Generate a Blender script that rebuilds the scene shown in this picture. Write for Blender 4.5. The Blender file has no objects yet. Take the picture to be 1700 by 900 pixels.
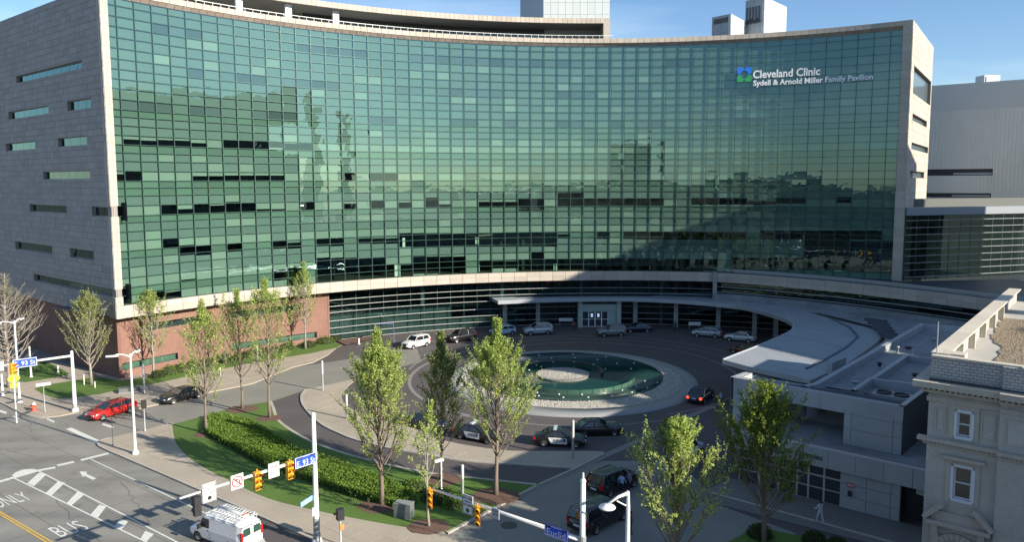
import bpy, bmesh, math, random
from math import sin, cos, pi, radians, atan2, hypot, sqrt
from mathutils import Vector, Matrix, Euler
random.seed(7)
sc = bpy.context.scene
COL = sc.collection

# ------------------------------------------------------------------ camera
F, CY, PIT, ROL, H = 1256.58, 424.60, 0.0975, 0.0031, 24.2      # solved from the photograph (pixels of a 1700 x 900 frame)
cam_d = bpy.data.cameras.new('camera'); cam = bpy.data.objects.new('camera', cam_d); COL.objects.link(cam)
cam.location = (0, 0, H)
cam.rotation_euler = (Matrix.Rotation(pi/2 - PIT, 3, 'X') @ Matrix.Rotation(-ROL, 3, 'Z')).to_euler()
cam_d.sensor_width = 36; cam_d.lens = 36*F/1700
cam_d.shift_y = -(450-CY)/1700
cam_d.clip_start = 0.5; cam_d.clip_end = 6000
sc.camera = cam
# ------------------------------------------------------------------ sky, sun, exposure
EL = radians(23.6); AZ = Vector((0.848, -0.530)).normalized()
SUN = Vector((AZ.x*cos(EL), AZ.y*cos(EL), sin(EL)))
w = bpy.data.worlds.new('World'); sc.world = w; w.use_nodes = True
nt = w.node_tree; bg = nt.nodes['Background']
sky = nt.nodes.new('ShaderNodeTexSky'); sky.sky_type = 'NISHITA'; sky.sun_disc = False
sky.sun_elevation = EL; sky.sun_rotation = atan2(AZ.x, AZ.y)
sky.air_density = 1.0; sky.dust_density = 0.12; sky.ozone_density = 2.2
tc = nt.nodes.new('ShaderNodeTexCoord')
mp = nt.nodes.new('ShaderNodeMapping'); mp.inputs['Scale'].default_value = (1.1, 2.6, 9.0); mp.inputs['Rotation'].default_value = (0.25, 0.35, 0.5)
nz = nt.nodes.new('ShaderNodeTexNoise'); nz.inputs['Scale'].default_value = 1.3; nz.inputs['Detail'].default_value = 7; nz.inputs['Roughness'].default_value = .55
rp = nt.nodes.new('ShaderNodeValToRGB'); rp.color_ramp.elements[0].position = .46; rp.color_ramp.elements[1].position = .78
rp.color_ramp.elements[1].color = (.55, .55, .55, 1)
mx = nt.nodes.new('ShaderNodeMix'); mx.data_type = 'RGBA'; mx.inputs[7].default_value = (6.0, 7.2, 8.2, 1)
nt.links.new(tc.outputs['Generated'], mp.inputs[0]); nt.links.new(mp.outputs[0], nz.inputs[0]); nt.links.new(nz.outputs[0], rp.inputs[0])
nt.links.new(rp.outputs[0], mx.inputs[0]); tn = nt.nodes.new('ShaderNodeVectorMath'); tn.operation = 'MULTIPLY'; tn.inputs[1].default_value = (.86, 1.0, 1.16); nt.links.new(sky.outputs[0], tn.inputs[0]); nt.links.new(tn.outputs[0], mx.inputs[6]); nt.links.new(mx.outputs[2], bg.inputs[0])
bg.inputs[1].default_value = 0.079
sl = bpy.data.lights.new('sun', 'SUN'); sl.energy = 5.0; sl.angle = radians(.5); sl.color = (1, .90, .76)
so = bpy.data.objects.new('sun', sl); COL.objects.link(so); so.rotation_euler = SUN.to_track_quat('Z', 'Y').to_euler(); so.location = (80, -50, 90)
sc.view_settings.view_transform = 'Standard'; sc.view_settings.look = 'None'; sc.view_settings.exposure = 0.9; sc.view_settings.gamma = 1
sc.render.engine = 'CYCLES'; sc.cycles.use_denoising = True
sc.cycles.max_bounces = 6; sc.cycles.transparent_max_bounces = 12; sc.cycles.caustics_reflective = False; sc.cycles.caustics_refractive = False

# ------------------------------------------------------------------ measuring: photo pixel -> place
def ray(x, y):
    u = (x-850)/F; v = -(y-CY)/F
    u, v = u*cos(ROL)+v*sin(ROL), -u*sin(ROL)+v*cos(ROL)
    return Vector((u, cos(PIT)+v*sin(PIT), -sin(PIT)+v*cos(PIT)))
def g(x, y, z=0.0):
    r = ray(x, y); t = (z-H)/r.z; return Vector((r.x*t, r.y*t, z))
def vz(px, py, P):                       # height at plan point P seen at pixel
    r = ray(px, py); return H + r.z*P[1]/r.y
def pix(P):
    X, Y, Z = P[0], P[1], P[2]-H
    d = Y*cos(PIT)-Z*sin(PIT); v = (Y*sin(PIT)+Z*cos(PIT))/d; u = X/d
    return 850+F*(u*cos(ROL)-v*sin(ROL)), CY-F*(u*sin(ROL)+v*cos(ROL))
FC = (14.79, 51.84); FR = 73.385; TH0, DTH = -.9935, .0298
def arc(i, r, z=0):                      # facade circle: i counts panels
    t = TH0+DTH*i; return Vector((FC[0]+r*sin(t), FC[1]+r*cos(t), z))
def fac(x, y, off=0):
    r = ray(x, y); a = r.x**2+r.y**2; b = -2*(r.x*FC[0]+r.y*FC[1]); c = FC[0]**2+FC[1]**2-(FR+off)**2
    t = (-b+sqrt(b*b-4*a*c))/(2*a); P = r*t; return (atan2(P.x-FC[0], P.y-FC[1])-TH0)/DTH, P.z+H

# ------------------------------------------------------------------ materials
MATS = {}
def nmat(name): 
    m = bpy.data.materials.new(name); m.use_nodes = True; return m, m.node_tree, m.node_tree.nodes['Principled BSDF']
def mat(name, col, rough=.6, metal=0, spec=.5, nscale=0, namt=0, bump=0, rand=0, detail=4, coat=0, emit=None, es=0, blot=0, streak=False):
    if name in MATS: return MATS[name]
    m, t, p = nmat(name); L = t.links.new; N = t.nodes.new
    p.inputs['Roughness'].default_value = rough; p.inputs['Metallic'].default_value = metal
    p.inputs['Specular IOR Level'].default_value = spec; p.inputs['Coat Weight'].default_value = coat
    p.inputs['Base Color'].default_value = (*col, 1)
    if emit: p.inputs['Emission Color'].default_value = (*emit, 1); p.inputs['Emission Strength'].default_value = es
    fac_ = None
    def mul(sock, lo, hi):
        nonlocal fac_
        mr = N('ShaderNodeMapRange'); mr.inputs[3].default_value = lo; mr.inputs[4].default_value = hi; L(sock, mr.inputs[0])
        if fac_ is None: fac_ = mr.outputs[0]
        else:
            mm = N('ShaderNodeMath'); mm.operation = 'MULTIPLY'; L(fac_, mm.inputs[0]); L(mr.outputs[0], mm.inputs[1]); fac_ = mm.outputs[0]
    if nscale or blot:
        gm = N('ShaderNodeNewGeometry')
    if nscale:
        n = N('ShaderNodeTexNoise'); n.inputs['Scale'].default_value = nscale; n.inputs['Detail'].default_value = detail
        src = gm.outputs['Position']
        if streak:
            ma = N('ShaderNodeMapping'); ma.inputs['Scale'].default_value = (1, 1, .15); L(src, ma.inputs[0]); src = ma.outputs[0]
        L(src, n.inputs[0]); mul(n.outputs[0], 1-namt*1.6, 1+namt*1.6)
        if bump:
            b = N('ShaderNodeBump'); b.inputs['Strength'].default_value = bump; b.inputs['Distance'].default_value = .03; L(n.outputs[0], b.inputs['Height']); L(b.outputs[0], p.inputs['Normal'])
    if blot:
        n2 = N('ShaderNodeTexNoise'); n2.inputs['Scale'].default_value = .22; n2.inputs['Detail'].default_value = 5; L(gm.outputs['Position'], n2.inputs[0]); mul(n2.outputs[0], 1-blot*1.7, 1+blot*1.7)
    if rand:
        oi = N('ShaderNodeObjectInfo'); gi = N('ShaderNodeNewGeometry')
        ad = N('ShaderNodeMath'); ad.operation = 'ADD'; L(oi.outputs['Random'], ad.inputs[0]); L(gi.outputs['Random Per Island'], ad.inputs[1])
        fr = N('ShaderNodeMath'); fr.operation = 'FRACT'; L(ad.outputs[0], fr.inputs[0]); mul(fr.outputs[0], 1-rand, 1+rand)
    if fac_ is not None:
        vm = N('ShaderNodeVectorMath'); vm.operation = 'SCALE'; vm.inputs[0].default_value = col; L(fac_, vm.inputs['Scale']); L(vm.outputs[0], p.inputs['Base Color'])
    MATS[name] = m; return m
def glass(name, tint, r0=.08, rough=.0, bumpy=.0):
    m = bpy.data.materials.new(name); m.use_nodes = True; t = m.node_tree; t.nodes.clear(); N = t.nodes.new; L = t.links.new
    o = N('ShaderNodeOutputMaterial'); mi = N('ShaderNodeMixShader'); tr = N('ShaderNodeBsdfTransparent'); gl = N('ShaderNodeBsdfGlossy')
    tr.inputs[0].default_value = (*tint, 1); gl.inputs['Roughness'].default_value = rough; gl.inputs[0].default_value = (.66, .95, .93, 1)
    gm = N('ShaderNodeNewGeometry'); dp = N('ShaderNodeVectorMath'); dp.operation = 'DOT_PRODUCT'; L(gm.outputs['Incoming'], dp.inputs[0]); L(gm.outputs['True Normal'], dp.inputs[1])
    def M(op, a, b_):
        n = N('ShaderNodeMath'); n.operation = op
        for i, q in enumerate((a, b_)):
            if q is None: continue
            if isinstance(q, (int, float)): n.inputs[i].default_value = q
            else: L(q, n.inputs[i])
        return n.outputs[0]
    f = M('ADD', M('MULTIPLY', M('POWER', M('SUBTRACT', 1, M('ABSOLUTE', dp.outputs['Value'], None)), 5), 1-r0), r0)      # Schlick reflectance, same from both sides
    if bumpy:
        n = N('ShaderNodeTexNoise'); n.inputs['Scale'].default_value = .9; n.inputs['Detail'].default_value = 1
        b = N('ShaderNodeBump'); b.inputs['Strength'].default_value = 1; b.inputs['Distance'].default_value = bumpy
        L(gm.outputs['Position'], n.inputs[0]); L(n.outputs[0], b.inputs['Height']); L(b.outputs[0], gl.inputs['Normal'])
    L(f, mi.inputs[0]); L(tr.outputs[0], mi.inputs[1]); L(gl.outputs[0], mi.inputs[2]); L(mi.outputs[0], o.inputs[0])
    MATS[name] = m; return m
def leafmat(name, col, tcol):
    m = bpy.data.materials.new(name); m.use_nodes = True; t = m.node_tree; t.nodes.clear(); N = t.nodes.new; L = t.links.new
    o = N('ShaderNodeOutputMaterial'); mi = N('ShaderNodeMixShader'); d = N('ShaderNodeBsdfDiffuse'); tr = N('ShaderNodeBsdfTranslucent'); gi = N('ShaderNodeNewGeometry')
    mr = N('ShaderNodeMapRange'); mr.inputs[3].default_value = .55; mr.inputs[4].default_value = 1.45; L(gi.outputs['Random Per Island'], mr.inputs[0])
    for c, s in ((col, d), (tcol, tr)):
        vm = N('ShaderNodeVectorMath'); vm.operation = 'SCALE'; vm.inputs[0].default_value = c; L(mr.outputs[0], vm.inputs['Scale']); L(vm.outputs[0], s.inputs[0])
    mi.inputs[0].default_value = .4; L(d.outputs[0], mi.inputs[1]); L(tr.outputs[0], mi.inputs[2]); L(mi.outputs[0], o.inputs[0])
    MATS[name] = m; return m
def brickmat(name, c1, c2, mortar, scale, rough=.85, bw=.5, rh=.25, ms=.02, bump=.5, rotz=0, horiz=False):
    m, t, p = nmat(name); L = t.links.new; N = t.nodes.new
    gm = N('ShaderNodeNewGeometry'); mp_ = N('ShaderNodeMapping'); mp_.inputs['Rotation'].default_value = (0, 0, rotz)
    L(gm.outputs['Position'], mp_.inputs[0]); sx = N('ShaderNodeSeparateXYZ'); L(mp_.outputs[0], sx.inputs[0]); cx_ = N('ShaderNodeCombineXYZ')
    L(sx.outputs[0], cx_.inputs[0]); L(sx.outputs[1 if horiz else 2], cx_.inputs[1])
    b = N('ShaderNodeTexBrick'); b.inputs['Color1'].default_value = (*c1, 1); b.inputs['Color2'].default_value = (*c2, 1); b.inputs['Mortar'].default_value = (*mortar, 1)
    b.inputs['Scale'].default_value = scale; b.inputs['Mortar Size'].default_value = ms; b.inputs['Brick Width'].default_value = bw; b.inputs['Row Height'].default_value = rh
    L(cx_.outputs[0], b.inputs[0])
    n = N('ShaderNodeTexNoise'); n.inputs['Scale'].default_value = .35; n.inputs['Detail'].default_value = 8; L(gm.outputs['Position'], n.inputs[0])
    mr = N('ShaderNodeMapRange'); mr.inputs[3].default_value = .72; mr.inputs[4].default_value = 1.28; L(n.outputs[0], mr.inputs[0])
    vm = N('ShaderNodeVectorMath'); vm.operation = 'SCALE'; L(b.outputs[0], vm.inputs[0]); L(mr.outputs[0], vm.inputs['Scale']); L(vm.outputs[0], p.inputs['Base Color'])
    if bump:
        bp = N('ShaderNodeBump'); bp.invert = True; bp.inputs['Strength'].default_value = bump; bp.inputs['Distance'].default_value = .02; L(b.outputs['Fac'], bp.inputs['Height']); L(bp.outputs[0], p.inputs['Normal'])
    p.inputs['Roughness'].default_value = rough; MATS[name] = m; return m

def roadmat():
    m = brickmat('road_concrete', (.225, .22, .195), (.205, .203, .182), (.12, .118, .105), .2, bw=.95, rh=.72, ms=.006, rotz=.6435, horiz=True, bump=.3)
    t = m.node_tree; N = t.nodes.new; L = t.links.new; p = t.nodes['Principled BSDF']; src = p.inputs['Base Color'].links[0].from_socket; gm = N('ShaderNodeNewGeometry')
    def layer(scale, stretch, lo, hi, a0, a1, src):
        mp_ = N('ShaderNodeMapping'); mp_.inputs['Rotation'].default_value = (0, 0, .6435); mp_.inputs['Scale'].default_value = stretch; L(gm.outputs['Position'], mp_.inputs[0])
        n = N('ShaderNodeTexNoise'); n.inputs['Scale'].default_value = scale; n.inputs['Detail'].default_value = 6; L(mp_.outputs[0], n.inputs[0]); mr = N('ShaderNodeMapRange'); mr.inputs[1].default_value = lo; mr.inputs[2].default_value = hi; mr.inputs[3].default_value = a0; mr.inputs[4].default_value = a1; L(n.outputs[0], mr.inputs[0])
        vm = N('ShaderNodeVectorMath'); vm.operation = 'SCALE'; L(src, vm.inputs[0]); L(mr.outputs[0], vm.inputs['Scale']); return vm.outputs[0]
    s_ = layer(.5, (.08, 1, 1), .35, .65, .84, 1.12, src); s_ = layer(12, (1, 1, 1), .3, .7, .86, 1.14, s_); s_ = layer(.8, (1, 1, 1), .62, .74, 1, .72, s_); L(s_, p.inputs['Base Color']); return m
STONE = mat('limestone', (.44, .39, .33), .75, nscale=1.5, namt=.08, rand=.09, bump=.2)
STONEG = mat('grey_cladding', (.30, .29, .285), .8, nscale=1.2, namt=.05, rand=.09, bump=.2)
STONEJ = mat('cladding_joint', (.26, .235, .215), .9)
SOFFIT = mat('soffit_stone', (.40, .33, .28), .8, rand=.12)
FGLASS = glass('facade_glass', (.60, .76, .68), .135, 0, .005)
DGLASS = glass('dark_glass', (.24, .34, .33), .06, 0, .004)
SPAN = mat('spandrel_panel', (.17, .23, .20), .8, rand=.14)
BLINDU = mat('upper_blind', (.20, .24, .24), .8, rand=.08)
BLIND = mat('roller_blind', (.32, .36, .335), .8, rand=.10)
MULL = mat('mullion_green', (.035, .085, .07), .4, metal=.3)
DARKIN = mat('interior_dark', (.022, .026, .03), .9, nscale=.8, namt=.4)
SLABM = mat('interior_floor', (.05, .055, .05), .9)
BRICK = brickmat('red_brick', (.25, .125, .095), (.20, .10, .075), (.29, .22, .18), 4.0, bw=.8, rh=.28)
CONC = mat('concrete_walk', (.36, .315, .25), .85, nscale=6, namt=.10, bump=.3, blot=.14, rand=.035)
ROADC = roadmat()
CURB = mat('curb_stone', (.40, .37, .32), .8, nscale=3, namt=.15, blot=.12)
PAVER = mat('plaza_pavers', (.092, .080, .080), .8, nscale=8, namt=.14, bump=.3, blot=.16)
BANDL = mat('pale_paver_band', (.22, .21, .20), .8, nscale=5, namt=.12)
GRASS = mat('lawn_grass', (.080, .150, .022), .9, nscale=14, namt=.38, bump=1, blot=.22)
MULCH = mat('mulch', (.13, .075, .055), .95, nscale=18, namt=.45, bump=1)
PAINTW = mat('road_paint_white', (.62, .63, .58), .7, nscale=7, namt=.22)
PAINTY = mat('road_paint_yellow', (.62, .40, .07), .7, nscale=7, namt=.2)
WHITEM = mat('white_metal', (.72, .73, .71), .4, nscale=3, namt=.05)
GREYM = mat('grey_metal', (.34, .36, .37), .45, metal=.2, nscale=3, namt=.06)
DARKM = mat('dark_metal', (.04, .042, .045), .5)
BLACKP = mat('black_plastic', (.02, .02, .022), .5)
SIGNY = mat('signal_yellow', (.80, .36, .02), .45)
RAILM = mat('white_rail', (.52, .54, .53), .4)
COPING = mat('fountain_coping', (.27, .28, .28), .6, nscale=4, namt=.1, blot=.08)
PEBB = mat('river_pebbles', (.37, .355, .31), .8, rand=.35)
WALLP = mat('commons_panel', (.39, .42, .43), .65, nscale=.7, namt=.07, rand=.04, streak=True)
ROOFM = mat('roof_membrane', (.22, .24, .255), .75, nscale=1.4, namt=.2, blot=.32)
CANOPY = mat('canopy_metal', (.37, .40, .43), .42, metal=.1, nscale=.7, namt=.10, blot=.10, spec=.6)
GRAVEL = mat('roof_gravel', (.23, .185, .125), .95, nscale=10, namt=.5, bump=1)
OLDST = brickmat('old_cream_brick', (.47, .455, .40), (.41, .40, .36), (.33, .325, .30), 2.1, bw=.62, rh=.26, rotz=radians(39.6), bump=.4)
OLDTRIM = mat('old_limestone', (.43, .395, .33), .8, nscale=3, namt=.12, streak=True, blot=.10)
CORR = mat('ribbed_metal', (.80, .76, .68), .5, metal=.1, nscale=.2, namt=.05)
BARK = mat('tree_bark', (.20, .16, .125), .95, nscale=9, namt=.25, streak=True)
BARKG = mat('grey_bark', (.30, .27, .23), .95, nscale=9, namt=.25, streak=True)
LEAF1 = leafmat('spring_leaf', (.36, .45, .13), (.40, .50, .12))
LEAF2 = leafmat('grey_green_leaf', (.30, .34, .13), (.32, .37, .11))
LEAFH = leafmat('hedge_leaf', (.16, .25, .05), (.20, .30, .045))
LEAFD = leafmat('shrub_leaf', (.07, .10, .03), (.07, .11, .02))
# ------------------------------------------------------------------ mesh builder and objects
class MB:
    def __init__(s): s.v = []; s.f = []; s.m = []; s.cur = 0
    def add(s, vs, fs, mi=None):
        o = len(s.v); s.v += [tuple(p) for p in vs]; s.f += [tuple(i+o for i in f) for f in fs]; s.m += [s.cur if mi is None else mi]*len(fs); return s
    def frame(s, o, ax, ay, az, x0, x1, y0, y1, z0, z1, mi=None):
        o = Vector(o); ax = Vector(ax); ay = Vector(ay); az = Vector(az)
        vs = [o+ax*a+ay*b+az*c for c in (z0, z1) for b in (y0, y1) for a in (x0, x1)]
        return s.add(vs, [(0, 2, 3, 1), (4, 5, 7, 6), (0, 1, 5, 4), (2, 6, 7, 3), (0, 4, 6, 2), (1, 3, 7, 5)], mi)
    def box(s, c, sz, rz=0, mi=None):
        return s.frame(c, (cos(rz), sin(rz), 0), (-sin(rz), cos(rz), 0), (0, 0, 1), -sz[0]/2, sz[0]/2, -sz[1]/2, sz[1]/2, -sz[2]/2, sz[2]/2, mi)
    def quad(s, a, b, c, d, mi=None): return s.add([a, b, c, d], [(0, 1, 2, 3)], mi)
    def prism(s, pts, z0, z1, mi=None, side=None):
        n = len(pts); vs = [(p[0], p[1], z0) for p in pts]+[(p[0], p[1], z1) for p in pts]
        s.add(vs, [tuple(range(n, 2*n)), tuple(reversed(range(n)))], mi); o = len(s.v)-2*n
        for i in range(n):
            j = (i+1) % n; s.f.append((o+i, o+j, o+n+j, o+n+i)); s.m.append((s.cur if mi is None else mi) if side is None else side)
        return s
    def tube(s, pts, rs, n=8, mi=None, cap=True):
        pts = [Vector(p) for p in pts]
        if not hasattr(rs, '__len__'): rs = [rs]*len(pts)
        o = len(s.v); u = None
        for i, p in enumerate(pts):
            d = (pts[min(i+1, len(pts)-1)]-pts[max(i-1, 0)]).normalized()
            if u is None: u = d.orthogonal().normalized()
            else: u = (u-d*u.dot(d)).normalized() if (u-d*u.dot(d)).length > 1e-6 else d.orthogonal().normalized()
            w_ = d.cross(u)
            for k in range(n):
                a = 2*pi*k/n; s.v.append(tuple(p+(u*cos(a)+w_*sin(a))*rs[i]))
        mm = s.cur if mi is None else mi
        for i in range(len(pts)-1):
            for k in range(n):
                k2 = (k+1) % n; s.f.append((o+i*n+k, o+i*n+k2, o+(i+1)*n+k2, o+(i+1)*n+k)); s.m.append(mm)
        if cap:
            s.f.append(tuple(o+k for k in reversed(range(n)))); s.m.append(mm)
            s.f.append(tuple(o+(len(pts)-1)*n+k for k in range(n))); s.m.append(mm)
        return s
    def lathe(s, c, prof, n=24, mi=None, a0=0, a1=2*pi):
        full = abs(a1-a0-2*pi) < 1e-6; o = len(s.v); m = n if full else n+1; mm = s.cur if mi is None else mi
        for r, z in prof:
            for k in range(m):
                a = a0+(a1-a0)*k/n; s.v.append((c[0]+r*cos(a), c[1]+r*sin(a), c[2]+z))
        for i in range(len(prof)-1):
            for k in range(n):
                k2 = (k+1) % m if full else k+1
                s.f.append((o+i*m+k, o+i*m+k2, o+(i+1)*m+k2, o+(i+1)*m+k)); s.m.append(mm)
        return s
    def strip(s, rows, mi=None, close=False):        # rows of equal point counts
        o = len(s.v); n = len(rows[0]); mm = s.cur if mi is None else mi
        for r in rows: s.v += [tuple(p) for p in r]
        for i in range(len(rows)-1):
            for k in range(n if close else n-1):
                k2 = (k+1) % n; s.f.append((o+i*n+k, o+i*n+k2, o+(i+1)*n+k2, o+(i+1)*n+k)); s.m.append(mm)
        return s
    def xf(s, M): s.v = [tuple(M @ Vector(p)) for p in s.v]; return s
    def mesh(s, name, mats, smooth=False):
        me = bpy.data.meshes.new(name); me.from_pydata(s.v, [], s.f); me.validate()
        for m in (mats if isinstance(mats, (list, tuple)) else [mats]): me.materials.append(m)
        if isinstance(mats, (list, tuple)) and len(me.polygons) == len(s.m): me.polygons.foreach_set('material_index', s.m)
        if smooth: me.polygons.foreach_set('use_smooth', [True]*len(me.polygons))
        me.update(); return me
def link(o, parent=None, world=True):
    COL.objects.link(o)
    if parent is not None:
        o.parent = parent
        if world: o.matrix_parent_inverse = Matrix.LocRotScale(parent.location, parent.rotation_euler, None).inverted() if parent.parent is None else (parent.matrix_parent_inverse @ Matrix.Identity(4))
    return o
def thing(name, label, cat, loc=(0, 0, 0), rz=0, group=None):
    o = bpy.data.objects.new(name, None); o.empty_display_size = .3; COL.objects.link(o); o.location = loc; o.rotation_euler = (0, 0, rz)
    o['label'] = label; o['category'] = cat
    if group: o['group'] = group
    return o
def tag(o, label, cat, group=None):
    o['label'] = label; o['category'] = cat
    if group: o['group'] = group
    return o
def part(name, mb, mats, parent, smooth=False, label=None, local=False, kind=None):
    """mesh in world coordinates (local=True: in the parent's own)"""
    o = bpy.data.objects.new(name, mb if isinstance(mb, bpy.types.Mesh) else mb.mesh(name, mats, smooth)); COL.objects.link(o)
    if parent is not None:
        o.parent = parent
        if not local: o.matrix_parent_inverse = WM(parent).inverted()
    if label: o['label'] = label
    if kind: o['kind'] = kind
    return o
def WM(o):
    M = o.matrix_parent_inverse @ Matrix.LocRotScale(o.location, o.rotation_euler, o.scale) if o.parent else Matrix.LocRotScale(o.location, o.rotation_euler, o.scale)
    return WM(o.parent) @ M if o.parent else M
def struct(name, mb, mats, smooth=False): return part(name, mb, mats, None, smooth, kind='structure')
def copy_tree(o, parent=None):
    c = o.copy(); COL.objects.link(c)
    if parent: c.parent = parent
    for ch in list(o.children): copy_tree(ch, c)
    return c
def unit_box(name, m):
    return MB().frame((0, 0, 0), (1, 0, 0), (0, 1, 0), (0, 0, 1), -.5, .5, -.5, .5, -.5, .5).mesh(name, m)
UB = {}
def piece(name, m, M, parent, label=None):
    """one shared unit box placed by matrix M (world)"""
    if m.name not in UB: UB[m.name] = unit_box('piece_'+m.name, m)
    o = bpy.data.objects.new(name, UB[m.name]); COL.objects.link(o); o.parent = parent
    o.matrix_parent_inverse = WM(parent).inverted()
    l, q, s_ = M.decompose(); o.location = l; o.rotation_euler = q.to_euler(); o.scale = s_
    if label: o['label'] = label
    return o
def boxM(c, ax, ay, az, sx, sy, sz):
    ax = Vector(ax)*sx; ay = Vector(ay)*sy; az = Vector(az)*sz
    return Matrix(((ax.x, ay.x, az.x, c[0]), (ax.y, ay.y, az.y, c[1]), (ax.z, ay.z, az.z, c[2]), (0, 0, 0, 1)))
def smoothline(pts, n=6, closed=False):
    P = [Vector(p) for p in pts]; out = []; m = len(P)
    for i in range(m if closed else m-1):
        p0 = P[(i-1) % m] if closed or i > 0 else P[0]; p1 = P[i]; p2 = P[(i+1) % m]; p3 = P[(i+2) % m] if closed or i+2 < m else P[-1]
        for k in range(n):
            t = k/n; out.append(.5*((2*p1)+(p2-p0)*t+(2*p0-5*p1+4*p2-p3)*t*t+(3*p1-p0-3*p2+p3)*t**3))
    if not closed: out.append(P[-1])
    return out
def ribbon(mb, pts, wd, z, mi=None):
    pts = [Vector((p[0], p[1], 0)) for p in pts]; a = []; b = []
    for i, p in enumerate(pts):
        d = (pts[min(i+1, len(pts)-1)]-pts[max(i-1, 0)]); d.z = 0; d.normalize(); nrm = Vector((-d.y, d.x, 0))
        a.append(p+nrm*wd/2+Vector((0, 0, z))); b.append(p-nrm*wd/2+Vector((0, 0, z)))
    return mb.strip([b, a], mi)
def sheet(name, pts, z, m, kind='structure', thick=None):
    bm = bmesh.new(); vs = [bm.verts.new((p[0], p[1], z)) for p in pts]; f = bm.faces.new(vs)
    if f.normal.z == 0: bm.normal_update()
    f.normal_update()
    if f.normal.z < 0: f.normal_flip()
    if thick:
        r = bmesh.ops.extrude_face_region(bm, geom=[f]); vv = [e for e in r['geom'] if isinstance(e, bmesh.types.BMVert)]
        for v in vv: v.co.z = z
        for v in vs: v.co.z = z-thick
        bmesh.ops.recalc_face_normals(bm, faces=bm.faces)
    bmesh.ops.triangulate(bm, faces=[f for f in bm.faces if len(f.verts) > 4])
    me = bpy.data.meshes.new(name); bm.to_mesh(me); bm.free(); me.materials.append(m)
    o = bpy.data.objects.new(name, me); COL.objects.link(o); o['kind'] = kind; return o
def px(*a, z=0.0): return [g(x, y, z) for x, y in a]
def inside(p, poly):
    c = False; j = len(poly)-1
    for i in range(len(poly)):
        if (poly[i][1] > p[1]) != (poly[j][1] > p[1]) and p[0] < (poly[j][0]-poly[i][0])*(p[1]-poly[i][1])/(poly[j][1]-poly[i][1])+poly[i][0]: c = not c
        j = i
    return c
def text_mesh(body, size, extrude=.0, align='LEFT', spacing=1.0, bold=0):
    cu = bpy.data.curves.new('lettering', 'FONT'); cu.body = body; cu.size = size; cu.extrude = extrude; cu.align_x = align; cu.space_character = spacing; cu.resolution_u = 2; cu.offset = bold
    o = bpy.data.objects.new('tmp', cu); COL.objects.link(o); dg = bpy.context.evaluated_depsgraph_get(); me = bpy.data.meshes.new_from_object(o.evaluated_get(dg))
    bpy.data.objects.remove(o); return me
def text_part(body, size, M, parent, m, name='lettering', width=None, extrude=.02, fn=None, bold=0):
    me = text_mesh(body, size, extrude, bold=bold)
    xs = [v.co.x for v in me.vertices]; k = width/(max(xs)-min(xs)) if width else 1; x0 = min(xs)
    for v in me.vertices:
        p = Vector(((v.co.x-x0)*k, v.co.y, v.co.z)); v.co = fn(p) if fn else M @ p
    me.materials.clear(); me.materials.append(m); me.name = name
    o = bpy.data.objects.new(name, me); COL.objects.link(o)
    if parent: o.parent = parent; o.matrix_parent_inverse = WM(parent).inverted()
    return o
# ------------------------------------------------------------------ ground, roads, pavements
GD = Vector((.80, -.60, 0)); GN = Vector((.60, .80, 0))
struct('ground', MB().quad((-3000, -2500, -.02), (3000, -2500, -.02), (3000, 4000, -.02), (-3000, 4000, -.02)), mat('far_ground', (.10, .105, .085), .95, nscale=.05, namt=.3))
def quadxy(name, pts, z, m): return sheet(name, pts, z, m)
# street slab: everything in the lower left
sheet('road', [(-150, 20), (70, -120), (90, -90), (-5, 52.5), (0, 70), (-30, 84), (-70, 110), (-150, 130)], 0.0, ROADC)
plaza_pts = [g(487, 640), g(560, 590), g(700, 560)] 
# plaza paving (dark pavers) from the entry to the lobby and round the fountain
plz = [tuple(g(448, 668)[:2]), tuple(g(420, 638)[:2]), (-34, 96), (-27, 112), (-10, 127), (10, 131), (40, 125), (62, 100), (40, 66), (28, 51), (10, 40), (-12, 20)] 
sheet('plaza_paving', plz, .004, PAVER)
# driveway on the right of the lawn (pale concrete)
dw = [g(742, 888), g(893, 808), g(960, 781), g(1000, 766), g(1060, 766), g(1120, 766), (16, 54), (19.5, 50), (3, 34), (-9, 40)]
sheet('driveway', dw, .008, mat('driveway_concrete', (.23, .225, .205), .85, nscale=7, namt=.1, bump=.25, blot=.16))
# entry road surface
er = px((112, 711), (168, 737), (250, 712), (283, 705), (333, 695), (387, 679), (448, 668), (487, 655), (508, 648), (560, 636), (593, 629), (700, 600), (690, 575), (597, 594), (486, 611), (380, 643), (262, 673), (200, 690), (120, 700))
sheet('entry_road', er, .012, mat('entry_concrete', (.215, .208, .182), .85, nscale=7, namt=.1, bump=.25, blot=.14))
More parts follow.
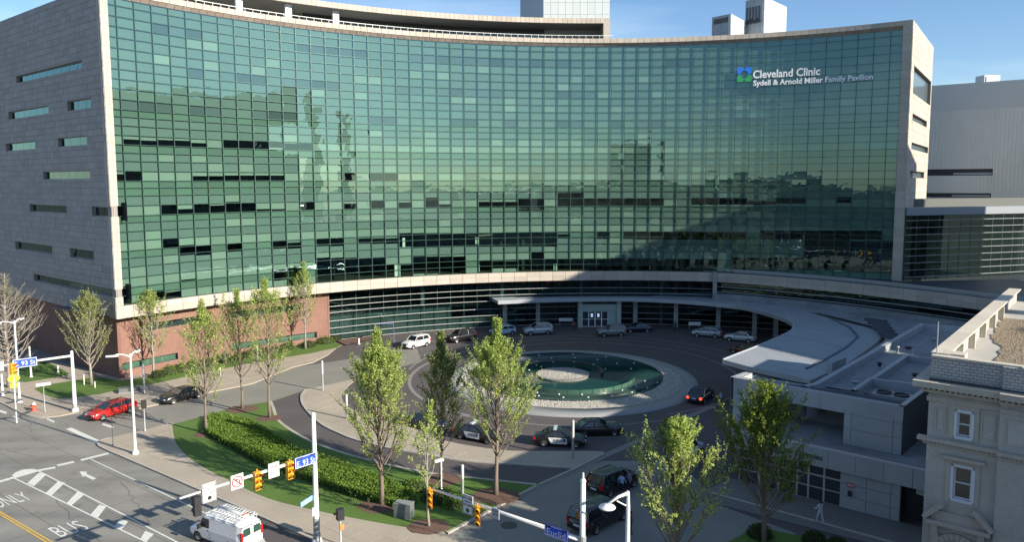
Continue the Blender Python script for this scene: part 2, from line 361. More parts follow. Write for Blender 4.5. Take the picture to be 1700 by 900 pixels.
# raised pavements
def walk(name, pts, cell, rot, slabs=True, m=CONC, z=.12, maxn=150, slabname='paving_slab'):
    o = sheet(name, pts, z, m, thick=.14)
    if not slabs: return o
    d = Vector((cos(rot), sin(rot), 0)); n = Vector((-sin(rot), cos(rot), 0)); us = [Vector(p).dot(d) for p in pts]; vs = [Vector(p).dot(n) for p in pts]; cells = []
    u = min(us)
    while u < max(us):
        v = min(vs)
        while v < max(vs):
            cs = [d*(u+a*cell)+n*(v+b*cell) for a in (0, 1) for b in (0, 1)]
            c = d*(u+.5*cell)+n*(v+.5*cell)
            if all(inside(q, pts) for q in cs) and -120 < pix((c.x, c.y, z))[0] < 1800 and pix((c.x, c.y, z))[1] < 960: cells.append((c.length, c))
            v += cell
        u += cell
    cells.sort(key=lambda t: t[0])
    for _, c in cells[:maxn]: piece(slabname, m, boxM((c.x, c.y, z+.004), d, n, (0, 0, 1), cell-.035, cell-.035, .016), o)
    if cells[maxn:]:
        b = MB()
        for _, c in cells[maxn:]: b.frame((c.x, c.y, z+.004), d, n, (0, 0, 1), -(cell-.035)/2, (cell-.035)/2, -(cell-.035)/2, (cell-.035)/2, -.008, .008)
        part('paving_slabs_far', b, m, o, kind='stuff')
    return o
SR = atan2(-.60, .80)
side_pts = smoothline(px((525, 900), (440, 862.5), (300, 801.5), (220, 767), (172, 746), (163, 739), (166, 734), (182, 729)), 3)[:-1]+px((182, 729), (240, 716), (284, 704))
side_pts += smoothline(px((284, 705), (294, 742), (327, 773), (379, 801), (445, 832), (529, 853), (609, 869), (680, 881), (738, 888)), 4)
side_pts += px((765, 905), (700, 977), (620, 941))
side_pts = [Vector((p.x, p.y, 0)) for p in side_pts]
walk('sidewalk', side_pts, 1.55, SR)
corner_pts = px((0, 669), (22, 680), (43, 690), (62, 694), (78, 694.5), (100, 692), (124, 687), (200, 684), (230, 680), (262, 673), (300, 664), (351, 652), (397, 643), (420, 638), (486, 611), (520, 603), (545, 590), (558, 579), (568, 574), (545, 568), (460, 575), (300, 608), (210, 625), (190, 627), (100, 603), (60, 598), (0, 585))+[(-90, 98, 0), (-90, 90, 0)]
corner_pts = [Vector((p[0], p[1], 0)) for p in corner_pts]
walk('corner_sidewalk', corner_pts, 2.0, SR, maxn=140)
isl = smoothline(px((508, 648), (501, 658), (503, 672), (515, 688), (535, 706), (558, 718), (590, 731), (640, 744), (700, 755), (762, 765), (850, 772), (952, 779)), 4)+px((962, 777), (1003, 752))
isl += smoothline(px((1003, 752), (975, 751), (900, 751), (830, 749), (740, 734), (680, 711), (620, 694), (584, 681), (570, 668), (568, 655), (578, 642), (593, 630)), 4)[1:]
isl = [Vector((p.x, p.y, 0)) for p in isl]
walk('plaza_island', isl, 1.9, SR, maxn=140, z=.10)
# curbs
def curb(name, pts, wd=.2, z=.14, m=CURB):
    b = MB(); P = [Vector((p[0], p[1], 0)) for p in pts]; rows = []
    for i, p in enumerate(P):
        d = (P[min(i+1, len(P)-1)]-P[max(i-1, 0)]).normalized(); n = Vector((-d.y, d.x, 0))
        rows.append([p-n*wd/2+Vector((0, 0, -.01)), p-n*wd/2+Vector((0, 0, z)), p+n*wd/2+Vector((0, 0, z)), p+n*wd/2+Vector((0, 0, -.01))])
    b.strip(rows); return struct(name, b, m)
curb('street_curb', smoothline(px((620, 941), (525, 900), (440, 862.5), (300, 801.5), (220, 767), (172, 746), (163, 739), (166, 734), (182, 729)), 4), .18, .135)
curb('corner_curb', smoothline(px((-60, 643), (0, 669), (22, 680), (43, 690), (62, 694), (78, 694.5)), 4), .18, .135)
curb('lawn_edge', smoothline(px((284, 705), (294, 742), (327, 773), (379, 801), (445, 832), (529, 853), (609, 869), (680, 881), (738, 888)), 5), .5, .135, CONC)
curb('lower_lane_curb', smoothline(px((449, 668), (454, 680), (463, 701), (495, 724), (527, 740), (598, 763), (704, 787), (790, 797), (894, 808)), 6), .3, .15)
curb('driveway_curb', px((742, 888), (893, 808), (960, 778), (1003, 755)), .22, .15)
curb('island_curb', smoothline(px((508, 648), (501, 658), (503, 672), (515, 688), (535, 706), (558, 718), (590, 731), (640, 744), (700, 755), (762, 765), (850, 772), (952, 779)), 6), .3, .13)
# pale paver bands set in the plaza, one ribbon each
def band(pts, wd, z=.018, m=BANDL): struct('paver_band', ribbon(MB(), pts, wd, z), m)
circ = lambda c, r, a0, a1, n=60: [(c[0]+r*cos(radians(a0+(a1-a0)*k/n)), c[1]+r*sin(radians(a0+(a1-a0)*k/n)), 0) for k in range(n+1)]
band(circ((9.93, 94.1), 18.24, -70, 190), .28)
band(circ((6.65, 92.39), 19.32, 120, 235), .45)
band(circ((1.88, 91.17), 26.47, 120, 178), .35)
band(circ((9.93, 94.1), 23.4, -20, 175), .28)
band(circ((9.93, 94.1), 21.0, 20, 120), .2, .021)
for a, b_ in (((380, 664), (600, 613)), ((380, 643.5), (597, 594)), ((487, 650), (593, 629)), ((593, 629), (700, 601)), ((600, 613), (720, 585)), ((597, 594), (700, 577))): band(px(a, b_), .16, .024)
band(px((742, 884), (1003, 758), (1078, 725), (1140, 694), (1200, 668)), .75, .030)
band(px((1035, 706), (1100, 699), (1170, 684)), .25, .021)
band(px((975, 728), (1078, 724)), .2, .021); band(px((1000, 778), (1062, 775)), .25, .021)
band(px((760, 690), (830, 699), (906, 707), (980, 709)), .25, .021)
# lawns
def lawn(name, pts, z=.13): return sheet(name, [Vector((p.x, p.y, 0)) for p in pts], z, GRASS, thick=.12)
L1 = px((18, 632), (16, 608), (71, 600), (96, 611), (117, 623), (92, 629), (41, 637)); lawn('grass_verge', L1, .14)
L2 = px((57, 648), (70, 643), (85, 640), (160, 628), (200, 634), (255, 627), (300, 614), (380, 592), (460, 580), (545, 568), (568, 574), (558, 579), (518, 588), (469, 596), (424, 603), (298, 630), (244, 642), (202, 649), (163, 657), (120, 663), (95, 664), (72, 657)); lawn('building_lawn', L2, .14)
L3 = smoothline(px((286, 708), (294, 741), (327, 772), (379, 800), (445, 831), (529, 852), (609, 868), (680, 880), (738, 887)), 4)+px((742, 886), (892, 809))+smoothline(px((892, 808), (790, 798), (704, 788), (598, 764), (527, 741), (495, 725), (463, 702), (454, 681), (449, 669)), 4)[1:]+px((387, 679), (333, 695))
lawn('front_lawn', L3, .145)
# mulch beds
def bed(c, r, sq=.8, z=.155, seed=1):
    rr = random.Random(seed); n = 22; b = MB(); pts = [(c[0]+r*(1+.08*rr.uniform(-1, 1))*cos(2*pi*k/n), c[1]+r*sq*(1+.08*rr.uniform(-1, 1))*sin(2*pi*k/n)) for k in range(n)]
    vs = [(p[0], p[1], z) for p in pts]+[(c[0], c[1], z+.10)]; b.add(vs, [(k, (k+1) % n, n) for k in range(n)]); struct('mulch_bed', b, MULCH, True)
for q, r in (((402, 682), 1.7), ((448, 697), 1.3), ((343, 724), 1.2), ((634, 843), 1.7), ((733, 800), 1.6), ((823, 827), 1.9), ((712, 878), 1.5)): bed(g(*q), r, seed=q[0])
sheet('shrub_bed', [Vector((p.x, p.y, 0)) for p in px((560, 568), (575, 575), (625, 562), (640, 556), (620, 551), (577, 560))], .16, MULCH)
sheet('planting_bed', [Vector((p.x, p.y, 0)) for p in px((1205, 905), (1255, 878), (1330, 893), (1420, 930), (1200, 960))], .1, GRASS)
# road markings
def mk(*polys, m=PAINTW, z=.018, name='road_marking'):
    for pl in polys:
        P = [g(x, y) for x, y in pl]; b = MB(); b.add([(p.x, p.y, z) for p in P], [tuple(range(len(P)))]); struct(name, b, m)
def ml(pts, wd, z=.018, m=PAINTW): struct('road_marking', ribbon(MB(), px(*pts), wd, z), m)
c2 = lambda *a: [(x/4.25, 700+y/4.25) for x, y in a]
ml(((22, 794), (300, 929)), .13); ml(((62, 782), (340, 925)), .13); ml(((151, 763.5), (330, 848), (500, 930)), .11)
mk(*[c2(*q) for q in (((275, 365), (330, 375), (240, 460), (190, 440)), ((410, 425), (460, 435), (360, 530), (315, 515)), ((545, 500), (595, 520), (500, 600), (465, 585)), ((700, 590), (750, 605), (685, 690), (635, 665)), ((850, 690), (905, 710), (855, 770), (805, 750)), ((1025, 775), (1085, 800), (1035, 850), (985, 840)), ((1215, 860), (1270, 885), (1215, 945), (1165, 930)))], z=.022)
ml(((-40, 812), (0, 800.5), (64, 782), (92, 777)), .5, .020); ml(((95, 774), (123, 767.5)), .5); ml(((134, 765), (180, 753.5)), .5)
mk(c2((80, 385), (110, 362), (150, 346), (200, 338), (250, 340), (262, 350), (200, 368), (110, 395)), z=.024)
mk(c2((560, 355), (615, 358), (608, 372), (680, 405), (655, 416), (594, 385), (586, 398)))
ml(((114, 712), (168, 737)), .55); mk([(22, 691), (33, 694), (32, 696.5), (21, 693)], [(78, 695), (91, 700), (89, 702.5), (77, 697)], [(171, 703.5), (189, 709), (187, 712), (169, 706)], [(0, 681), (12, 685), (10, 688), (-4, 684)])
ml(((-40, 832), (0, 850.8), (110, 915)), .11, m=PAINTY); ml(((-40, 836), (0, 855), (100, 915)), .11, m=PAINTY)
def ground_text(body, pl, pr, hgt, z=.02, lean=None):
    a, b_ = g(*pl), g(*pr); d = (b_-a); wd = d.length; d.normalize(); n = lean or Vector((-d.y, d.x, 0))
    k = hgt/.72
    o = text_part(body, 1, None, None, PAINTW, 'road_marking', width=wd, extrude=0, fn=lambda p: a+d*p.x+n*(p.y*k)+Vector((0, 0, z))); o['kind'] = 'structure'
ground_text('ONLY', (-4, 845.5), (55, 829), 2.3, lean=Vector((-.80, .60, 0)))
ground_text('BUS', (101, 893), (150, 879), 2.3, lean=Vector((-.80, .60, 0)))
# cracks and tar seams in the road, one ribbon each
q_ = random.Random(21)
for a_, b_ in (((0, 745), (60, 760)), ((45, 700), (60, 735)), ((90, 830), (170, 905)), ((0, 790), (110, 820)), ((200, 800), (250, 870)), ((620, 870), (800, 840)), ((880, 850), (930, 800))):
    A_, B_ = g(*a_), g(*b_); pts_ = [A_.lerp(B_, k/12)+Vector((q_.gauss(0, .12), q_.gauss(0, .12), 0)) for k in range(13)]; struct('road_crack', ribbon(MB(), pts_, .03, .015), mat('tar_seam', (.12, .12, .11), .8))
# manhole
struct('manhole_cover', MB().lathe((*g(845, 873)[:2], 0), [(0, .03), (.55, .03), (.6, .015)], 20), DARKM)
# ------------------------------------------------------------------ the curved glass hospital
def rowmesh(b, i0, i1, r, z0, z1, mi=None, seg=1):
    n = max(1, int(seg)); rows = []
    for k in range(n+1):
        i = i0+(i1-i0)*k/n; rows.append([arc(i, r, z0), arc(i, r, z1)])
    return b.strip(rows, mi)
def arcbox(b, i0, i1, r0, r1, z0, z1, n=1, mi=None):
    rows = []
    for k in range(n+1):
        i = i0+(i1-i0)*k/n; rows.append([arc(i, r0, z0), arc(i, r0, z1), arc(i, r1, z1), arc(i, r1, z0)])
    b.strip(rows, mi, close=True); o = len(b.v)-4*(n+1)
    for q in ((o, o+1, o+2, o+3), (o+4*n+3, o+4*n+2, o+4*n+1, o+4*n)): b.f.append(q); b.m.append(b.cur if mi is None else mi)
    return b
ROWS = [46.0, 45.15, 43.9, 42.7, 41.45, 40.2, 38.95, 37.75, 36.6, 35.45, 34.2, 33.0, 32.15, 31.1, 29.95, 28.83, 27.85, 26.85, 25.65, 24.45, 23.6, 22.65, 21.45, 20.2, 19.4, 18.3, 17.15, 15.95, 15.05, 13.95, 12.65, 11.45, 10.5, 9.4]
NR = len(ROWS)-1
hosp = thing('hospital_building', 'long concave green glass hospital tower framed in pale stone, facing the round fountain', 'building', (14.8, 125, 0))
IL, IR = -.6, 53.7
GR = FR+.02                                 # glass radius
cols = [IL]+list(range(0, 54))+[IR]
# --- which windows stand open (dark) : photo rectangles -> panel columns and heights
OPEN = {}
def op(x0, x1, y0, y1):
    i0, _ = fac(x0, (y0+y1)/2); i1, _ = fac(x1, (y0+y1)/2); xm = (x0+x1)/2
    for ci in range(len(cols)-1):
        m = (cols[ci]+cols[ci+1])/2
        if i0-.05 < m < i1+.05:
            f_ = (m-i0)/max(1e-6, i1-i0); x = x0+(x1-x0)*f_; t = fac(x, y0)[1]; bt = fac(x, y1)[1]; OPEN.setdefault(ci, []).append((bt, t))
for q in ((203, 231, 231, 242), (232, 260, 233, 243), (260, 289, 232, 243), (289, 315, 233, 244), (315, 343, 237, 245), (369, 393, 233, 246), (394, 446, 233, 247), (448, 470, 234, 245), (470, 520, 238, 250),
          (586, 592, 244, 252), (190, 207, 289, 299), (207, 237, 284, 299), (318, 345, 292, 299), (346, 372, 292, 299), (372, 473, 291, 300), (571, 592, 287, 299), (617, 640, 288, 300), (648, 661, 288, 300),
          (190, 210, 343, 358), (266, 294, 341, 356), (295, 319, 347, 354), (320, 346, 338, 354), (347, 374, 341, 354), (374, 398, 335, 352), (400, 424, 336, 350), (425, 474, 347, 350), (500, 523, 336, 348), (571, 595, 338, 346), (617, 640, 334, 345), (663, 686, 336, 345), (707, 729, 328, 344), (730, 751, 339, 344), (796, 860, 335, 343), (860, 903, 329, 350), (925, 968, 320, 342), (970, 1012, 329, 341), (1013, 1101, 329, 341), (1145, 1240, 328, 340), (1241, 1289, 334, 340), (1290, 1330, 328, 338), (1380, 1420, 327, 337),
          (271, 295, 396, 411), (298, 325, 407, 424), (326, 351, 407, 424), (378, 402, 404, 418), (453, 478, 401, 413), (478, 501, 403, 413), (526, 573, 396, 409), (597, 664, 396, 405), (668, 925, 387, 410), (926, 945, 389, 396), (991, 1011, 385, 397), (1035, 1056, 385, 397), (1056, 1240, 385, 398), (1260, 1330, 383, 398), (1340, 1470, 383, 398),
          (301, 328, 464, 468), (454, 478, 448, 466), (478, 500, 445, 473), (201, 217, 476, 507), (256, 272, 483, 499), (272, 302, 485, 495), (526, 640, 428, 468), (640, 664, 440, 462), (665, 686, 440, 460), (688, 775, 426, 455), (796, 856, 434, 446), (796, 816, 446, 454), (882, 905, 418, 432), (862, 1010, 431, 450), (1012, 1200, 430, 450), (1225, 1330, 428, 449), (1340, 1400, 395, 449), (1402, 1480, 400, 452)): op(*q)
# upper floors: strips whose dim rooms are painted on backing panels
rr = random.Random(3); DIM = set()
for (zt, zb, runs) in ((43.9, 42.7, ((2, 5), (11, 16), (19, 32), (33, 34), (38, 40))), (38.95, 37.75, ((4, 5), (6, 9), (10, 14), (18, 20), (21, 26), (30, 33), (41, 45), (48, 50))), (34.2, 33.0, ((0, 3), (4, 6), (8, 11), (16, 18), (22, 24), (26, 27), (30, 32), (34, 35), (36, 38), (41, 46)))):
    for a_, b_ in runs:
        for ci in range(a_+1, b_+1): DIM.add((ROWS.index(zt), ci))
panes = []; backs = {0: MB(), 1: MB(), 2: MB(), 3: MB()}
for ri in range(NR):
    zt, zb = ROWS[ri], ROWS[ri+1]
    for ci in range(len(cols)-1):
        i0, i1 = cols[ci], cols[ci+1]; panes.append((ri, ci))
        kind = 0 if (zt-zb) < .99 and ri > 10 else (2 if (ROWS[min(ri+1, NR)]-ROWS[min(ri+2, NR)] < .99 and ri > 10) or (ri > 2 and rr.random() < .07) else 1)
        if (ri, ci) in DIM: kind = 3
        iv = [(zb, zt)]
        for (ob, ot) in OPEN.get(ci, []):
            nv = []
            for a_, b_ in iv:
                if ot <= a_+.06 or ob >= b_-.06: nv.append((a_, b_)); continue
                if ob > a_+.12: nv.append((a_, ob))
                if ot < b_-.12: nv.append((ot, b_))
            iv = nv
        if kind in (1, 2) and ri > 10 and len(iv) == 1 and iv[0] == (zb, zt) and rr.random() < .07: kind = 3-kind
        for a_, b_ in iv: rowmesh(backs[kind], i0, i1, GR+.22, a_, b_)
    
def dist(ri, ci):
    p = arc((cols[ci]+cols[ci+1])/2, GR, ROWS[ri]); return (p-Vector((0, 0, H))).length/((ROWS[ri]-ROWS[ri+1])*(cols[ci+1]-cols[ci]))**.5
panes.sort(key=lambda q: dist(*q))
def pane_geo(b, ri, ci, org=Vector((0, 0, 0))):
    i0, i1 = cols[ci]+.012, cols[ci+1]-.012; z0, z1 = ROWS[ri+1]+.025, ROWS[ri]-.025; rq = random.Random(ri*97+ci)
    c = (arc(i0, GR)+arc(i1, GR))/2; tx = rq.gauss(0, .0022); tz = rq.gauss(0, .0026)
    P = [arc(i0, GR, z0), arc(i1, GR, z0), arc(i1, GR, z1), arc(i0, GR, z1)]; nn = Vector((FC[0]-c.x, FC[1]-c.y, 0)).normalized(); out = []
    for k, p in enumerate(P):
        sx = (-1, 1, 1, -1)[k]*1.09; sz = (-1, -1, 1, 1)[k]*.6; out.append(p+nn*(sx*tx*1+sz*tz)-org)
    return b.quad(*out)
for ri, ci in panes[:300]: part('glass_pane', pane_geo(MB(), ri, ci), FGLASS, hosp)
rest = MB()
for ri, ci in panes[300:]: pane_geo(rest, ri, ci)
part('glass_panes', rest, FGLASS, hosp, kind='stuff')
part('spandrel_panels', backs[0], SPAN, hosp, kind='stuff'); part('upper_panels', backs[1], BLINDU, hosp, kind='stuff'); part('window_blinds', backs[2], BLIND, hosp, kind='stuff'); part('dim_interior_panels', backs[3], mat('dim_interior', (.13, .15, .17), .8, rand=.35), hosp, kind='stuff')  # last panels carry the darkness of the upper rooms in their colour
# mullions and transoms
mu = MB()
for i in cols[1:-1]:
    arcbox(mu, i-.018, i+.018, GR-.05, GR+.12, 9.4, 46.0)
part('mullions', mu, MULL, hosp, kind='stuff')
tr_ = MB()
for z in ROWS[1:-1]: arcbox(tr_, IL, IR, GR-.02, GR+.10, z-.03, z+.03, 54)
part('transoms', tr_, MULL, hosp, kind='stuff')
# floors, back wall and a few lit ceiling lights inside
fl = MB()
for z in (32.6, 28.35, 24.0, 19.8, 13.3, 37.35, 42.25, 46.3, 9.2): arcbox(fl, IL+.05, IR-.05, GR+.4, GR+1.0, z-.22, z+.22, 54); arcbox(fl, IL+1.0, IR-1.0, GR+1.0, GR+9, z-.22, z+.22, 40)
part('floor_slab', fl, SLABM, hosp)
bw_ = MB(); rowmesh(bw_, IL+1.0, IR-1.0, GR+7.5, 9.3, 46.2, seg=40)
for i in range(3, 51, 3):
    for z0, z1 in ((9.4, 15.3), (15.7, 19.6), (20, 23.8), (24.2, 28.1), (28.6, 32.4), (32.8, 37.1), (37.5, 42), (42.4, 46)):
        if rr.random() < .5: a_, b_ = arc(i+rr.random()*2, GR+2+rr.random()*2), 0; bw_.box((a_.x, a_.y, (z0+z1)/2), (.5, .5, z1-z0), rr.random())
part('interior_wall', bw_, DARKIN, hosp)
LIT = mat('ceiling_light', (1, 1, 1), .5, emit=(1, 1, .95), es=2.6)
for cx_, cy_ in ((320, 30), (550, 61.5), (760, 79), (982, 85), (1165, 81), (1439, 64), (880, 323), (505, 341)):
    i, z = fac(cx_, cy_, .6)
    for dx in (-.24, .24):
        if cx_ in (505,) and dx > 0: continue
        b = MB(); arcbox(b, i+dx-.17, i+dx+.17, GR+.45, GR+.6, z-.09, z+.09); part('ceiling_light', b, LIT, hosp)
# pale things standing inside the windows
PALE = mat('interior_pale', (.75, .8, .74), .8)
for x0, x1, y0, y1 in ((668, 672, 395, 410), (789, 794, 394, 405), (655, 664, 430, 459), (788, 796, 440, 451), (919, 925, 438, 449), (513, 518, 165, 176), (306, 310, 177, 188), (624, 627, 192, 208), (984, 987, 103, 112)):
    i0, z0 = fac(x0, y1, .4); i1, z1 = fac(x1, y0, .4); b = MB(); arcbox(b, i0, i1, GR+.27, GR+.36, z0, z1); part('interior_column', b, PALE, hosp)
# --- stone frame
FB = FR-.5
back = MB(); arcbox(back, -1.02, 54.32, FB+.06, FR+1.6, 46.45, 47.1, 56); arcbox(back, -1.02, 54.32, FB+.06, FR+1.0, 7.92, 9.32, 56)
arcbox(back, -.98, -.64, FB+.05, FR+.3, 9.3, 46.5, 1); arcbox(back, 53.78, 54.28, FB+.05, FR+.3, 9.3, 46.5, 1)
rows = []
for k in range(57):
    i = -.62+(53.72+.62)*k/56; rows.append([arc(i, FR+.1, 46.0), arc(i, FB+.07, 46.47)])
back.strip(rows); part('stone_backing', back, STONEJ, hosp)
def tilearc(name, i0, i1, n, r0, r1, z0, z1, m, gap=.012, sub=1):
    for k in range(n):
        a_ = i0+(i1-i0)*k/n+gap; b_ = i0+(i1-i0)*(k+1)/n-gap; b = MB(); arcbox(b, a_, b_, r0, r1, z0, z1); part(name, b, m, hosp)
tilearc('cornice_panel', -1.02, 54.32, 111, FB-.01, FB+.3, 46.46, 47.16, STONE)
tilearc('band_panel', -1.02, 54.32, 56, FB-.01, FB+.3, 8.62, 9.36, STONE); tilearc('band_panel', -1.02, 54.32, 56, FB-.01, FB+.3, 7.86, 8.60, STONE)
sf = MB()
for k in range(110):
    a_ = -.62+54.34*k/110+.012; b_ = -.62+54.34*(k+1)/110-.012; sf.quad(arc(a_, FR+.02, 45.985), arc(b_, FR+.02, 45.985), arc(b_, FB+.05, 46.45), arc(a_, FB+.05, 46.45))
part('soffit_panels', sf, SOFFIT, hosp, kind='stuff')
NOTCH = ((21.45, 20.25), (11.5, 10.55))
zz = [z for z in ROWS]+[]
for k in range(len(zz)-1):
    t, b0 = zz[k]-.012, zz[k+1]+.012
    if zz[k] > 46.4: continue
    if not (abs(t-21.45) < .05 or abs(t-11.45) < .1):
        b = MB(); arcbox(b, -1.02, -.60, FB-.01, FR+.2, b0, t); part('edge_panel', b, STONE, hosp)
    b = MB(); arcbox(b, 53.74, 54.32, FB-.01, FR+.2, b0, t); part('edge_panel', b, STONE, hosp)
b = MB(); arcbox(b, -1.02, -.60, FB-.01, FR+.2, 46.012, 46.45); part('edge_panel', b, STONE, hosp)
b = MB(); arcbox(b, 53.74, 54.32, FB-.01, FR+.2, 46.012, 46.45); part('edge_panel', b, STONE, hosp)
# roof of the tower
C0 = arc(-1.0, FB+.05); C1 = arc(54.3, FB+.05)
LW = Vector((-.775, .632, 0)).normalized(); LWn = Vector((-LW.y, LW.x, 0)) * 1.0     # left side wall direction
if LWn.dot(Vector((-1, -1, 0))) < 0: LWn = -LWn
P_ = g(1549, 78, 47.1); RW = (Vector((P_.x, P_.y, 0))-Vector((C1.x, C1.y, 0))); RL = RW.length; RW.normalize()
lw_len = 58.0
roofpts = [arc(i, FR+.8) for i in [(-.9+55.2*k/40) for k in range(41)]]+[C1+RW*(RL-.1), C0+LW*lw_len]
sheet('tower_roof', roofpts, 46.9, ROOFM, kind='structure').parent = None
tr2 = bpy.data.objects['tower_roof']; del tr2['kind']; tr2.name = 'roof'; tr2.parent = hosp; tr2.matrix_parent_inverse = WM(hosp).inverted()
# --- left side wall: cladding slabs with strip windows cut out
def on_wall(x, y, O, D):                     # pixel -> (u along D, z)
    r = ray(x, y); n = Vector((-D.y, D.x, 0)); t = O.dot(n)/r.dot(n); P = r*t; return (Vector((P.x, P.y, 0))-Vector((O.x, O.y, 0))).dot(D), P.z+H
lwins = []
for a_, b_ in (((28, 126.5), (138, 112.5)), ((15, 186), (82, 188)), ((112.5, 168.5), (153, 178)), ((11, 238.5), (60, 247)), ((97, 229.7), (146, 240)), ((72.7, 285.3), (151, 297)), ((50, 338.6), (112.5, 355)), ((153.7, 342.5), (178.8, 360)), ((26, 400.5), (88, 422.5)), ((117, 412), (157.5, 432.8)), ((57.4, 459.3), (188.3, 498))):
    u1, z1 = on_wall(*a_, C0, LW); u0, z0 = on_wall(*b_, C0, LW)
    if b_[0] > 175: u0 = -.05
    if a_ == (57.4, 459.3): z1 = 11.48; z0 = 10.52
    lwins.append((u0, u1, z0, z1))
ZW0, ZW1 = 7.9, 47.1
def wall_tiles(O, D, N, L, z0, z1, cw, ch, holes, m, nmax, tname, off=0.05, jit=True, stag=True):
    cells = []; nr_ = int(round((z1-z0)/ch)); hh = (z1-z0)/nr_; q = random.Random(11)
    for r in range(nr_):
        a0, a1 = z0+r*hh, z0+(r+1)*hh; u = -(q.random()*cw if stag else 0)
        while u < L:
            wv = cw*(q.choice((.7, 1, 1, 1.35)) if jit else 1); s0, s1 = max(0, u), min(L, u+wv); u += wv
            if s1-s0 < .1: continue
            segs = [(s0, s1, a0, a1)]
            for (h0, h1, g0, g1) in holes:
                ns = []
                for (p0, p1, b0, b1) in segs:
                    if p1 <= h0 or p0 >= h1 or b1 <= g0 or b0 >= g1: ns.append((p0, p1, b0, b1)); continue
                    if p0 < h0: ns.append((p0, h0, b0, b1))
                    if p1 > h1: ns.append((h1, p1, b0, b1))
                    c0, c1 = max(p0, h0), min(p1, h1)
                    if b0 < g0: ns.append((c0, c1, b0, g0))
                    if b1 > g1: ns.append((c0, c1, g1, b1))
                segs = ns
            cells += [s_ for s_ in segs if s_[1]-s_[0] > .06 and s_[3]-s_[2] > .06]
    cells.sort(key=lambda c: ((O+D*(c[0]+c[1])/2).length)/sqrt((c[1]-c[0])*(c[3]-c[2])))
    for k, (p0, p1, b0, b1) in enumerate(cells[:nmax]):
        pr_ = q.choice((0, .012, .022)); c = O+D*((p0+p1)/2)+N*(off+pr_/2); c.z = (b0+b1)/2
        piece(tname, m, boxM(c, D, N, (0, 0, 1), p1-p0-.03, .08+pr_, b1-b0-.03), hosp)
    rb = MB()
    for (p0, p1, b0, b1) in cells[nmax:]:
        pr_ = q.choice((0, .012, .022)); rb.frame((O.x, O.y, 0), D, N, (0, 0, 1), p0+.015, p1-.015, off-.04, off+.04+pr_, b0+.015, b1-.015)
    if cells[nmax:]: part(tname+'s_far', rb, m, hosp, kind='stuff')
def wall_back(O, D, N, L, z0, z1, holes, m, depth=.5, name='wall'):
    us = sorted({0, L, *[max(0, h[0]) for h in holes], *[h[1] for h in holes]}); zs = sorted({z0, z1, *[h[2] for h in holes], *[h[3] for h in holes]}); b = MB()
    for a_, b_ in zip(us, us[1:]):
        for c, d in zip(zs, zs[1:]):
            mu_, mz = (a_+b_)/2, (c+d)/2
            if any(h[0] < mu_ < h[1] and h[2] < mz < h[3] for h in holes): continue
            b.frame((O.x, O.y, 0), D, N, (0, 0, 1), a_, b_, -depth, 0, c, d)
    return part(name, b, m, hosp)
wall_tiles(C0, LW, LWn, lw_len, ZW0, ZW1, 1.6, .78, lwins, STONEG, 280, 'cladding_panel')
wall_back(C0, LW, LWn, lw_len, ZW0, ZW1-.15, lwins, STONEJ)
STRIPG = glass('strip_window_glass', (.25, .36, .33), .11, 0, .004)
for (u0, u1, z0, z1) in lwins:
    f = MB(); O = C0.copy(); O.z = 0
    for (a_, b_, c, d) in ((u0, u1, z0, z0+.07), (u0, u1, z1-.07, z1), (u0, u0+.07, z0+.07, z1-.07), (u1-.07, u1, z0+.07, z1-.07)): f.frame(O, LW, LWn, (0, 0, 1), a_, b_, -.35, -.27, c, d)
    fo = part('window', f, GREYM, hosp); n = max(1, int((u1-u0)/2.3))
    for k in range(n):
        a_ = u0+(u1-u0)*k/n; b_ = u0+(u1-u0)*(k+1)/n; p = MB().quad(O+LW*(a_+.03)-LWn*.31+Vector((0, 0, z0+.05)), O+LW*(b_-.03)-LWn*.31+Vector((0, 0, z0+.05)), O+LW*(b_-.03)-LWn*.31+Vector((0, 0, z1-.05)), O+LW*(a_+.03)-LWn*.31+Vector((0, 0, z1-.05)))
        part('pane', p, STRIPG, fo)
    p = MB().quad(*[O+LW*a_-LWn*1.6+Vector((0, 0, z)) for a_, z in ((u0-.5, z0-.5), (u1+.5, z0-.5), (u1+.5, z1+.5), (u0-.5, z1+.5))]); part('window_recess', p, DARKIN, fo)
# far (hidden) walls, right end wall
far = MB(); A = C0+LW*lw_len; B = C1+RW*RL
far.quad((A.x, A.y, 0), (B.x, B.y, 0), (B.x, B.y, 47), (A.x, A.y, 47)); part('rear_wall', far, STONEJ, hosp)
RWn = Vector((RW.y, -RW.x, 0)); RO = C1+RWn*.0
def on_wall2(x, y): return on_wall(x, y, RO, RW)
# end wall direction from the photograph: far top corner at (1548,78)
P_ = g(1549, 78, 47.1); RW = (Vector((P_.x, P_.y, 0))-Vector((C1.x, C1.y, 0))); RL = RW.length; RW.normalize(); RWn = Vector((RW.y, -RW.x, 0)); RO = Vector((C1.x, C1.y, 0))
rw = []
for a_, b_ in (((1516.5, 108), (1543, 175)), ((1514, 188), (1537.5, 207)), ((1512, 236), (1540, 252)), ((1510, 284), (1533, 294))):
    u0, z1 = on_wall(*a_, RO, RW); u1, z0 = on_wall(*b_, RO, RW)
    if u1-u0 < 1: u1 = u0+5
    rw.append((max(.6, u0), min(u1, RL-.8), z0, z1))
rw = [(a_, b_, min(c, d-1.0), d) for a_, b_, c, d in rw]
wall_tiles(RO, RW, RWn, RL, 8.0, 47.1, 2.2, 1.2, rw, STONE, 0, 'end_panel', jit=False, stag=False); wall_back(RO, RW, RWn, RL, 8.0, 46.9, rw, STONEJ)
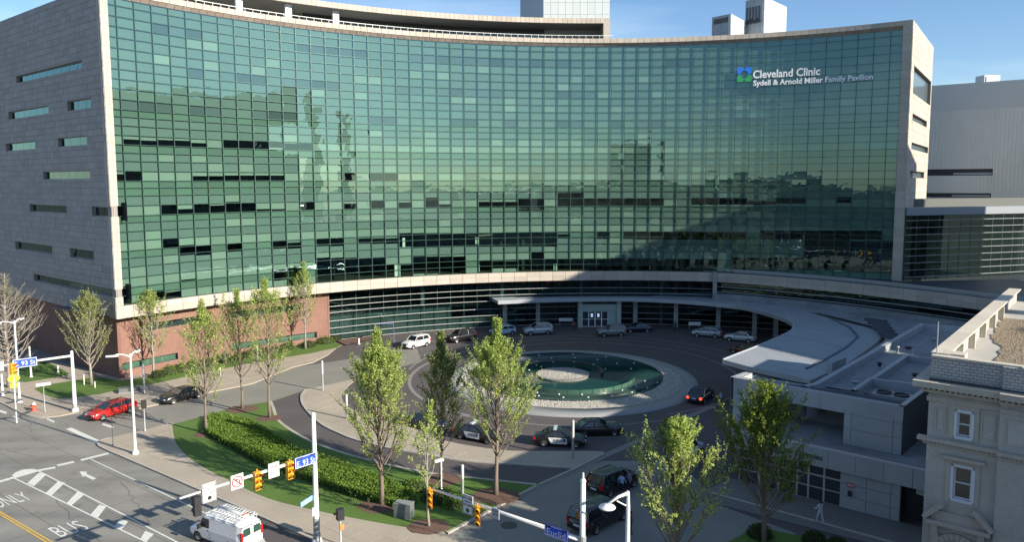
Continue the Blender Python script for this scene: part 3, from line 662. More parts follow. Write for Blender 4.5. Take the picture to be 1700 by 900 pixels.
for (u0, u1, z0, z1) in rw:
    p = MB().quad(*[RO+RW*a_-RWn*.4+Vector((0, 0, z)) for a_, z in ((u0-.1, z0-.1), (u1+.1, z0-.1), (u1+.1, z1+.1), (u0-.1, z1+.1))]); part('window', p, mat('end_window', (.10, .13, .14), .15, spec=.8), hosp)
# --- brick base under the left end
BR = FR+1.2
bs = MB()
def arcwall(b, i0, i1, r, z0, z1, holes, th=.4):
    us = sorted({i0, i1, *[max(i0, h[0]) for h in holes], *[min(i1, h[1]) for h in holes]}); zs = sorted({z0, z1, *[h[2] for h in holes], *[h[3] for h in holes]})
    for a_, b_ in zip(us, us[1:]):
        for c, d in zip(zs, zs[1:]):
            if any(h[0] < (a_+b_)/2 < h[1] and h[2] < (c+d)/2 < h[3] for h in holes): continue
            arcbox(b, a_, b_, r, r+th, c, d, max(1, int(b_-a_)))
bh = [(1.05, 4.8, 5.5, 6.4), (6.4, 11.06, 5.45, 6.35), (-.6, 2.9, 1.05, 1.95), (6.3, 12.1, .95, 1.85)]
arcwall(bs, -.6, 13.0, BR, 0, 8.0, bh)
part('brick_wall', bs, BRICK, hosp)
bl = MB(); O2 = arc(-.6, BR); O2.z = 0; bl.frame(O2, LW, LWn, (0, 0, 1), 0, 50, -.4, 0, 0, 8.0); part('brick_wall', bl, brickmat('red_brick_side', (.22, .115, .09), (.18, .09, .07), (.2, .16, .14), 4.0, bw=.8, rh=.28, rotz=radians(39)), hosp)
b = MB(); arcbox(b, 12.9, 13.02, BR-.05, BR+3, 0, 8.0); part('brick_return', b, BRICK, hosp)
for (a_, b_, c, d) in bh:
    n = int(round(b_-a_)); fo = MB(); arcbox(fo, a_, b_, BR+.2, BR+.3, c, c+.06, n); arcbox(fo, a_, b_, BR+.2, BR+.3, d-.06, d, n)
    f = part('window', fo, MULL, hosp); bk = MB(); rowmesh(bk, a_, b_, BR+.55, c, d, seg=n); part('window_recess', bk, SPAN if c < 3 else DARKIN, f)
    for k in range(n):
        p = MB(); rowmesh(p, a_+(b_-a_)*k/n+.02, a_+(b_-a_)*(k+1)/n-.02, BR+.24, c+.05, d-.05); part('pane', p, FGLASS, f)
# soffit under the tower edge
b = MB(); arcbox(b, -1.0, 54.3, FB+.1, FR+14, 7.95, 8.05, 56); part('underside', b, mat('underside', (.12, .12, .12), .9), hosp)
# --- lobby glazing with white rails
LR = FR+1.6
lobby = thing('lobby_curtain_wall', 'ground floor lobby glazing with white horizontal rails under the curved stone band', 'glass wall', tuple(arc(30, LR)))
for k in range(13, 50):
    for z0, z1 in ((.1, 2.0), (2.0, 4.4), (4.4, 6.3), (6.3, 7.95)):
        p = MB(); rowmesh(p, k+.02, k+.98, LR, z0+.02, z1-.02); part('glass_pane', p, DGLASS, lobby)
for z in (.15, 1.05, 2.05, 3.15, 4.45, 5.4, 6.35):
    b = MB(); arcbox(b, 13.0, 50, LR-.16, LR-.08, z-.03, z+.03, 74); part('rail', b, RAILM, lobby)
b = MB()
for k in range(13, 51): arcbox(b, k-.015, k+.015, LR-.07, LR+.06, 0, 7.95)
part('mullions', b, MULL, lobby, kind='stuff')
b = MB(); rowmesh(b, 13, 50, LR+6, 0, 8, seg=37); part('interior_wall', b, DARKIN, lobby)
b = MB(); arcbox(b, 13, 50, LR+.5, LR+6, 3.75, 4.1, 37); part('mezzanine_floor', b, SLABM, lobby)
b = MB(); arcbox(b, 13, 27, LR+.6, LR+.7, 0.1, 1.9, 14); arcbox(b, 13, 22, LR+.6, LR+.7, 2.0, 4.0, 9); part('lobby_screen', b, BLIND, lobby)
for i in (20, 26, 32, 38):
    b = MB(); arcbox(b, i-.12, i+.12, LR+.9, LR+1.3, 0, 8); part('column', b, mat('green_white', (.5, .58, .5), .7), lobby)
# --- roof pavilion with curved overhang
pav = thing('roof_pavilion', 'curved rooftop pavilion with deep cream overhang above the glass tower', 'pavilion', tuple(arc(20, FR+12, 47)))
i_end = fac(1012, 36, 8)[0]; PR = FR+7.5; Z0p, Z1p = 51.2, 52.05
b = MB(); arcbox(b, 4.0, i_end, PR+.06, PR+14, Z0p+.03, Z1p-.05, 40); part('overhang_roof', b, mat('overhang_soffit', (.34, .31, .26), .8, nscale=.5, namt=.1), pav)
n = 90
for k in range(n):
    a_ = 4.0+(i_end-4.0)*k/n; b_ = 4.0+(i_end-4.0)*(k+1)/n; b = MB(); arcbox(b, a_+.008, b_-.008, PR-.02, PR+.25, Z0p, Z1p); part('fascia_panel', b, STONE, pav)
b = MB(); arcbox(b, i_end-.45, i_end+.02, PR-.04, PR+8, 46.9, Z0p); part('end_pier', b, STONE, pav)
for x in (401, 482, 560):
    i = fac(x, 20, 8)[0]; b = MB(); arcbox(b, i-.2, i+.2, PR+1.2, PR+1.8, 46.9, Z0p); part('column', b, WHITEM if x < 500 else RAILM, pav)
i_g0 = fac(500, 20, 14)[0]; i_g1 = fac(903, 50, 14)[0]; b = MB(); rowmesh(b, i_g0, i_g1, PR+6, 46.9, 50.6, seg=30); part('glazing', b, mat('pavilion_glass', (.13, .2, .24), .08, spec=.9), pav)
b = MB(); rowmesh(b, i_g0, i_g1, PR+5.9, 50.6, 51.2, seg=30); part('dark_head', b, DARKM, pav)
b = MB(); rowmesh(b, i_g1, i_end, PR+6, 46.9, 51.2, seg=6); part('wall_panel', b, WALLP, pav)
b = MB()
for k in range(60):
    i = 4+(i_end-4)*k/60; arcbox(b, i-.01, i+.01, FR+1.4, FR+1.45, 47.1, 48.0)
arcbox(b, 4, i_end, FR+1.4, FR+1.45, 47.95, 48.02, 60); part('railing', b, WHITEM, pav)
# --- rooftop boxes
def panelbox(name, label, cat, pL, pR, dep, ztop, zbot, m, pm, nx, nz_, ddir=None, side=None, extra=None, group=None):
    """box whose front top corners are at pL, pR (plan); seams built as separate panels on the front"""
    d = (pR-pL); L = d.length; d.normalize(); n = ddir or Vector((-d.y, d.x, 0)); t = thing(name, label, cat, (pL.x, pL.y, zbot), group=group)
    b = MB(); b.add([(pL.x, pL.y, zbot), (pR.x, pR.y, zbot), (pR.x+n.x*dep, pR.y+n.y*dep, zbot), (pL.x+n.x*dep, pL.y+n.y*dep, zbot), (pL.x, pL.y, ztop), (pR.x, pR.y, ztop), (pR.x+n.x*dep, pR.y+n.y*dep, ztop), (pL.x+n.x*dep, pL.y+n.y*dep, ztop)],
                    [(0, 1, 5, 4), (1, 2, 6, 5), (2, 3, 7, 6), (3, 0, 4, 7), (4, 5, 6, 7)]); part('wall', b, m, t)
    nn = Vector((d.y, -d.x, 0))
    if nn.dot(Vector((pL.x, pL.y, 0))) > 0: nn = -nn
    for a_ in range(nx):
        for c in range(nz_):
            ctr = Vector((pL.x, pL.y, 0))+d*(L*(a_+.5)/nx)+nn*.02; ctr.z = zbot+(ztop-zbot)*(c+.5)/nz_
            piece('wall_panel', pm, boxM(ctr, d, nn, (0, 0, 1), L/nx-.05, .04, (ztop-zbot)/nz_-.05), t)
    return t
ELP = mat('white_enamel_panel', (.50, .55, .55), .35, rand=.04); ELS = mat('shade_grey_panel', (.30, .34, .38), .5, rand=.05)  # blue grey puts shade into the colour of the boxes' shaded faces
def atd(x, d, z): r = ray(x, 40); s = d/r.y; return Vector((r.x*s, d, z))
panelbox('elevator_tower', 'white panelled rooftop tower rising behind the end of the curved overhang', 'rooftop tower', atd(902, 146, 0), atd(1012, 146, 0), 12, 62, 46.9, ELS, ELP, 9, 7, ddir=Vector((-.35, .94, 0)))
bpy.context.view_layer.update()
t = thing('rooftop_plant_box', 'low rooftop box with a dark louvre and its lit side coloured paler', 'rooftop box', tuple(atd(1182, 135, 46.9)))
def twobox(t, x0, x1, x2, d, zt, zb, m1, m2, dd=5):
    A_ = atd(x0, d, zb); B_ = atd(x1, d-3, zb); 
    k = d+dd; C_ = atd(x2, k, zb)
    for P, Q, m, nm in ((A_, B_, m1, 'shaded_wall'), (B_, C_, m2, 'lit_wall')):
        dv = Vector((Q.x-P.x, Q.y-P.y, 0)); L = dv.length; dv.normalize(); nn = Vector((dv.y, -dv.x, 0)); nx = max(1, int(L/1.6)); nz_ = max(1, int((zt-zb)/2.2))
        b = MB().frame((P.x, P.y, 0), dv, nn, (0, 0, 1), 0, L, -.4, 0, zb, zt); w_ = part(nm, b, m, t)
        for a_ in range(nx):
            for c in range(nz_):
                ctr = Vector((P.x, P.y, 0))+dv*(L*(a_+.5)/nx)+nn*.02; ctr.z = zb+(zt-zb)*(c+.5)/nz_; piece('wall_panel', m, boxM(ctr, dv, nn, (0, 0, 1), L/nx-.05, .05, (zt-zb)/nz_-.05), t)
    D_ = A_+(C_-B_); sheet_ = MB().quad((A_.x, A_.y, zt-.02), (B_.x, B_.y, zt-.02), (C_.x, C_.y, zt-.02), (D_.x, D_.y, zt-.02)); part('roof', sheet_, m1, t)
    b = MB().quad((A_.x, A_.y, zb), (D_.x, D_.y, zb), (D_.x, D_.y, zt), (A_.x, A_.y, zt)); part('rear_wall', b, m1, t)
    return A_, B_
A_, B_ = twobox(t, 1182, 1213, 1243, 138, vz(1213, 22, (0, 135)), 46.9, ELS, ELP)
dv = (B_-A_); dv.z = 0; dv.normalize(); nn = Vector((dv.y, -dv.x, 0)); zt_ = vz(1213, 22, (0, 135))
lv = MB()
for k in range(4): lv.frame((A_.x, A_.y, 0), dv, nn, (0, 0, 1), .4, (B_-A_).length-.5, .04, .16, zt_-1.3+k*.22, zt_-1.18+k*.22)
part('louvre', lv, DARKM, t)
t = thing('rooftop_stair_tower', 'tall rooftop tower with dark curved pipes at its top and a small white vent', 'rooftop tower', tuple(atd(1237, 140, 46.9)))
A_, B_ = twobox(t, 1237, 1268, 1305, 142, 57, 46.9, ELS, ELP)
dv = (B_-A_); dv.z = 0; Lb = dv.length; dv.normalize(); nn = Vector((dv.y, -dv.x, 0))
for k, h_ in enumerate((1.6, 1.9, 1.3, 1.8, 1.5)):
    p0 = Vector((A_.x, A_.y, 52.6))+dv*(.5+k*.62)+nn*.25; part('pipe', MB().tube([p0+Vector((0, 0, 3)), p0+Vector((0, 0, .3)), p0+dv*.15, p0+dv*.3+Vector((0, 0, .25)), p0+dv*.32+Vector((0, 0, h_*.5))], .09, 6), DARKM, t, True)
v0 = Vector((B_.x, B_.y, 0))
part('vent', MB().box((v0.x+2.9, v0.y+3.5, 50.6), (.8, 1.4, .7), .9), GREYM, t)
# --- the sign
SG = thing('building_sign', 'white letter hospital name with blue and green square emblem high on the glass', 'sign', tuple(arc(47, FR-.3, 38)))
SGW = mat('sign_letter_white', (.85, .87, .88), .5); SGB = mat('emblem_blue', (.02, .18, .72), .5); SGG = mat('emblem_green', (.03, .33, .12), .5)
def bend(i0, z0, sl, r):
    def fn(p): i = i0+p.x/(r*DTH); return arc(i, r-p.z, z0+p.y)
    return fn
def signline(body, x0, x1, yb, size):
    i0, z0 = fac(x0, yb); i1, z1 = fac(x1, yb); wd = (i1-i0)*FR*DTH; text_part(body, size, None, SG, SGW, width=wd, extrude=.06, fn=bend(i0, z0, 0, FR-.3))
iA, zA = fac(1250, 129.5); iB, _ = fac(1361, 124); text_part('Cleveland Clinic', 1.7, None, SG, SGW, width=(iB-iA)*FR*DTH, extrude=.07, bold=.035, fn=bend(iA, zA-.05, 0, FR-.3))
iA, zA = fac(1250.5, 142.3); iB, _ = fac(1449, 130); text_part('Sydell & Arnold Miller Family Pavilion', 1.16, None, SG, SGW, width=(iB-iA)*FR*DTH, extrude=.07, bold=.03, fn=bend(iA, zA, 0, FR-.3))
i0, z1 = fac(1224, 112.5); i1, z0 = fac(1247.5, 135.5); i0_, W_ = i0, (i1-i0)*FR*DTH
def emb(poly, m, nm):
    b = MB(); P = [arc(i0+W_*u/(FR*DTH), FR-.34, z0+(z1-z0)*v) for u, v in poly]; Q = [arc(i0+W_*u/(FR*DTH), FR-.22, z0+(z1-z0)*v) for u, v in poly]; n = len(P)
    b.add(P+Q, [tuple(range(n)), tuple(range(2*n-1, n-1, -1))]+[(k, (k+1) % n, (k+1) % n+n, k+n) for k in range(n)]); part(nm, b, m, SG)
def quarter(sx, sy):
    pts = []; R_ = .27
    for k in range(7):
        a_ = pi/2*k/6; pts.append((.5+sx*R_*cos(a_), .5+sy*R_*sin(a_)))
    return pts+[(.5+sx*.03, .5+sy*.40), (.5+sx*.12, .5+sy*.5), (.5+sx*.44, .5+sy*.5), (.5+sx*.5, .5+sy*.44), (.5+sx*.5, .5+sy*.12), (.5+sx*.40, .5+sy*.03)]
emb(quarter(-1, 1), SGB, 'emblem_square'); emb(quarter(1, 1), SGB, 'emblem_square'); emb(quarter(-1, -1), SGG, 'emblem_square'); emb(quarter(1, -1), SGG, 'emblem_square')
# ------------------------------------------------------------------ podium terrace on the right
def polyoff(P, off):
    out = []
    for i, p in enumerate(P):
        d = (P[min(i+1, len(P)-1)]-P[max(i-1, 0)]); d.z = 0; d.normalize(); out.append(p+Vector((-d.y, d.x, 0))*off)
    return out
def wallpath(b, P, th, z0, z1, mi=None):        # wall along a path, th > 0 to the far side
    Q = polyoff(P, th); rows = [[Vector((p.x, p.y, z0)), Vector((p.x, p.y, z1)), Vector((q.x, q.y, z1)), Vector((q.x, q.y, z0))] for p, q in zip(P, Q)]
    return b.strip(rows, mi, close=True)
def resample(P, step):
    out = [P[0].copy()]; acc = 0
    for a, c in zip(P, P[1:]):
        L = (c-a).length; t = step-acc
        while t < L: out.append(a.lerp(c, t/L)); t += step
        acc = (acc+L) % step
    return out
PT = [Vector(p) for p in ((33.0, 122.0, 0), (36.5, 119.9, 0), (41.5, 116.2, 0), (48.3, 109.8, 0), (54.2, 102.2, 0), (59.2, 94.4, 0), (64, 85.5, 0), (72, 70, 0))]
PT = resample(smoothline(PT, 5), 1.9)
pod = thing('podium', 'low dark glazed podium with a curving pale stone band right of the canopy', 'podium', (48, 111, 0))
b = MB(); wallpath(b, PT, .9, 7.9, 9.38); part('band_backing', b, STONEJ, pod)
for a, c in zip(PT, PT[1:]):
    d = (c-a).normalized(); n = Vector((-d.y, d.x, 0)); L = (c-a).length
    for z0, z1 in ((7.9, 8.63), (8.66, 9.4)):
        m_ = (a+c)/2; piece('band_panel', STONE, boxM((m_.x-n.x*.03, m_.y-n.y*.03, (z0+z1)/2), d, n, (0, 0, 1), L-.03, .07, z1-z0), pod)
top = PT+[C1+RW*12+RWn*14, Vector((C1.x, C1.y, 0))]+[arc(i, FR+.3) for i in range(53, 41, -1)]
o = sheet('terrace_deck', top, 9.36, mat('dark_deck', (.05, .055, .065), .5, nscale=1, namt=.2)); del o['kind']; o.parent = pod; o.matrix_parent_inverse = WM(pod).inverted()
b = MB(); wallpath(b, polyoff(PT, .25), .06, 9.95, 10.02); wallpath(b, polyoff(PT, 1.6), .1, 9.4, 9.9); part('terrace_rail', b, GREYM, pod)
G_ = polyoff(PT, 1.2)
for a, c in zip(G_, G_[1:]): p = MB().quad((a.x, a.y, 6.0), (c.x, c.y, 6.0), (c.x, c.y, 7.9), (a.x, a.y, 7.9)); part('glass_pane', p, DGLASS, pod)
b = MB(); wallpath(b, polyoff(PT, .95), .1, 6.95, 7.03); wallpath(b, polyoff(PT, .9), .1, 6.15, 6.22); part('rail', b, RAILM, pod)
b = MB(); Q = polyoff(PT, 5)
b.strip([[Vector((p.x, p.y, 5)), Vector((p.x, p.y, 8))] for p in Q]); part('interior_wall', b, DARKIN, pod)
b = MB(); wallpath(b, polyoff(PT, -.6), 1.6, 5.0, 6.0); part('ledge', b, ROOFM, pod)
b = MB(); p = arc(41.85, FB-.5); d = (arc(42, FB)-arc(41, FB)).normalized(); b.frame((p.x, p.y, 0), d, Vector((-d.y, d.x, 0)), (0, 0, 1), -.33, .33, -.2, .5, 4.9, 9.5); part('stone_pier', b, STONEG, pod)
# link building right of the tower
lk = thing('link_building', 'low dark glass wing with pale horizontal fins, right of the tower end', 'building', (C1.x+1, C1.y, 0))
zl = vz(1510, 345, C1); R_ = g(1700, 353.5, zl); LO = Vector((C1.x+.5, C1.y+.3, 0)); ld = (Vector((R_.x, R_.y, 0))-LO); 
if ld.length < 5: ld = Vector((1, .2, 0))
ld = Vector((.95, .30, 0)); ld.normalize(); ln = Vector((ld.y, -ld.x, 0)); LL = 34
for k in range(16):
    for j in range(5):
        z0 = 9.4+(zl-1.2-9.4)*j/5; z1 = 9.4+(zl-1.2-9.4)*(j+1)/5; q = LO+ld*(k*2.1+.03); s_ = LO+ld*(k*2.1+2.07)
        part('glass_pane', MB().quad((q.x, q.y, z0+.03), (s_.x, s_.y, z0+.03), (s_.x, s_.y, z1-.03), (q.x, q.y, z1-.03)), DGLASS, lk)
for z in [9.9+(zl-1.9-9.9)*j/8 for j in range(9)]:
    part('fin', MB().frame((LO.x, LO.y, 0), ld, ln, (0, 0, 1), 0, LL, .06, .16, z-.035, z+.035), GREYM, lk)
part('mullions', (lambda b: [b.frame((LO.x, LO.y, 0), ld, ln, (0, 0, 1), k*2.1-.04, k*2.1+.04, -.1, .03, 9.4, zl-1.2) for k in range(17)] and b)(MB()), MULL, lk, kind='stuff')
part('parapet', MB().frame((LO.x, LO.y, 0), ld, ln, (0, 0, 1), -.1, LL, -1.2, .25, zl-1.15, zl), mat('link_parapet', (.24, .27, .30), .5), lk)
part('interior_wall', MB().frame((LO.x, LO.y, 0), ld, ln, (0, 0, 1), 0, LL, -6, -5.5, 9, zl-1.2), DARKIN, lk)
part('roof', MB().frame((LO.x, LO.y, 0), ld, ln, (0, 0, 1), 0, LL, -25, -1.2, zl-.7, zl-.5), ROOFM, lk)
part('plant_screen', MB().frame((LO.x, LO.y, 0), ld, ln, (0, 0, 1), 1.5, LL, -7, -6, zl-.5, zl+1.1), mat('dark_louvre', (.10, .11, .10), .7), lk)
# ribbed building behind
rb = thing('ribbed_metal_building', 'tall pale ribbed metal building with two long slot windows behind the tower', 'building', (120, 150, 0))
A_ = atd(1520, 152, 0); B_ = atd(1760, 138, 0); d = (B_-A_); Lr = d.length; d.normalize(); n = Vector((d.y, -d.x, 0)); zt = vz(1545, 143, atd(1545, 151, 0))
O = Vector((A_.x, A_.y, 0)); holes = []
for a_, c_ in (((1500, 281.5), (1648, 291)), ((1500, 320), (1645, 328.5))):
    r1 = on_wall(*a_, O, d); r2 = on_wall(*c_, O, d); holes.append((.2, r2[0], r2[1], r1[1]))
us = sorted({0, Lr, *[h[1] for h in holes], .2}); zs = sorted({0, zt-5, *[h[2] for h in holes], *[h[3] for h in holes]}); b = MB()
for u0, u1 in zip(us, us[1:]):
    for z0, z1 in zip(zs, zs[1:]):
        if any(h[0] < (u0+u1)/2 < h[1] and h[2] < (z0+z1)/2 < h[3] for h in holes): continue
        b.frame(O, d, n, (0, 0, 1), u0, u1, -.5, 0, z0, z1)
        k = u0
        while k < u1-.1: b.frame(O, d, n, (0, 0, 1), k, k+.22, .0, .12, z0, z1); k += .62
part('ribbed_wall', b, CORR, rb)
part('parapet_wall', MB().frame(O, d, n, (0, 0, 1), 0, Lr, -.5, .05, zt-5, zt), mat('parapet_metal', (.64, .62, .57), .5), rb)
part('roof', MB().frame(O, d, n, (0, 0, 1), 0, Lr, -40, -.5, zt-.6, zt-.3), ROOFM, rb)
for h in holes:
    part('window', MB().frame(O, d, n, (0, 0, 1), h[0], h[1], -.45, -.35, h[2], h[3]), DARKM, rb)
    part('window_liner', MB().frame(O, d, n, (0, 0, 1), h[1]-6.5, h[1]-.2, -.34, -.2, h[2]+.15, h[2]+.55), GREYM, rb)
t = thing('rooftop_vent_unit', 'small pale vent unit on the roof of the ribbed metal building', 'rooftop unit', tuple(atd(1647, 146, zt)))
p = atd(1645, 146, zt); part('casing', MB().box((p.x, p.y, zt+.5), (3.2, 2.4, 1.6), .1), ELP, t); part('louvre', MB().box((p.x-.2, p.y-1.3, zt+.5), (1.9, .1, 1.0), .1), GREYM, t)
# ------------------------------------------------------------------ entrance canopy
cn = thing('entrance_canopy', 'sweeping grey metal canopy curving over the hospital drop-off lane', 'canopy', (30, 122, 0))
ZC = 5.0
front = smoothline([g(x, y, ZC) for x, y in ((827, 500.5), (898, 497.5), (980, 496), (1048, 496), (1105, 498), (1150, 501), (1210, 506.5), (1240, 511), (1266, 517.5), (1288, 524), (1306, 531), (1316, 539), (1313, 548), (1300, 555.5), (1260, 573), (1223, 587.5), (1199, 597))], 3)
right = [g(x, y, ZC) for x, y in ((1240, 608), (1314, 624), (1345, 632))]
outer = smoothline([g(x, y, ZC) for x, y in ((1404, 606), (1440, 580), (1458, 566), (1467, 552), (1462, 544), (1448, 536), (1420, 524), (1380, 514), (1350, 508), (1300, 499.5), (1250, 494), (1200, 490), (1150, 486.5))], 3)
backp = [arc(i, FR+1.0) for i in range(37, 26, -2)]+[g(804, 487.5, ZC)]
pts = [Vector((p.x, p.y, 0)) for p in front+right+outer+backp]
o = sheet('canopy_roof', pts, ZC, CANOPY, thick=.5); del o['kind']; o.parent = cn; o.matrix_parent_inverse = WM(cn).inverted()
b = MB(); wallpath(b, [Vector((p.x, p.y, 0)) for p in front], .18, ZC-.02, ZC+.07); part('front_edge', b, mat('canopy_edge', (.52, .56, .60), .35, metal=.2), cn)
b = MB(); q = [g(x, y, ZC) for x, y in ((1375, 528), (1410, 545), (1423, 560), (1403, 578), (1366, 599), (1337, 613))]; wallpath(b, [Vector((p.x, p.y, 0)) for p in q], .22, ZC+.0, ZC+.13); part('roof_gutter', b, mat('gutter', (.12, .14, .17), .6), cn)
for a_ in (((1265, 573), (1380, 600)), ((1300, 556), (1403, 578)), ((1316, 540), (1423, 560)), ((1306, 531), (1400, 540)), ((1266, 517), (1375, 528))):
    b = MB(); q = [g(x, y, ZC) for x, y in a_]; wallpath(b, [Vector((p.x, p.y, 0)) for p in q], .05, ZC, ZC+.05); part('roof_seam', b, mat('seam', (.28, .30, .33), .5), cn)
zb_ = ZC; p0, p1 = g(1381, 621, zb_), g(1404, 611, zb_); d = (p1-p0); Ld = d.length; d.normalize(); n = Vector((-d.y, d.x, 0))
part('end_upstand', MB().frame((p0.x, p0.y, 0), d, n, (0, 0, 1), 0, Ld, 0, .5, zb_-.4, zb_+1.1), CANOPY, cn)
COLM = mat('column_cladding', (.33, .34, .35), .6, nscale=.8, namt=.08)
for (x, y) in ((33.56, 121.7), (27.2, 124.1), (20.7, 126.0), (38.06, 117.3), (40.6, 115.0), (4.35, 126.3), (-1.2, 124.5), (43.5, 108.5)):
    part('column', MB().box((x, y, 2.3), (.7, .55, 4.55), -.3 if x > 25 else 0), COLM, cn)
# entrance doors
PM = mat('portal_green_white', (.34, .42, .38), .6)
ent = thing('entrance_portal', 'pale green framed entrance doors glowing under the canopy', 'entrance', (13, 123.6, 0))
def atz(x, dd): r = ray(x, 530); s = dd/r.y; return r.x*s
x0, x1 = atz(960, 124), atz(1031, 124); yp = 124.0
part('portal_frame', (lambda b: (b.frame((0, 0, 0), (1, 0, 0), (0, 1, 0), (0, 0, 1), x0, x0+.7, yp, yp+2.6, 0, 4.4), b.frame((0, 0, 0), (1, 0, 0), (0, 1, 0), (0, 0, 1), x1-.7, x1, yp, yp+2.6, 0, 4.4), b.frame((0, 0, 0), (1, 0, 0), (0, 1, 0), (0, 0, 1), x0+.7, x1-.7, yp+.3, yp+2.6, 2.75, 3.9)) and b)(MB()), PM, ent)
dx0, dx1 = atz(967, 124), atz(1010, 124); DL = mat('door_glass', (.04, .05, .06), .1, spec=.8)
for k in range(4):
    a_ = dx0+(dx1-dx0)*k/4; c_ = dx0+(dx1-dx0)*(k+1)/4; f = MB()
    for (u0, u1, z0, z1) in ((a_, a_+.08, .05, 2.7), (c_-.08, c_, .05, 2.7), (a_+.08, c_-.08, .05, .15), (a_+.08, c_-.08, 1.3, 1.4), (a_+.08, c_-.08, 2.6, 2.7)): f.frame((0, 0, 0), (1, 0, 0), (0, 1, 0), (0, 0, 1), u0, u1, yp+.5, yp+.6, z0, z1)
    dr = part('door', f, WHITEM, ent); part('pane', MB().frame((0, 0, 0), (1, 0, 0), (0, 1, 0), (0, 0, 1), a_+.08, c_-.08, yp+.53, yp+.55, .15, 2.6), DL, dr)
    if k in (1, 2): part('notice', MB().frame((0, 0, 0), (1, 0, 0), (0, 1, 0), (0, 0, 1), a_+.35, c_-.35, yp+.48, yp+.5, 1.7, 2.3), mat('lit_notice', (.6, .7, .85), .5, emit=(.5, .6, .9), es=.35), dr)
part('side_wall', MB().frame((0, 0, 0), (1, 0, 0), (0, 1, 0), (0, 0, 1), dx1, x1-.7, yp+.5, yp+.7, 0, 2.75), PM, ent)
for i_, (xa, xb, yy, lab) in enumerate(((853, 872, 541, 'left of the silver car with roof rails'), (928, 951, 541, 'just left of the entrance doors'), (1143, 1163, 548, 'behind the small grey wagon'))):
    a_, c_ = g(xa, yy), g(xb, yy); t = thing('sign_board', 'low white valet board on two posts, '+lab, 'sign board', ((a_.x+c_.x)/2, a_.y, 0), group='valet boards under the canopy')
    part('board', MB().frame((0, 0, 0), (1, 0, 0), (0, 1, 0), (0, 0, 1), a_.x, c_.x, a_.y, a_.y+.06, .75, 1.3), WHITEM, t)
    for x in (a_.x+.15, c_.x-.15): part('post', MB().box((x, a_.y+.1, .4), (.07, .07, .8)), GREYM, t)
# ------------------------------------------------------------------ fountain
fo = thing('fountain', 'round fountain with pale coping, pebble ring and glass arcs in the middle of the plaza', 'fountain', (7.1, 91.2, 0))
def circ_pts(c, r, n=96): return [(c[0]+r*cos(2*pi*k/n), c[1]+r*sin(2*pi*k/n)) for k in range(n)]
b = MB(); n = 96; o_ = circ_pts((7.11, 91.22), 15.26); i_ = circ_pts((7.40, 91.80), 13.5); w_ = circ_pts((6.7, 93.35), 12.15)
rows = [[(p[0], p[1], 0) for p in circ_pts((7.11, 91.22), 15.34)], [(p[0], p[1], .17) for p in o_], [(p[0], p[1], .20) for p in i_], [(p[0], p[1], .13) for p in i_]]
rows = [r+[r[0]] for r in rows]; b.strip(rows); part('coping', b, COPING, fo, True)
b = MB(); rows = [[(p[0], p[1], .13) for p in i_], [(p[0], p[1], .12) for p in w_], [(p[0], p[1], .02) for p in w_]]; rows = [r+[r[0]] for r in rows]; b.strip(rows); part('pebble_bed', b, mat('pebble_bed', (.30, .28, .24), .9, nscale=9, namt=.4, bump=1), fo)
pb = MB(); q = random.Random(5)
def pebble(b, x, y, z, r):
    a_ = q.random()*6.3; vs = []
    for k in range(5): vs.append((x+r*cos(a_+k*1.257)*q.uniform(.8, 1.2), y+r*sin(a_+k*1.257)*q.uniform(.8, 1.2), z))
    vs.append((x, y, z+r*.75)); b.add(vs, [(k, (k+1) % 5, 5) for k in range(5)])
cnt = 0
while cnt < 9000:
    a_ = q.random()*2*pi; rr_ = 8+q.random()*6; x, y = 7.3+rr_*cos(a_), 92+rr_*sin(a_)
    if hypot(x-7.4, y-91.8) < 13.4 and hypot(x-6.7, y-93.35) > 12.1: pebble(pb, x, y, .12, q.uniform(.05, .12)); cnt += 1
for _ in range(3500):
    a_ = q.random()*2*pi; rr_ = 3.3*sqrt(q.random()); pebble(pb, 6.28+rr_*cos(a_), 92.84+rr_*sin(a_)*.85, .24+.10*(1-rr_/3.3), q.uniform(.05, .12))
part('pebbles', pb, PEBB, fo, kind='stuff')
m, t_, p_ = nmat('water'); p_.inputs['Base Color'].default_value = (.012, .05, .042, 1); p_.inputs['Roughness'].default_value = .03; p_.inputs['IOR'].default_value = 1.33
nn_ = t_.nodes.new('ShaderNodeTexNoise'); nn_.inputs['Scale'].default_value = 1.6; gm_ = t_.nodes.new('ShaderNodeNewGeometry'); bp_ = t_.nodes.new('ShaderNodeBump'); bp_.inputs['Strength'].default_value = .6; bp_.inputs['Distance'].default_value = .01
t_.links.new(gm_.outputs['Position'], nn_.inputs[0]); t_.links.new(nn_.outputs[0], bp_.inputs['Height']); t_.links.new(bp_.outputs[0], p_.inputs['Normal'])
b = MB(); b.add([(p[0], p[1], .08) for p in circ_pts((6.7, 93.35), 12.2)], [tuple(range(96))]); part('water', b, m, fo)
GW = mat('fountain_green_wall', (.055, .12, .09), .25, spec=.6); DW = mat('fountain_dark_wall', (.03, .06, .055), .3)
b = MB(); b.lathe((6.28, 92.84, 0), [(3.35, .05), (3.35, .24), (3.2, .27), (0.01, .35)], 40); part('island', b, mat('island_bed', (.2, .195, .17), .9, nscale=9, namt=.4), fo)
b = MB(); b.lathe((6.32, 94.25, 0), [(5.22, .05), (5.22, .38), (5.0, .38), (5.0, .05)], 60, a0=radians(-20), a1=radians(200)); part('ring_wall', b, DW, fo)
for k in range(14):
    a0, a1 = radians(205+k*10), radians(205+k*10+9.4); b = MB(); b.lathe((7.04, 92.11, 0), [(8.1, .05), (8.1, .6), (8.02, .6), (8.02, .05)], 3, a0=a0, a1=a1); part('glass_panel', b, GW, fo)
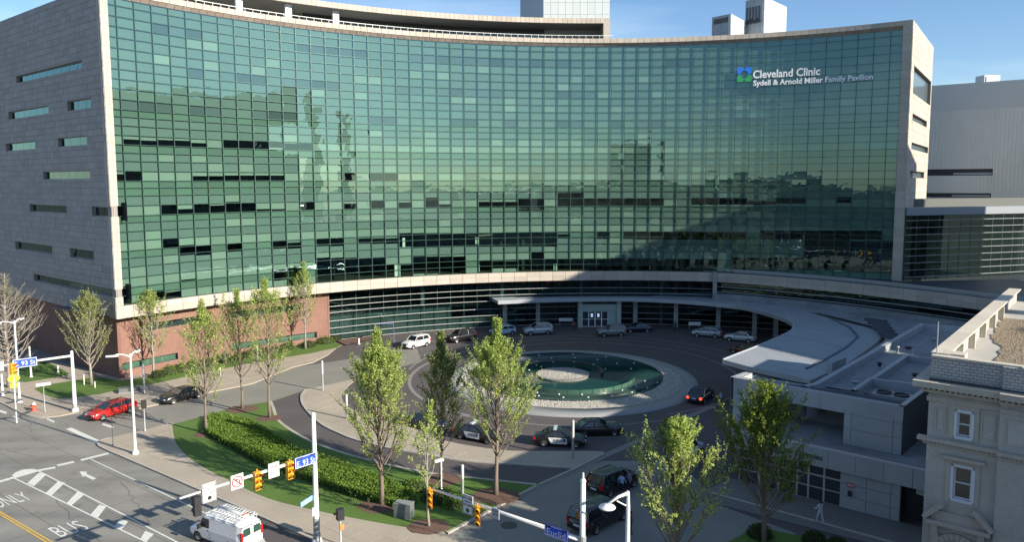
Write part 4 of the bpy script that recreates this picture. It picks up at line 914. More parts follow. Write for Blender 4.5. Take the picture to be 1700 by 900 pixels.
b = MB(); b.lathe((7.11, 94.35, 0), [(11.75, .05), (11.75, .3), (11.45, .3), (11.45, .05)], 70, a0=radians(215), a1=radians(338)); part('weir_wall', b, DW, fo)
b = MB(); b.lathe((7.04, 92.6, 0), [(8.2, .15), (11.2, .15)], 60, a0=radians(205), a1=radians(345)); part('shelf', b, mat('green_shelf', (.045, .08, .065), .15, spec=.6, nscale=2, namt=.2), fo)
LT = mat('fountain_light', (.8, .85, .8), .4)
for rr_, zz_, a0, a1, n_ in ((4.9, .38, 10, 175, 6), (9.9, .16, 215, 335, 9), (11.6, .3, 222, 332, 9), (8.6, .08, 15, 165, 8), (10.6, .08, 30, 160, 6)):
    for k in range(n_):
        a_ = radians(a0+(a1-a0)*k/(n_-1)); part('light', MB().lathe((7.0+rr_*cos(a_), 93.6+rr_*sin(a_), zz_), [(.10, 0), (.09, .08), (.01, .1)], 6), LT, fo)
# ------------------------------------------------------------------ commons building on the right
cb = thing('commons_building', 'low grey panelled building with flat roofs right of the plaza', 'building', (24, 55, 0))
CD = Vector((.77, -.638, 0)); CN = Vector((-.638, -.77, 0)); ZU = 7.8; ZL = 4.25
W0 = g(1393, 843); W0.z = 0                   # ground point of the street wall
pL = g(1218, 627, ZU); pR = g(1500, 676, ZU); pL.z = pR.z = 0; UD = (pR-pL); UL = UD.length; UD.normalize(); UN = Vector((UD.y, -UD.x, 0))
if UN.dot(pL) > 0: UN = -UN
UB_ = pL.copy()
def ub(x, y): return on_wall(x, y, UB_, UD)
uo = ub(1401, 700)[0]; ul = 2.0; zbeam = ub(1400, 686)[1]
part('upper_beam', MB().frame(UB_, UD, UN, (0, 0, 1), 0, UL, -.6, 0, zbeam, ZU), STONEJ, cb)
part('pier', MB().frame(UB_, UD, UN, (0, 0, 1), 0, ul, -.6, 0, ZL-.3, zbeam), STONEJ, cb)
part('upper_wall', MB().frame(UB_, UD, UN, (0, 0, 1), uo, UL, -.6, 0, ZL-.3, zbeam), STONEJ, cb)
part('left_end', MB().frame(UB_, UD, UN, (0, 0, 1), 0, .6, -2.4, -.6, 0, ZU), WALLP, cb)
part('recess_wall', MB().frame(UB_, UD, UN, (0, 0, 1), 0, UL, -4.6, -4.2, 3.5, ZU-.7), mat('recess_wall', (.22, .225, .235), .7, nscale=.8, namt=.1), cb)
def panels(us, zs, O, D, N):
    for a_, c_ in zip(us, us[1:]):
        for z0, z1 in zip(zs, zs[1:]):
            c = O+D*((a_+c_)/2)+N*.03; piece('wall_panel', WALLP, boxM((c.x, c.y, (z0+z1)/2), D, N, (0, 0, 1), c_-a_-.03, .06, z1-z0-.03), cb)
panels([0, ul*.9]+[ul*.9+(uo-ul*.9)*k/4 for k in range(1, 5)]+[uo+(UL-uo)*f_ for f_ in (.13, .85, 1)], [zbeam, ZU], UB_, UD, UN)
panels([0, ul], [ZL-.1, (zbeam+ZL)/2, zbeam], UB_, UD, UN)
panels([uo]+[uo+(UL-uo)*f_ for f_ in (.13, .85, 1)], [ZL-.1, (zbeam+ZL)/2, zbeam], UB_, UD, UN)
RB_ = g(1541, 645, ZU); RB_.z = 0; rdp = max(4, (RB_-pR).length); rn = (RB_-pR).normalized(); 
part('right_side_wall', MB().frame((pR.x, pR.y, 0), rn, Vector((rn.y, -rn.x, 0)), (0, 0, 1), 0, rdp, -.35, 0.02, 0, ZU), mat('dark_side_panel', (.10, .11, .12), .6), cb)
# main roof and parapets
ZR = 7.1
rp_ = [g(x, y, ZR) for x, y in ((1224, 630), (1500, 680), (1541, 650))]+[g(1600, 600, ZR), g(1640, 540, ZR), g(1596, 548, ZR), g(1535, 541, ZR), g(1359, 640, ZR), g(1300, 630, ZR), g(1240, 622, ZR)]
o = sheet('roof', [Vector((p.x, p.y, 0)) for p in rp_], ZR, ROOFM, thick=.4); del o['kind']; o.parent = cb; o.matrix_parent_inverse = WM(cb).inverted()
def parapet(pts, wd, z0, z1, m=CANOPY, name='parapet'):
    b = MB(); P = [g(x, y, z1) for x, y in pts]; P = [Vector((p.x, p.y, 0)) for p in P]; wallpath(b, P, wd, z0, z1)
    for s_, e in ((0, 1), (len(P)-1, len(P)-2)): pass
    part(name, b, m, cb)
parapet(((1340, 642), (1359, 638), (1535, 538), (1600, 544), (1650, 549)), .45, ZR-2, ZR+.65)
parapet(((1425, 648), (1508, 591), (1552, 596)), .4, ZR-.3, ZR+.6)
parapet(((1218, 627), (1340, 648), (1500, 676)), .32, ZR-.3, ZU+.02)
parapet(((1300, 637), (1420, 652), (1500, 668)), .12, ZR-.3, ZU-.15, mat('inner_parapet', (.16, .17, .2), .7))
parapet(((1500, 676), (1541, 645)), .35, ZR-.5, ZU+.02)
parapet(((1448, 629), (1541, 641)), .3, ZR-.3, ZU); parapet(((1420, 648), (1448, 629)), .3, ZR-.3, ZU)
parapet(((1218, 627), (1240, 619)), .3, 5, ZU+.02)
# far low roof with stepped louvres between canopy and podium
o = sheet('low_roof', [Vector((p.x, p.y, 0)) for p in [g(x, y, 5.6) for x, y in ((1345, 640), (1405, 606), (1470, 560), (1455, 540), (1342, 512), (1450, 521), (1613, 536), (1680, 540), (1600, 552), (1540, 545))]], 5.3, ROOFM); del o['kind']; o.parent = cb; o.matrix_parent_inverse = WM(cb).inverted()
for k in range(6):
    y = 529+k*5.5; x = 1436+k*6; a_, c_ = g(x, y, 5.6), g(x+36-k*2, y+5, 5.6); d = (c_-a_); L = d.length; d.normalize(); part('louvre_step', MB().frame((a_.x, a_.y, 0), d, Vector((-d.y, d.x, 0)), (0, 0, 1), 0, L, -.2, .25, 5.3, 5.75), mat('dark_step', (.08, .09, .11), .7), cb)
for a_, c_ in (((1446, 590), (1540, 545)), ((1505, 600), (1543, 560))): b = MB(); q = [g(x, y, ZR) for x, y in (a_, c_)]; wallpath(b, [Vector((p.x, p.y, 0)) for p in q], .12, ZR, ZR+.05); part('roof_seam', b, MATS['seam'], cb)
# small vents, pipes and drains on the flat roofs
for k_, (x, y, r_, h_) in enumerate(((1419, 636, .22, .25), (1508, 579, .25, .3), (1392, 627, .12, .6), (1460, 608, .16, .45), (1490, 585, .10, .7), (1520, 625, .22, .35), (1550, 568, .14, .5))):
    c = g(x, y, ZR+.1); t = thing('roof_vent', ('squat drain hood on the low grey roof near the sunlit kerb', 'dark squat vent in the middle of the low grey roof', 'thin vent pipe near the canopy side of the low grey roof', 'short round vent left of the inner parapet', 'thin tall vent pipe by the long parapet', 'round vent behind the fan unit', 'short pipe near the cream brick building')[k_], 'roof vent', tuple(c)); part('pipe', MB().lathe((c.x, c.y, ZR), [(r_, 0), (r_, h_*.7), (r_*1.5, h_*.72), (r_*1.5, h_), (.01, h_+.03)], 10), DARKM if k_ % 2 else GREYM, t, True); part('flashing', MB().lathe((c.x, c.y, ZR), [(r_*2.2, .01), (r_*1.05, .08)], 10), GREYM, t)
# roof fan unit
t = thing('rooftop_fan_unit', 'square double fan unit sunk behind the parapet of the low grey building', 'fan unit', tuple(g(1480, 655, ZR)))
c_ = g(1482, 655, ZR+.6); part('casing', MB().frame((c_.x, c_.y, 0), UD, -UN, (0, 0, 1), -1.35, 1.35, -.75, .75, ZR, ZR+.6), GREYM, t)
for s_ in (-.62, .62): q_ = c_+UD*s_; part('fan', MB().lathe((q_.x, q_.y, ZR+.6), [(.56, .005), (.56, .12), (.5, .12), (.48, .02), (.01, .02)], 20), DARKM, t)
# low front part with shop front
def wl(x, y): return on_wall(x, y, W0, CD)
WL0, WL1 = wl(1215, 780)[0], wl(1537, 870)[0]
part('low_roof_slab', MB().frame(W0, CD, -CN, (0, 0, 1), WL0, WL1+2, .7, 7.5, ZL-.45, ZL-.12), ROOFM, cb)
uA = wl(1395, 800)[0]; uB = wl(1493, 860)[0]; zf = 2.85
part('fascia_core', MB().frame(W0, CD, -CN, (0, 0, 1), WL0, WL1+1, -.25, .7, zf, ZL-.03), STONEJ, cb)
us = [WL0+(WL1+1-WL0)*k/8 for k in range(9)]
for a_, c2_ in zip(us, us[1:]): c = W0+CD*((a_+c2_)/2)+CN*.28; piece('fascia_panel', WALLP, boxM((c.x, c.y, (zf+ZL)/2), CD, CN, (0, 0, 1), c2_-a_-.03, .06, ZL-zf), cb)
part('roof_kerb', MB().frame(W0, CD, -CN, (0, 0, 1), WL0, WL1+1, -.3, 0, ZL, ZL+.08), mat('kerb_metal', (.5, .5, .5), .5), cb)
part('front_wall', MB().frame(W0, CD, -CN, (0, 0, 1), uA, uB, .05, .5, 0, zf), STONEJ, cb)
panels([uA, uA+(uB-uA)*.45, uA+(uB-uA)*.85, uB], [0.02, 1.0, 1.95, zf], W0+CN*(-.02), CD, CN)
part('front_return', MB().frame(W0, CD, -CN, (0, 0, 1), uB, WL1+1, 2.5, 2.8, 0, zf), DARKIN, cb)
part('service_door', MB().frame(W0, CD, -CN, (0, 0, 1), uB+.1, WL1, 1.2, 1.3, 0, 2.4), DARKM, cb)
u0 = WL0+.2; k = 0
bays = [wl(x, 835)[0] for x in (1225, 1258, 1290, 1321, 1340, 1366, 1395)]
for a_, c2_ in zip(bays, bays[1:]):
    f = MB()
    for (p, q2, z0, z1) in ((a_, a_+.09, 0, zf), (c2_-.05, c2_, 0, zf), (a_+.09, c2_-.05, 0, .1), (a_+.09, c2_-.05, 1.05, 1.13), (a_+.09, c2_-.05, 1.98, 2.1), (a_+.09, c2_-.05, zf-.08, zf)): f.frame(W0, CD, -CN, (0, 0, 1), p, q2, .02, .12, z0, z1)
    wo = part('shop_window', f, mat('shop_frame', (.46, .45, .42), .5), cb)
    for z0, z1 in ((.1, 1.05), (1.13, 1.98), (2.1, zf-.08)): part('pane', MB().frame(W0, CD, -CN, (0, 0, 1), a_+.09, c2_-.05, .06, .08, z0, z1), DL, wo)
xa, za = wl(1296, 748); xb, zb2 = wl(1367, 766); O_ = W0+CN*.335
text_part('Clinic Commons', .62, None, cb, mat('brown_letter', (.06, .03, .03), .6), width=(xb-xa), extrude=.02, fn=lambda p: O_+CD*(xa+p.x)+CN*p.z+Vector((0, 0, 3.38+p.y)))
t = thing('wall_notice', 'small pink notice above a dark box on the grey panel wall', 'notice', tuple(W0+CD*(uA+.8)+Vector((0, 0, 1.6))))
ua2 = uA+.75
part('notice_plate', MB().frame(W0, CD, CN, (0, 0, 1), ua2-.28, ua2+.28, .07, .1, 1.75, 2.1), mat('pink_sign', (.55, .16, .2), .6), t); part('dark_box', MB().frame(W0, CD, CN, (0, 0, 1), ua2-.16, ua2+.1, .07, .16, 1.1, 1.5), DARKM, t)
part('notice_text', MB().frame(W0, CD, CN, (0, 0, 1), ua2-.2, ua2+.2, .101, .105, 1.9, 1.97), WHITEM, t)
# paving in front of it
sheet('commons_walk', [Vector((p.x, p.y, 0)) for p in (W0+CD*WL0, W0+CD*(WL1+6), W0+CD*(WL1+6)+CN*4.2, W0+CD*(WL0-1)+CN*5.5)], .10, mat('dark_walk', (.17, .165, .155), .85, nscale=5, namt=.12, blot=.15), thick=.12)
struct('walk_kerb', MB().frame(W0, CD, CN, (0, 0, 1), WL0, WL1+6, 3.6, 3.85, 0, .14), CURB)
# ------------------------------------------------------------------ old cream brick building
A0 = g(1546, 590, 14.3); A0.z = 0; OD = CD.copy(); OE = Vector((.638, .77, 0)); ON = -OE; OW = 26; DEP = 34.6
ob = thing('old_brick_building', 'old cream brick corner building with cornice, pediment and gravel roof', 'building', (A0.x, A0.y, 0))
def ow(x, y): return on_wall(x, y, A0, OD)
ZP = 14.3; zpb = ow(1549, 629)[1]; zc1 = ow(1552, 633)[1]; zc0 = ow(1552, 649)[1]; zs1 = ow(1556, 659)[1]; zs0 = ow(1556, 667)[1]; zm1 = ow(1545, 724)[1]; zm0 = ow(1545, 736)[1]
ub_ = ow(1661, 700)[0]
win = []
for (xa, ya, xb, yb) in ((1590, 684, 1611, 728), (1584, 774, 1611.5, 834)):
    a_ = ow(xa, ya); c_ = ow(xb, yb); win.append((a_[0], c_[0], c_[1], a_[1]))
b = MB(); us = sorted({0, ub_, *[w_[0] for w_ in win], *[w_[1] for w_ in win]}); zs = sorted({0, zc1, *[w_[2] for w_ in win], *[w_[3] for w_ in win]})
for a_, c_ in zip(us, us[1:]):
    for z0, z1 in zip(zs, zs[1:]):
        if any(w_[0] < (a_+c_)/2 < w_[1] and w_[2] < (z0+z1)/2 < w_[3] for w_ in win): continue
        b.frame(A0, OD, ON, (0, 0, 1), a_, c_, -.5, 0, z0, z1)
part('front_wall', b, OLDST, ob); part('projecting_wall', MB().frame(A0, OD, ON, (0, 0, 1), ub_, OW, -.5, .28, 0, zc1), OLDST, ob)
part('side_wall', MB().frame(A0, OE, -OD, (0, 0, 1), .5, DEP, -.5, 0, 0, zc1), OLDST, ob)
PB = brickmat('rusticated_parapet', (.43, .42, .39), (.36, .36, .345), (.20, .20, .20), 2.0, bw=.7, rh=.34, ms=.035, rotz=radians(39.6), bump=1)
part('parapet_wall', MB().frame(A0, OD, ON, (0, 0, 1), 0, ub_, -.45, -.04, zc1, ZP-.09), PB, ob); part('parapet_wall', MB().frame(A0, OD, ON, (0, 0, 1), ub_, OW, -.45, .22, zc1, ZP-.09), PB, ob)
part('side_parapet', MB().frame(A0, OE, -OD, (0, 0, 1), .45, DEP, -.45, -.04, zc1, ZP-.09), PB, ob)
SC_ = mat('parapet_cap', (.55, .50, .40), .7, nscale=2, namt=.1, blot=.1, rand=.05)
n = 9
for k in range(n): piece('parapet_cap', SC_, boxM(tuple(A0+OE*(.9+(DEP-.9)*(k+.5)/n)+OD*.28+Vector((0, 0, ZP-.04))), OE, OD, (0, 0, 1), (DEP-.9)/n-.02, .92, .1), ob)
for k in range(6): piece('parapet_cap', SC_, boxM(tuple(A0+OD*(OW*(k+.5)/6)-ON*.22+ON*(.26 if (k+.5)*OW/6 > ub_ else 0)+Vector((0, 0, ZP-.04))), OD, ON, (0, 0, 1), OW/6-.02, .5, .1), ob)
for s_, w_ in ((2.0, .14), (5.2, .12), (9.5, .12), (14, .12), (18.5, .12), (23, .12)): part('parapet_stub', MB().frame(A0, OE, OD, (0, 0, 1), s_-w_, s_+w_, .45, .82, ZP-1.2, ZP-.12), SC_, ob)
part('corner_block', MB().frame(A0, OE, OD, (0, 0, 1), 1.0, 2.0, .4, 1.5, ZP-1.2, ZP+.02), SC_, ob)
part('roof', MB().frame(A0, OE, OD, (0, 0, 1), .45, DEP, .45, OW, ZP-1.4, ZP-1.15), mat('pale_roof', (.42, .41, .37), .8, nscale=2, namt=.12, blot=.1), ob)
gp = []
for k in range(30): a_ = k/29; gp.append(A0+OE*(1.6+22*a_)+OD*(2.6-1.0*a_+.10*sin(k*1.7)+.08*sin(k*3.1)-(.9 if k > 12 else 0)*min(1, (k-12)/4)))
gp += [A0+OE*24+OD*(OW-.2), A0+OE*1.1+OD*(OW-.2), A0+OE*1.1+OD*3.6]
o = sheet('gravel', [Vector((p.x, p.y, 0)) for p in gp], ZP-1.09, GRAVEL, kind='stuff', thick=.05); o.parent = ob; o.matrix_parent_inverse = WM(ob).inverted()
q = random.Random(8); gb = MB()
for _ in range(7000):
    p = A0+OE*(1.2+q.random()*22)+OD*(1.4+q.random()*9)
    if inside((p.x, p.y), gp): pebble(gb, p.x, p.y, ZP-1.09, q.uniform(.03, .08))
part('roof_stones', gb, mat('roof_stone', (.25, .20, .135), .9, rand=.4), ob, kind='stuff')
part('lightning_rod', MB().tube([A0+OE*.4+OD*.2+Vector((0, 0, ZP)), A0+OE*.4+OD*.2+Vector((0, 0, ZP+1.9))], .03, 6), GREYM, ob)
# cornices, dentils, strings
def trim(name, u0, u1, out, z0, z1, base=0, m=OLDTRIM): part(name, MB().frame(A0, OD, ON, (0, 0, 1), u0, u1, base, base+out, z0, z1), m, ob)
zcm = (zc1+zc0)/2
trim('cornice', -.75, ub_, .75, zcm, zc1+.06); trim('cornice', ub_, OW, .78, zcm-.002, zc1+.062, .25); trim('cornice_bed', -.35, ub_, .35, zc0-.05, zcm-.17); trim('cornice_bed', ub_, OW, .35, zc0-.052, zcm-.17, .28)
part('gutter_line', MB().frame(A0, OD, ON, (0, 0, 1), 0, OW, -.04, .25, zc1+.06, zc1+.16), DARKM, ob)  # dark gutter strip along the foot of the parapet
part('side_cornice', MB().frame(A0, OE, -OD, (0, 0, 1), 0, DEP, 0, .75, zcm, zc1+.06), OLDTRIM, ob)
db = MB(); u = -.3
while u < OW: db.frame(A0, OD, ON, (0, 0, 1), u, u+.13, .02+(.28 if u > ub_ else 0), .5+(.28 if u > ub_ else 0), zcm-.165, zcm-.004); u += .27
part('dentils', db, OLDTRIM, ob, kind='stuff')
trim('string_course', -.1, ub_, .10, zs0, zs1); trim('string_course', ub_, OW, .10, zs0, zs1, .28); trim('frieze_band', -.04, ub_, .05, zs1, zs1+.10)
trim('mid_cornice', -.45, ub_, .42, (zm1+zm0)/2, zm1); trim('mid_cornice', ub_, OW, .42, (zm1+zm0)/2, zm1, .28); trim('mid_cornice_bed', -.2, ub_, .2, zm0, (zm1+zm0)/2-.1); trim('mid_cornice_bed', ub_, OW, .2, zm0, (zm1+zm0)/2-.1, .28)
db = MB(); u = -.15
while u < OW: db.frame(A0, OD, ON, (0, 0, 1), u, u+.10, .02+(.28 if u > ub_ else 0), .32+(.28 if u > ub_ else 0), (zm1+zm0)/2-.095, (zm1+zm0)/2-.004); u += .22
part('dentils', db, OLDTRIM, ob, kind='stuff')
def framepanel(u0, u1, z0, z1, base, wd=.09):
    b = MB()
    for (a_, c_, d_, e_) in ((u0, u1, z0, z0+wd), (u0, u1, z1-wd, z1), (u0, u0+wd, z0+wd, z1-wd), (u1-wd, u1, z0+wd, z1-wd)): b.frame(A0, OD, ON, (0, 0, 1), a_, c_, base, base+.05, d_, e_)
    part('panel_moulding', b, OLDTRIM, ob)
w1, w2 = win
zpan0, zpan1 = zm1+.35, zs0-.25
framepanel(.35, w1[0]-.55, zpan0, zpan1, 0); framepanel(w1[1]+.45, ub_-.2, zpan0, zpan1, 0); framepanel(ub_+.25, ub_+5, zpan0, zpan1, .28)
OWH = mat('sash_white', (.62, .66, .70), .5); GLW = mat('sash_glass', (.05, .055, .05), .08, spec=.8)
def sash(w_, lab, hood):
    u0, u1, z0, z1 = w_; f = MB()
    for (a_, c_, d_, e_) in ((u0-.02, u1+.02, z1, z1+.14), (u0-.1, u1+.1, z0-.16, z0), (u0-.14, u0, z0, z1), (u1, u1+.14, z0, z1)): f.frame(A0, OD, ON, (0, 0, 1), a_, c_, .0, .09, d_, e_)
    wo = part('window', f, OWH, ob, label=lab); zm_ = (z0+z1)/2
    sb = MB()
    for (a_, c_, d_, e_) in ((u0, u0+.09, z0, z1), (u1-.09, u1, z0, z1), (u0+.09, u1-.09, z0, z0+.09), (u0+.09, u1-.09, z1-.09, z1), (u0+.09, u1-.09, zm_-.04, zm_+.04)): sb.frame(A0, OD, ON, (0, 0, 1), a_, c_, -.16, -.1, d_, e_)
    part('sash', sb, OWH, wo)
    for d_, e_ in ((z0+.09, zm_-.04), (zm_+.04, z1-.09)): part('pane', MB().frame(A0, OD, ON, (0, 0, 1), u0+.09, u1-.09, -.14, -.12, d_, e_), GLW, wo)
    b = MB()
    for (a_, c_, d_, e_) in ((u0-.38, u0-.14, z0-.2, z1+.38), (u1+.14, u1+.38, z0-.2, z1+.38), (u0-.14, u1+.14, z1+.14, z1+.38)): b.frame(A0, OD, ON, (0, 0, 1), a_, c_, 0, .07, d_, e_)
    part('architrave', b, OLDTRIM, ob)
    if hood: part('hood', MB().frame(A0, OD, ON, (0, 0, 1), u0-.6, u1+.6, 0, .38, z1+.42, z1+.6), OLDTRIM, ob)
sash(w1, 'small upper sash window with pale blue frame', False); sash(w2, 'tall lower sash window with hood above', True)
# pediment below the tall window
a_ = ow(1541, 842); c_ = ow(1645, 872); m_ = (a_[0]+c_[0])/2; zb3 = min(a_[1], c_[1])-.35; hw = (c_[0]-a_[0])/2+.05
for s_ in (-1, 1):
    b = MB(); P = [A0+OD*(m_+s_*hw)+Vector((0, 0, zb3)), A0+OD*(m_+s_*hw*.42)+Vector((0, 0, zb3+.95))]; d = (P[1]-P[0]); L = d.length; d.normalize(); up = d.cross(ON); up = up if up.z > 0 else -up
    b.frame(P[0], d, ON, up, 0, L, 0, .6, 0, .22); part('pediment_rake', b, OLDTRIM, ob)
trim('pediment_base', m_-hw, m_+hw, .5, zb3-.25, zb3-.02); trim('pediment_tympanum', m_-hw+.25, m_+hw-.25, .18, zb3-.02, zb3+.5)
for s_ in (-1, 1): trim('bracket', m_+s_*(hw-.45)-.16, m_+s_*(hw-.45)+.16, .36, zb3-.85, zb3-.27); trim('pilaster', m_+s_*(hw-.45)-.22, m_+s_*(hw-.45)+.22, .2, zb3-4.5, zb3-.87)
b = MB(); zc_ = zb3-2.0
for k in range(13):
    t0, t1 = pi*k/13+.01, pi*(k+1)/13-.01; P = []
    for (r_, t_) in ((1.0, t0), (1.35, t0), (1.35, t1), (1.0, t1)): P.append((m_+r_*cos(t_), zc_+r_*sin(t_)))
    vs = [A0+OD*u+ON*y+Vector((0, 0, z)) for y in (0, .16) for u, z in P]; bb = MB().add(vs, [(0, 1, 2, 3), (7, 6, 5, 4), (0, 4, 5, 1), (1, 5, 6, 2), (2, 6, 7, 3), (3, 7, 4, 0)]); part('arch_stone', bb, OLDTRIM, ob)
# wall light / awning beside the old building
t = thing('wall_awning', 'small pale wedge awning on the side of the cream brick building', 'awning', tuple(W0+CD*WL1+Vector((0, 0, 2))))
b = MB(); P = W0+CD*(WL1-.75)+CN*(-.3); b.add([(P.x, P.y, 2.7), (P.x+OD.x*.85, P.y+OD.y*.85, 3.3), (P.x+OD.x*.85, P.y+OD.y*.85, 2.2), (P.x, P.y, 2.3)]+[(q_.x, q_.y, z) for q_, z in ((P+OE*1.2, 2.7), (P+OE*1.2+OD*.85, 3.3), (P+OE*1.2+OD*.85, 2.2), (P+OE*1.2, 2.3))], [(0, 1, 2, 3), (7, 6, 5, 4), (0, 4, 5, 1), (3, 2, 6, 7), (0, 3, 7, 4)]); part('awning_cover', b, ELP, t)
# ------------------------------------------------------------------ city outside the frame: what shades the plaza and what the glass mirrors
def office(name, label, pts, z, m, wm, fh=4.2, pod_z=0):
    t = thing(name, label, 'building', (sum(p[0] for p in pts)/len(pts), sum(p[1] for p in pts)/len(pts), 0))
    part('walls', MB().prism(pts, 0, z), m, t); b = MB(); n = len(pts)
    for k in range(n):
        p, q_ = Vector((*pts[k][:2], 0)), Vector((*pts[(k+1) % n][:2], 0)); d = (q_-p); L = d.length; d.normalize(); nn = Vector((d.y, -d.x, 0)); z_ = 5
        c = Vector((t.location.x, t.location.y, 0))
        if nn.dot(p-c) < 0: nn = -nn
        while z_ < z-2:
            u = 1.5
            while u < L-3: b.frame(p, d, nn, (0, 0, 1), u, u+2.6, .0, .06, z_, z_+1.9); u += 4.2
            z_ += fh
    part('windows', b, wm, t, kind='stuff'); part('coping', MB().prism([(c_[0], c_[1]) for c_ in pts], z, z+.3), CURB, t); return t
OFB = mat('office_brick', (.24, .20, .17), .85, nscale=.4, namt=.15); OFS = mat('office_stone', (.30, .28, .25), .85, nscale=.4, namt=.12); OFG = mat('office_window', (.05, .06, .07), .15, spec=.8)
office('shade_annex', 'unseen brick block right of the picture, shaped to shade the canopy', [(79.5, 60), (83.3, 52.9), (88.1, 44.9), (93, 36.5), (112, 42), (104, 70)], 33, OFB, OFG)  # unseen; roof edge set to bound the sun strip on the canopy
office('shade_tower', 'tall unseen stone tower right of the plaza, shaped to cast its shadow', [(89.8, 51.2), (91, 75.2), (93.4, 83.1), (110, 92), (126, 74), (116, 38)], 50, OFS, OFG)  # unseen; outline and height shaped to throw the plaza and facade shadow
office('corner_block', 'narrow unseen block right of the cream brick building, added to shade the driveway', [(38, 24), (41, 29), (60, 18), (57, 13)], 21, OFB, OFG)  # unseen; placed and kept narrow to throw shade on the driveway
t = thing('shade_bridge', 'unseen high bridge added to shade the plaza beside the lit canopy strip', 'bridge', (97, 42, 41)); A_ = Vector((94.6, 38.2, 0)); d = Vector((99.9, 46.6, 0))-A_; L = d.length; d.normalize()  # unseen floating block, added so sun passes only below it
part('deck', MB().frame(A_, d, Vector((-d.y, d.x, 0)), (0, 0, 1), 0, L, -1.2, 1.2, 42.6, 54), OFS, t); part('windows', MB().frame(A_, d, Vector((-d.y, d.x, 0)), (0, 0, 1), .6, L-.6, -1.25, 1.25, 43, 46), OFG, t)
for k_, (x, y, h_, r_) in enumerate(((106, 23, 49, 1.3), (106, 12, 48, 1.2))):
    t = thing('chimney', ('tall brick chimney beyond the right edge, mirrored left in the glass', 'second tall chimney beyond the right edge, mirrored right of the first')[k_], 'chimney', (x, y, 0)); part('shaft', MB().lathe((x, y, 0), [(r_*1.5, 0), (r_, h_*.85), (r_*.9, h_)], 16), OFB, t, True); part('cap_ring', MB().lathe((x, y, h_), [(r_*1.5, -1.6), (r_*1.6, -1.2), (r_*1.6, -.2), (r_*.8, 0), (.01, 0)], 16), OFS, t)
office('street_office', 'brick office building whose roof overlooks the crossing', [(-12, -1.5), (60, -60), (30, -95), (-55, -30)], 22.3, OFB, OFG)
office('stone_hall', 'long stone building across the avenue', [(-110, 12), (-40, -42), (-62, -75), (-135, -20)], 20, OFS, OFG)
office('brick_block', 'brick block down the side street', [(-170, 60), (-130, 25), (-155, -5), (-195, 30)], 24, OFB, OFG)
office('distant_tower', 'distant slab tower south of the avenue', [(20, -190), (45, -210), (30, -230), (5, -212)], 46, OFS, OFG)
office('distant_block', 'distant low block south of the avenue', [(-120, -150), (-40, -200), (-60, -235), (-140, -180)], 27, OFB, OFG)
office('side_street_block', 'pale block seen past the left end of the hospital', [(-175, 165), (-125, 195), (-140, 225), (-195, 190)], 26, ELP, OFG)
# ------------------------------------------------------------------ street lamps, posts, signals
def lamp(base, top, heads, label):
    B_ = g(*base); hh = vz(*top, B_); t = thing('street_lamp', label, 'street lamp', tuple(B_), group='white street lamps')
    part('pole', MB().lathe((B_.x, B_.y, 0), [(.28, .12), (.28, .3), (.14, .55), (.11, 2), (.085, hh)], 12), WHITEM, t, True)
    for hx, hy in heads:
        E_ = g(hx, hy, hh-.1); T_ = Vector((B_.x, B_.y, hh-.25)); d = (E_-T_); d.z = 0
        if d.length > 3.2: E_ = T_+d.normalized()*3.2; E_.z = hh-.1
        M_ = T_.lerp(E_, .4)+Vector((0, 0, .18)); part('arm', MB().tube([T_, M_, T_.lerp(E_, .75)+Vector((0, 0, .2)), E_], [.07, .055, .05, .05], 8), WHITEM, t, True)
        u = d.normalized(); n = Vector((-u.y, u.x, 0)); b = MB()
        for r_, z_ in ((.02, .12), (.16, .1), (.22, 0), (.16, -.08)): pass
        rows = [[E_+u*(-.45+1.0*k/6)+n*(s_*.19*sin(pi*(k+.6)/7.2))+Vector((0, 0, z_)) for s_, z_ in ((-1, 0), (-.6, .1), (.6, .1), (1, 0), (.5, -.07), (-.5, -.07))] for k in range(7)]
        b.strip(rows, close=True); part('lamp_head', b, WHITEM, t, True)
    return t
lamp((225, 756), (217, 588), ((187, 592), (228, 584)), 'white twin arm street lamp on the sidewalk tip beside the red car')
lamp((33, 670), (24, 533), ((-6, 538), (36, 530)), 'white twin arm street lamp at the far left crossing corner')
def lightcol(base, top, label):
    B_ = g(*base); hh = vz(*top, B_); t = thing('light_column', label, 'light column', tuple(B_), group='slim light columns')
    part('post', MB().lathe((B_.x, B_.y, 0), [(.11, .1), (.11, hh*.56)], 12), GREYM, t, True); part('lamp_tube', MB().lathe((B_.x, B_.y, 0), [(.12, hh*.56), (.12, hh*.97), (.09, hh), (.01, hh)], 12), RAILM, t, True)
for b_, t_, l_ in (((240, 655), (238, 605), 'slim light column beside the low granite block, nearest the brick corner'), ((428, 607), (424, 572), 'slim light column on the lawn edge below the brick wall'), ((536, 650), (535, 599), 'slim light column on the left tip of the tan island'),
                   ((576, 697), (576, 655), 'slim light column on the tan island nearest the big columnar tree'), ((951, 763), (951, 698), 'slim light column in front of the right hand police car'), ((768, 824), (768, 772), 'slim light column in the lawn between two trees by the driveway'), ((366, 626), (366, 610), 'short light column above the black car on the beige pavement')): lightcol(b_, t_, l_)
def bollard(base, hh, label):
    B_ = g(*base); t = thing('bollard', label, 'bollard', tuple(B_), group='short white bollards'); part('post', MB().lathe((B_.x, B_.y, 0), [(.2, .1), (.2, .2), (.11, .25), (.1, hh), (.02, hh+.05)], 10), WHITEM, t, True)
for b_, h_, l_ in (((97, 620), .95, 'short white bollard on the small left lawn'), ((596, 573), 1.0, 'short white bollard at the tip of the mulch bed'), ((52, 628), 4.0, 'tall white post with wide base on the left lawn edge'), ((5, 659), 2.6, 'pale post at the far left picture edge')): bollard(b_, h_, l_)
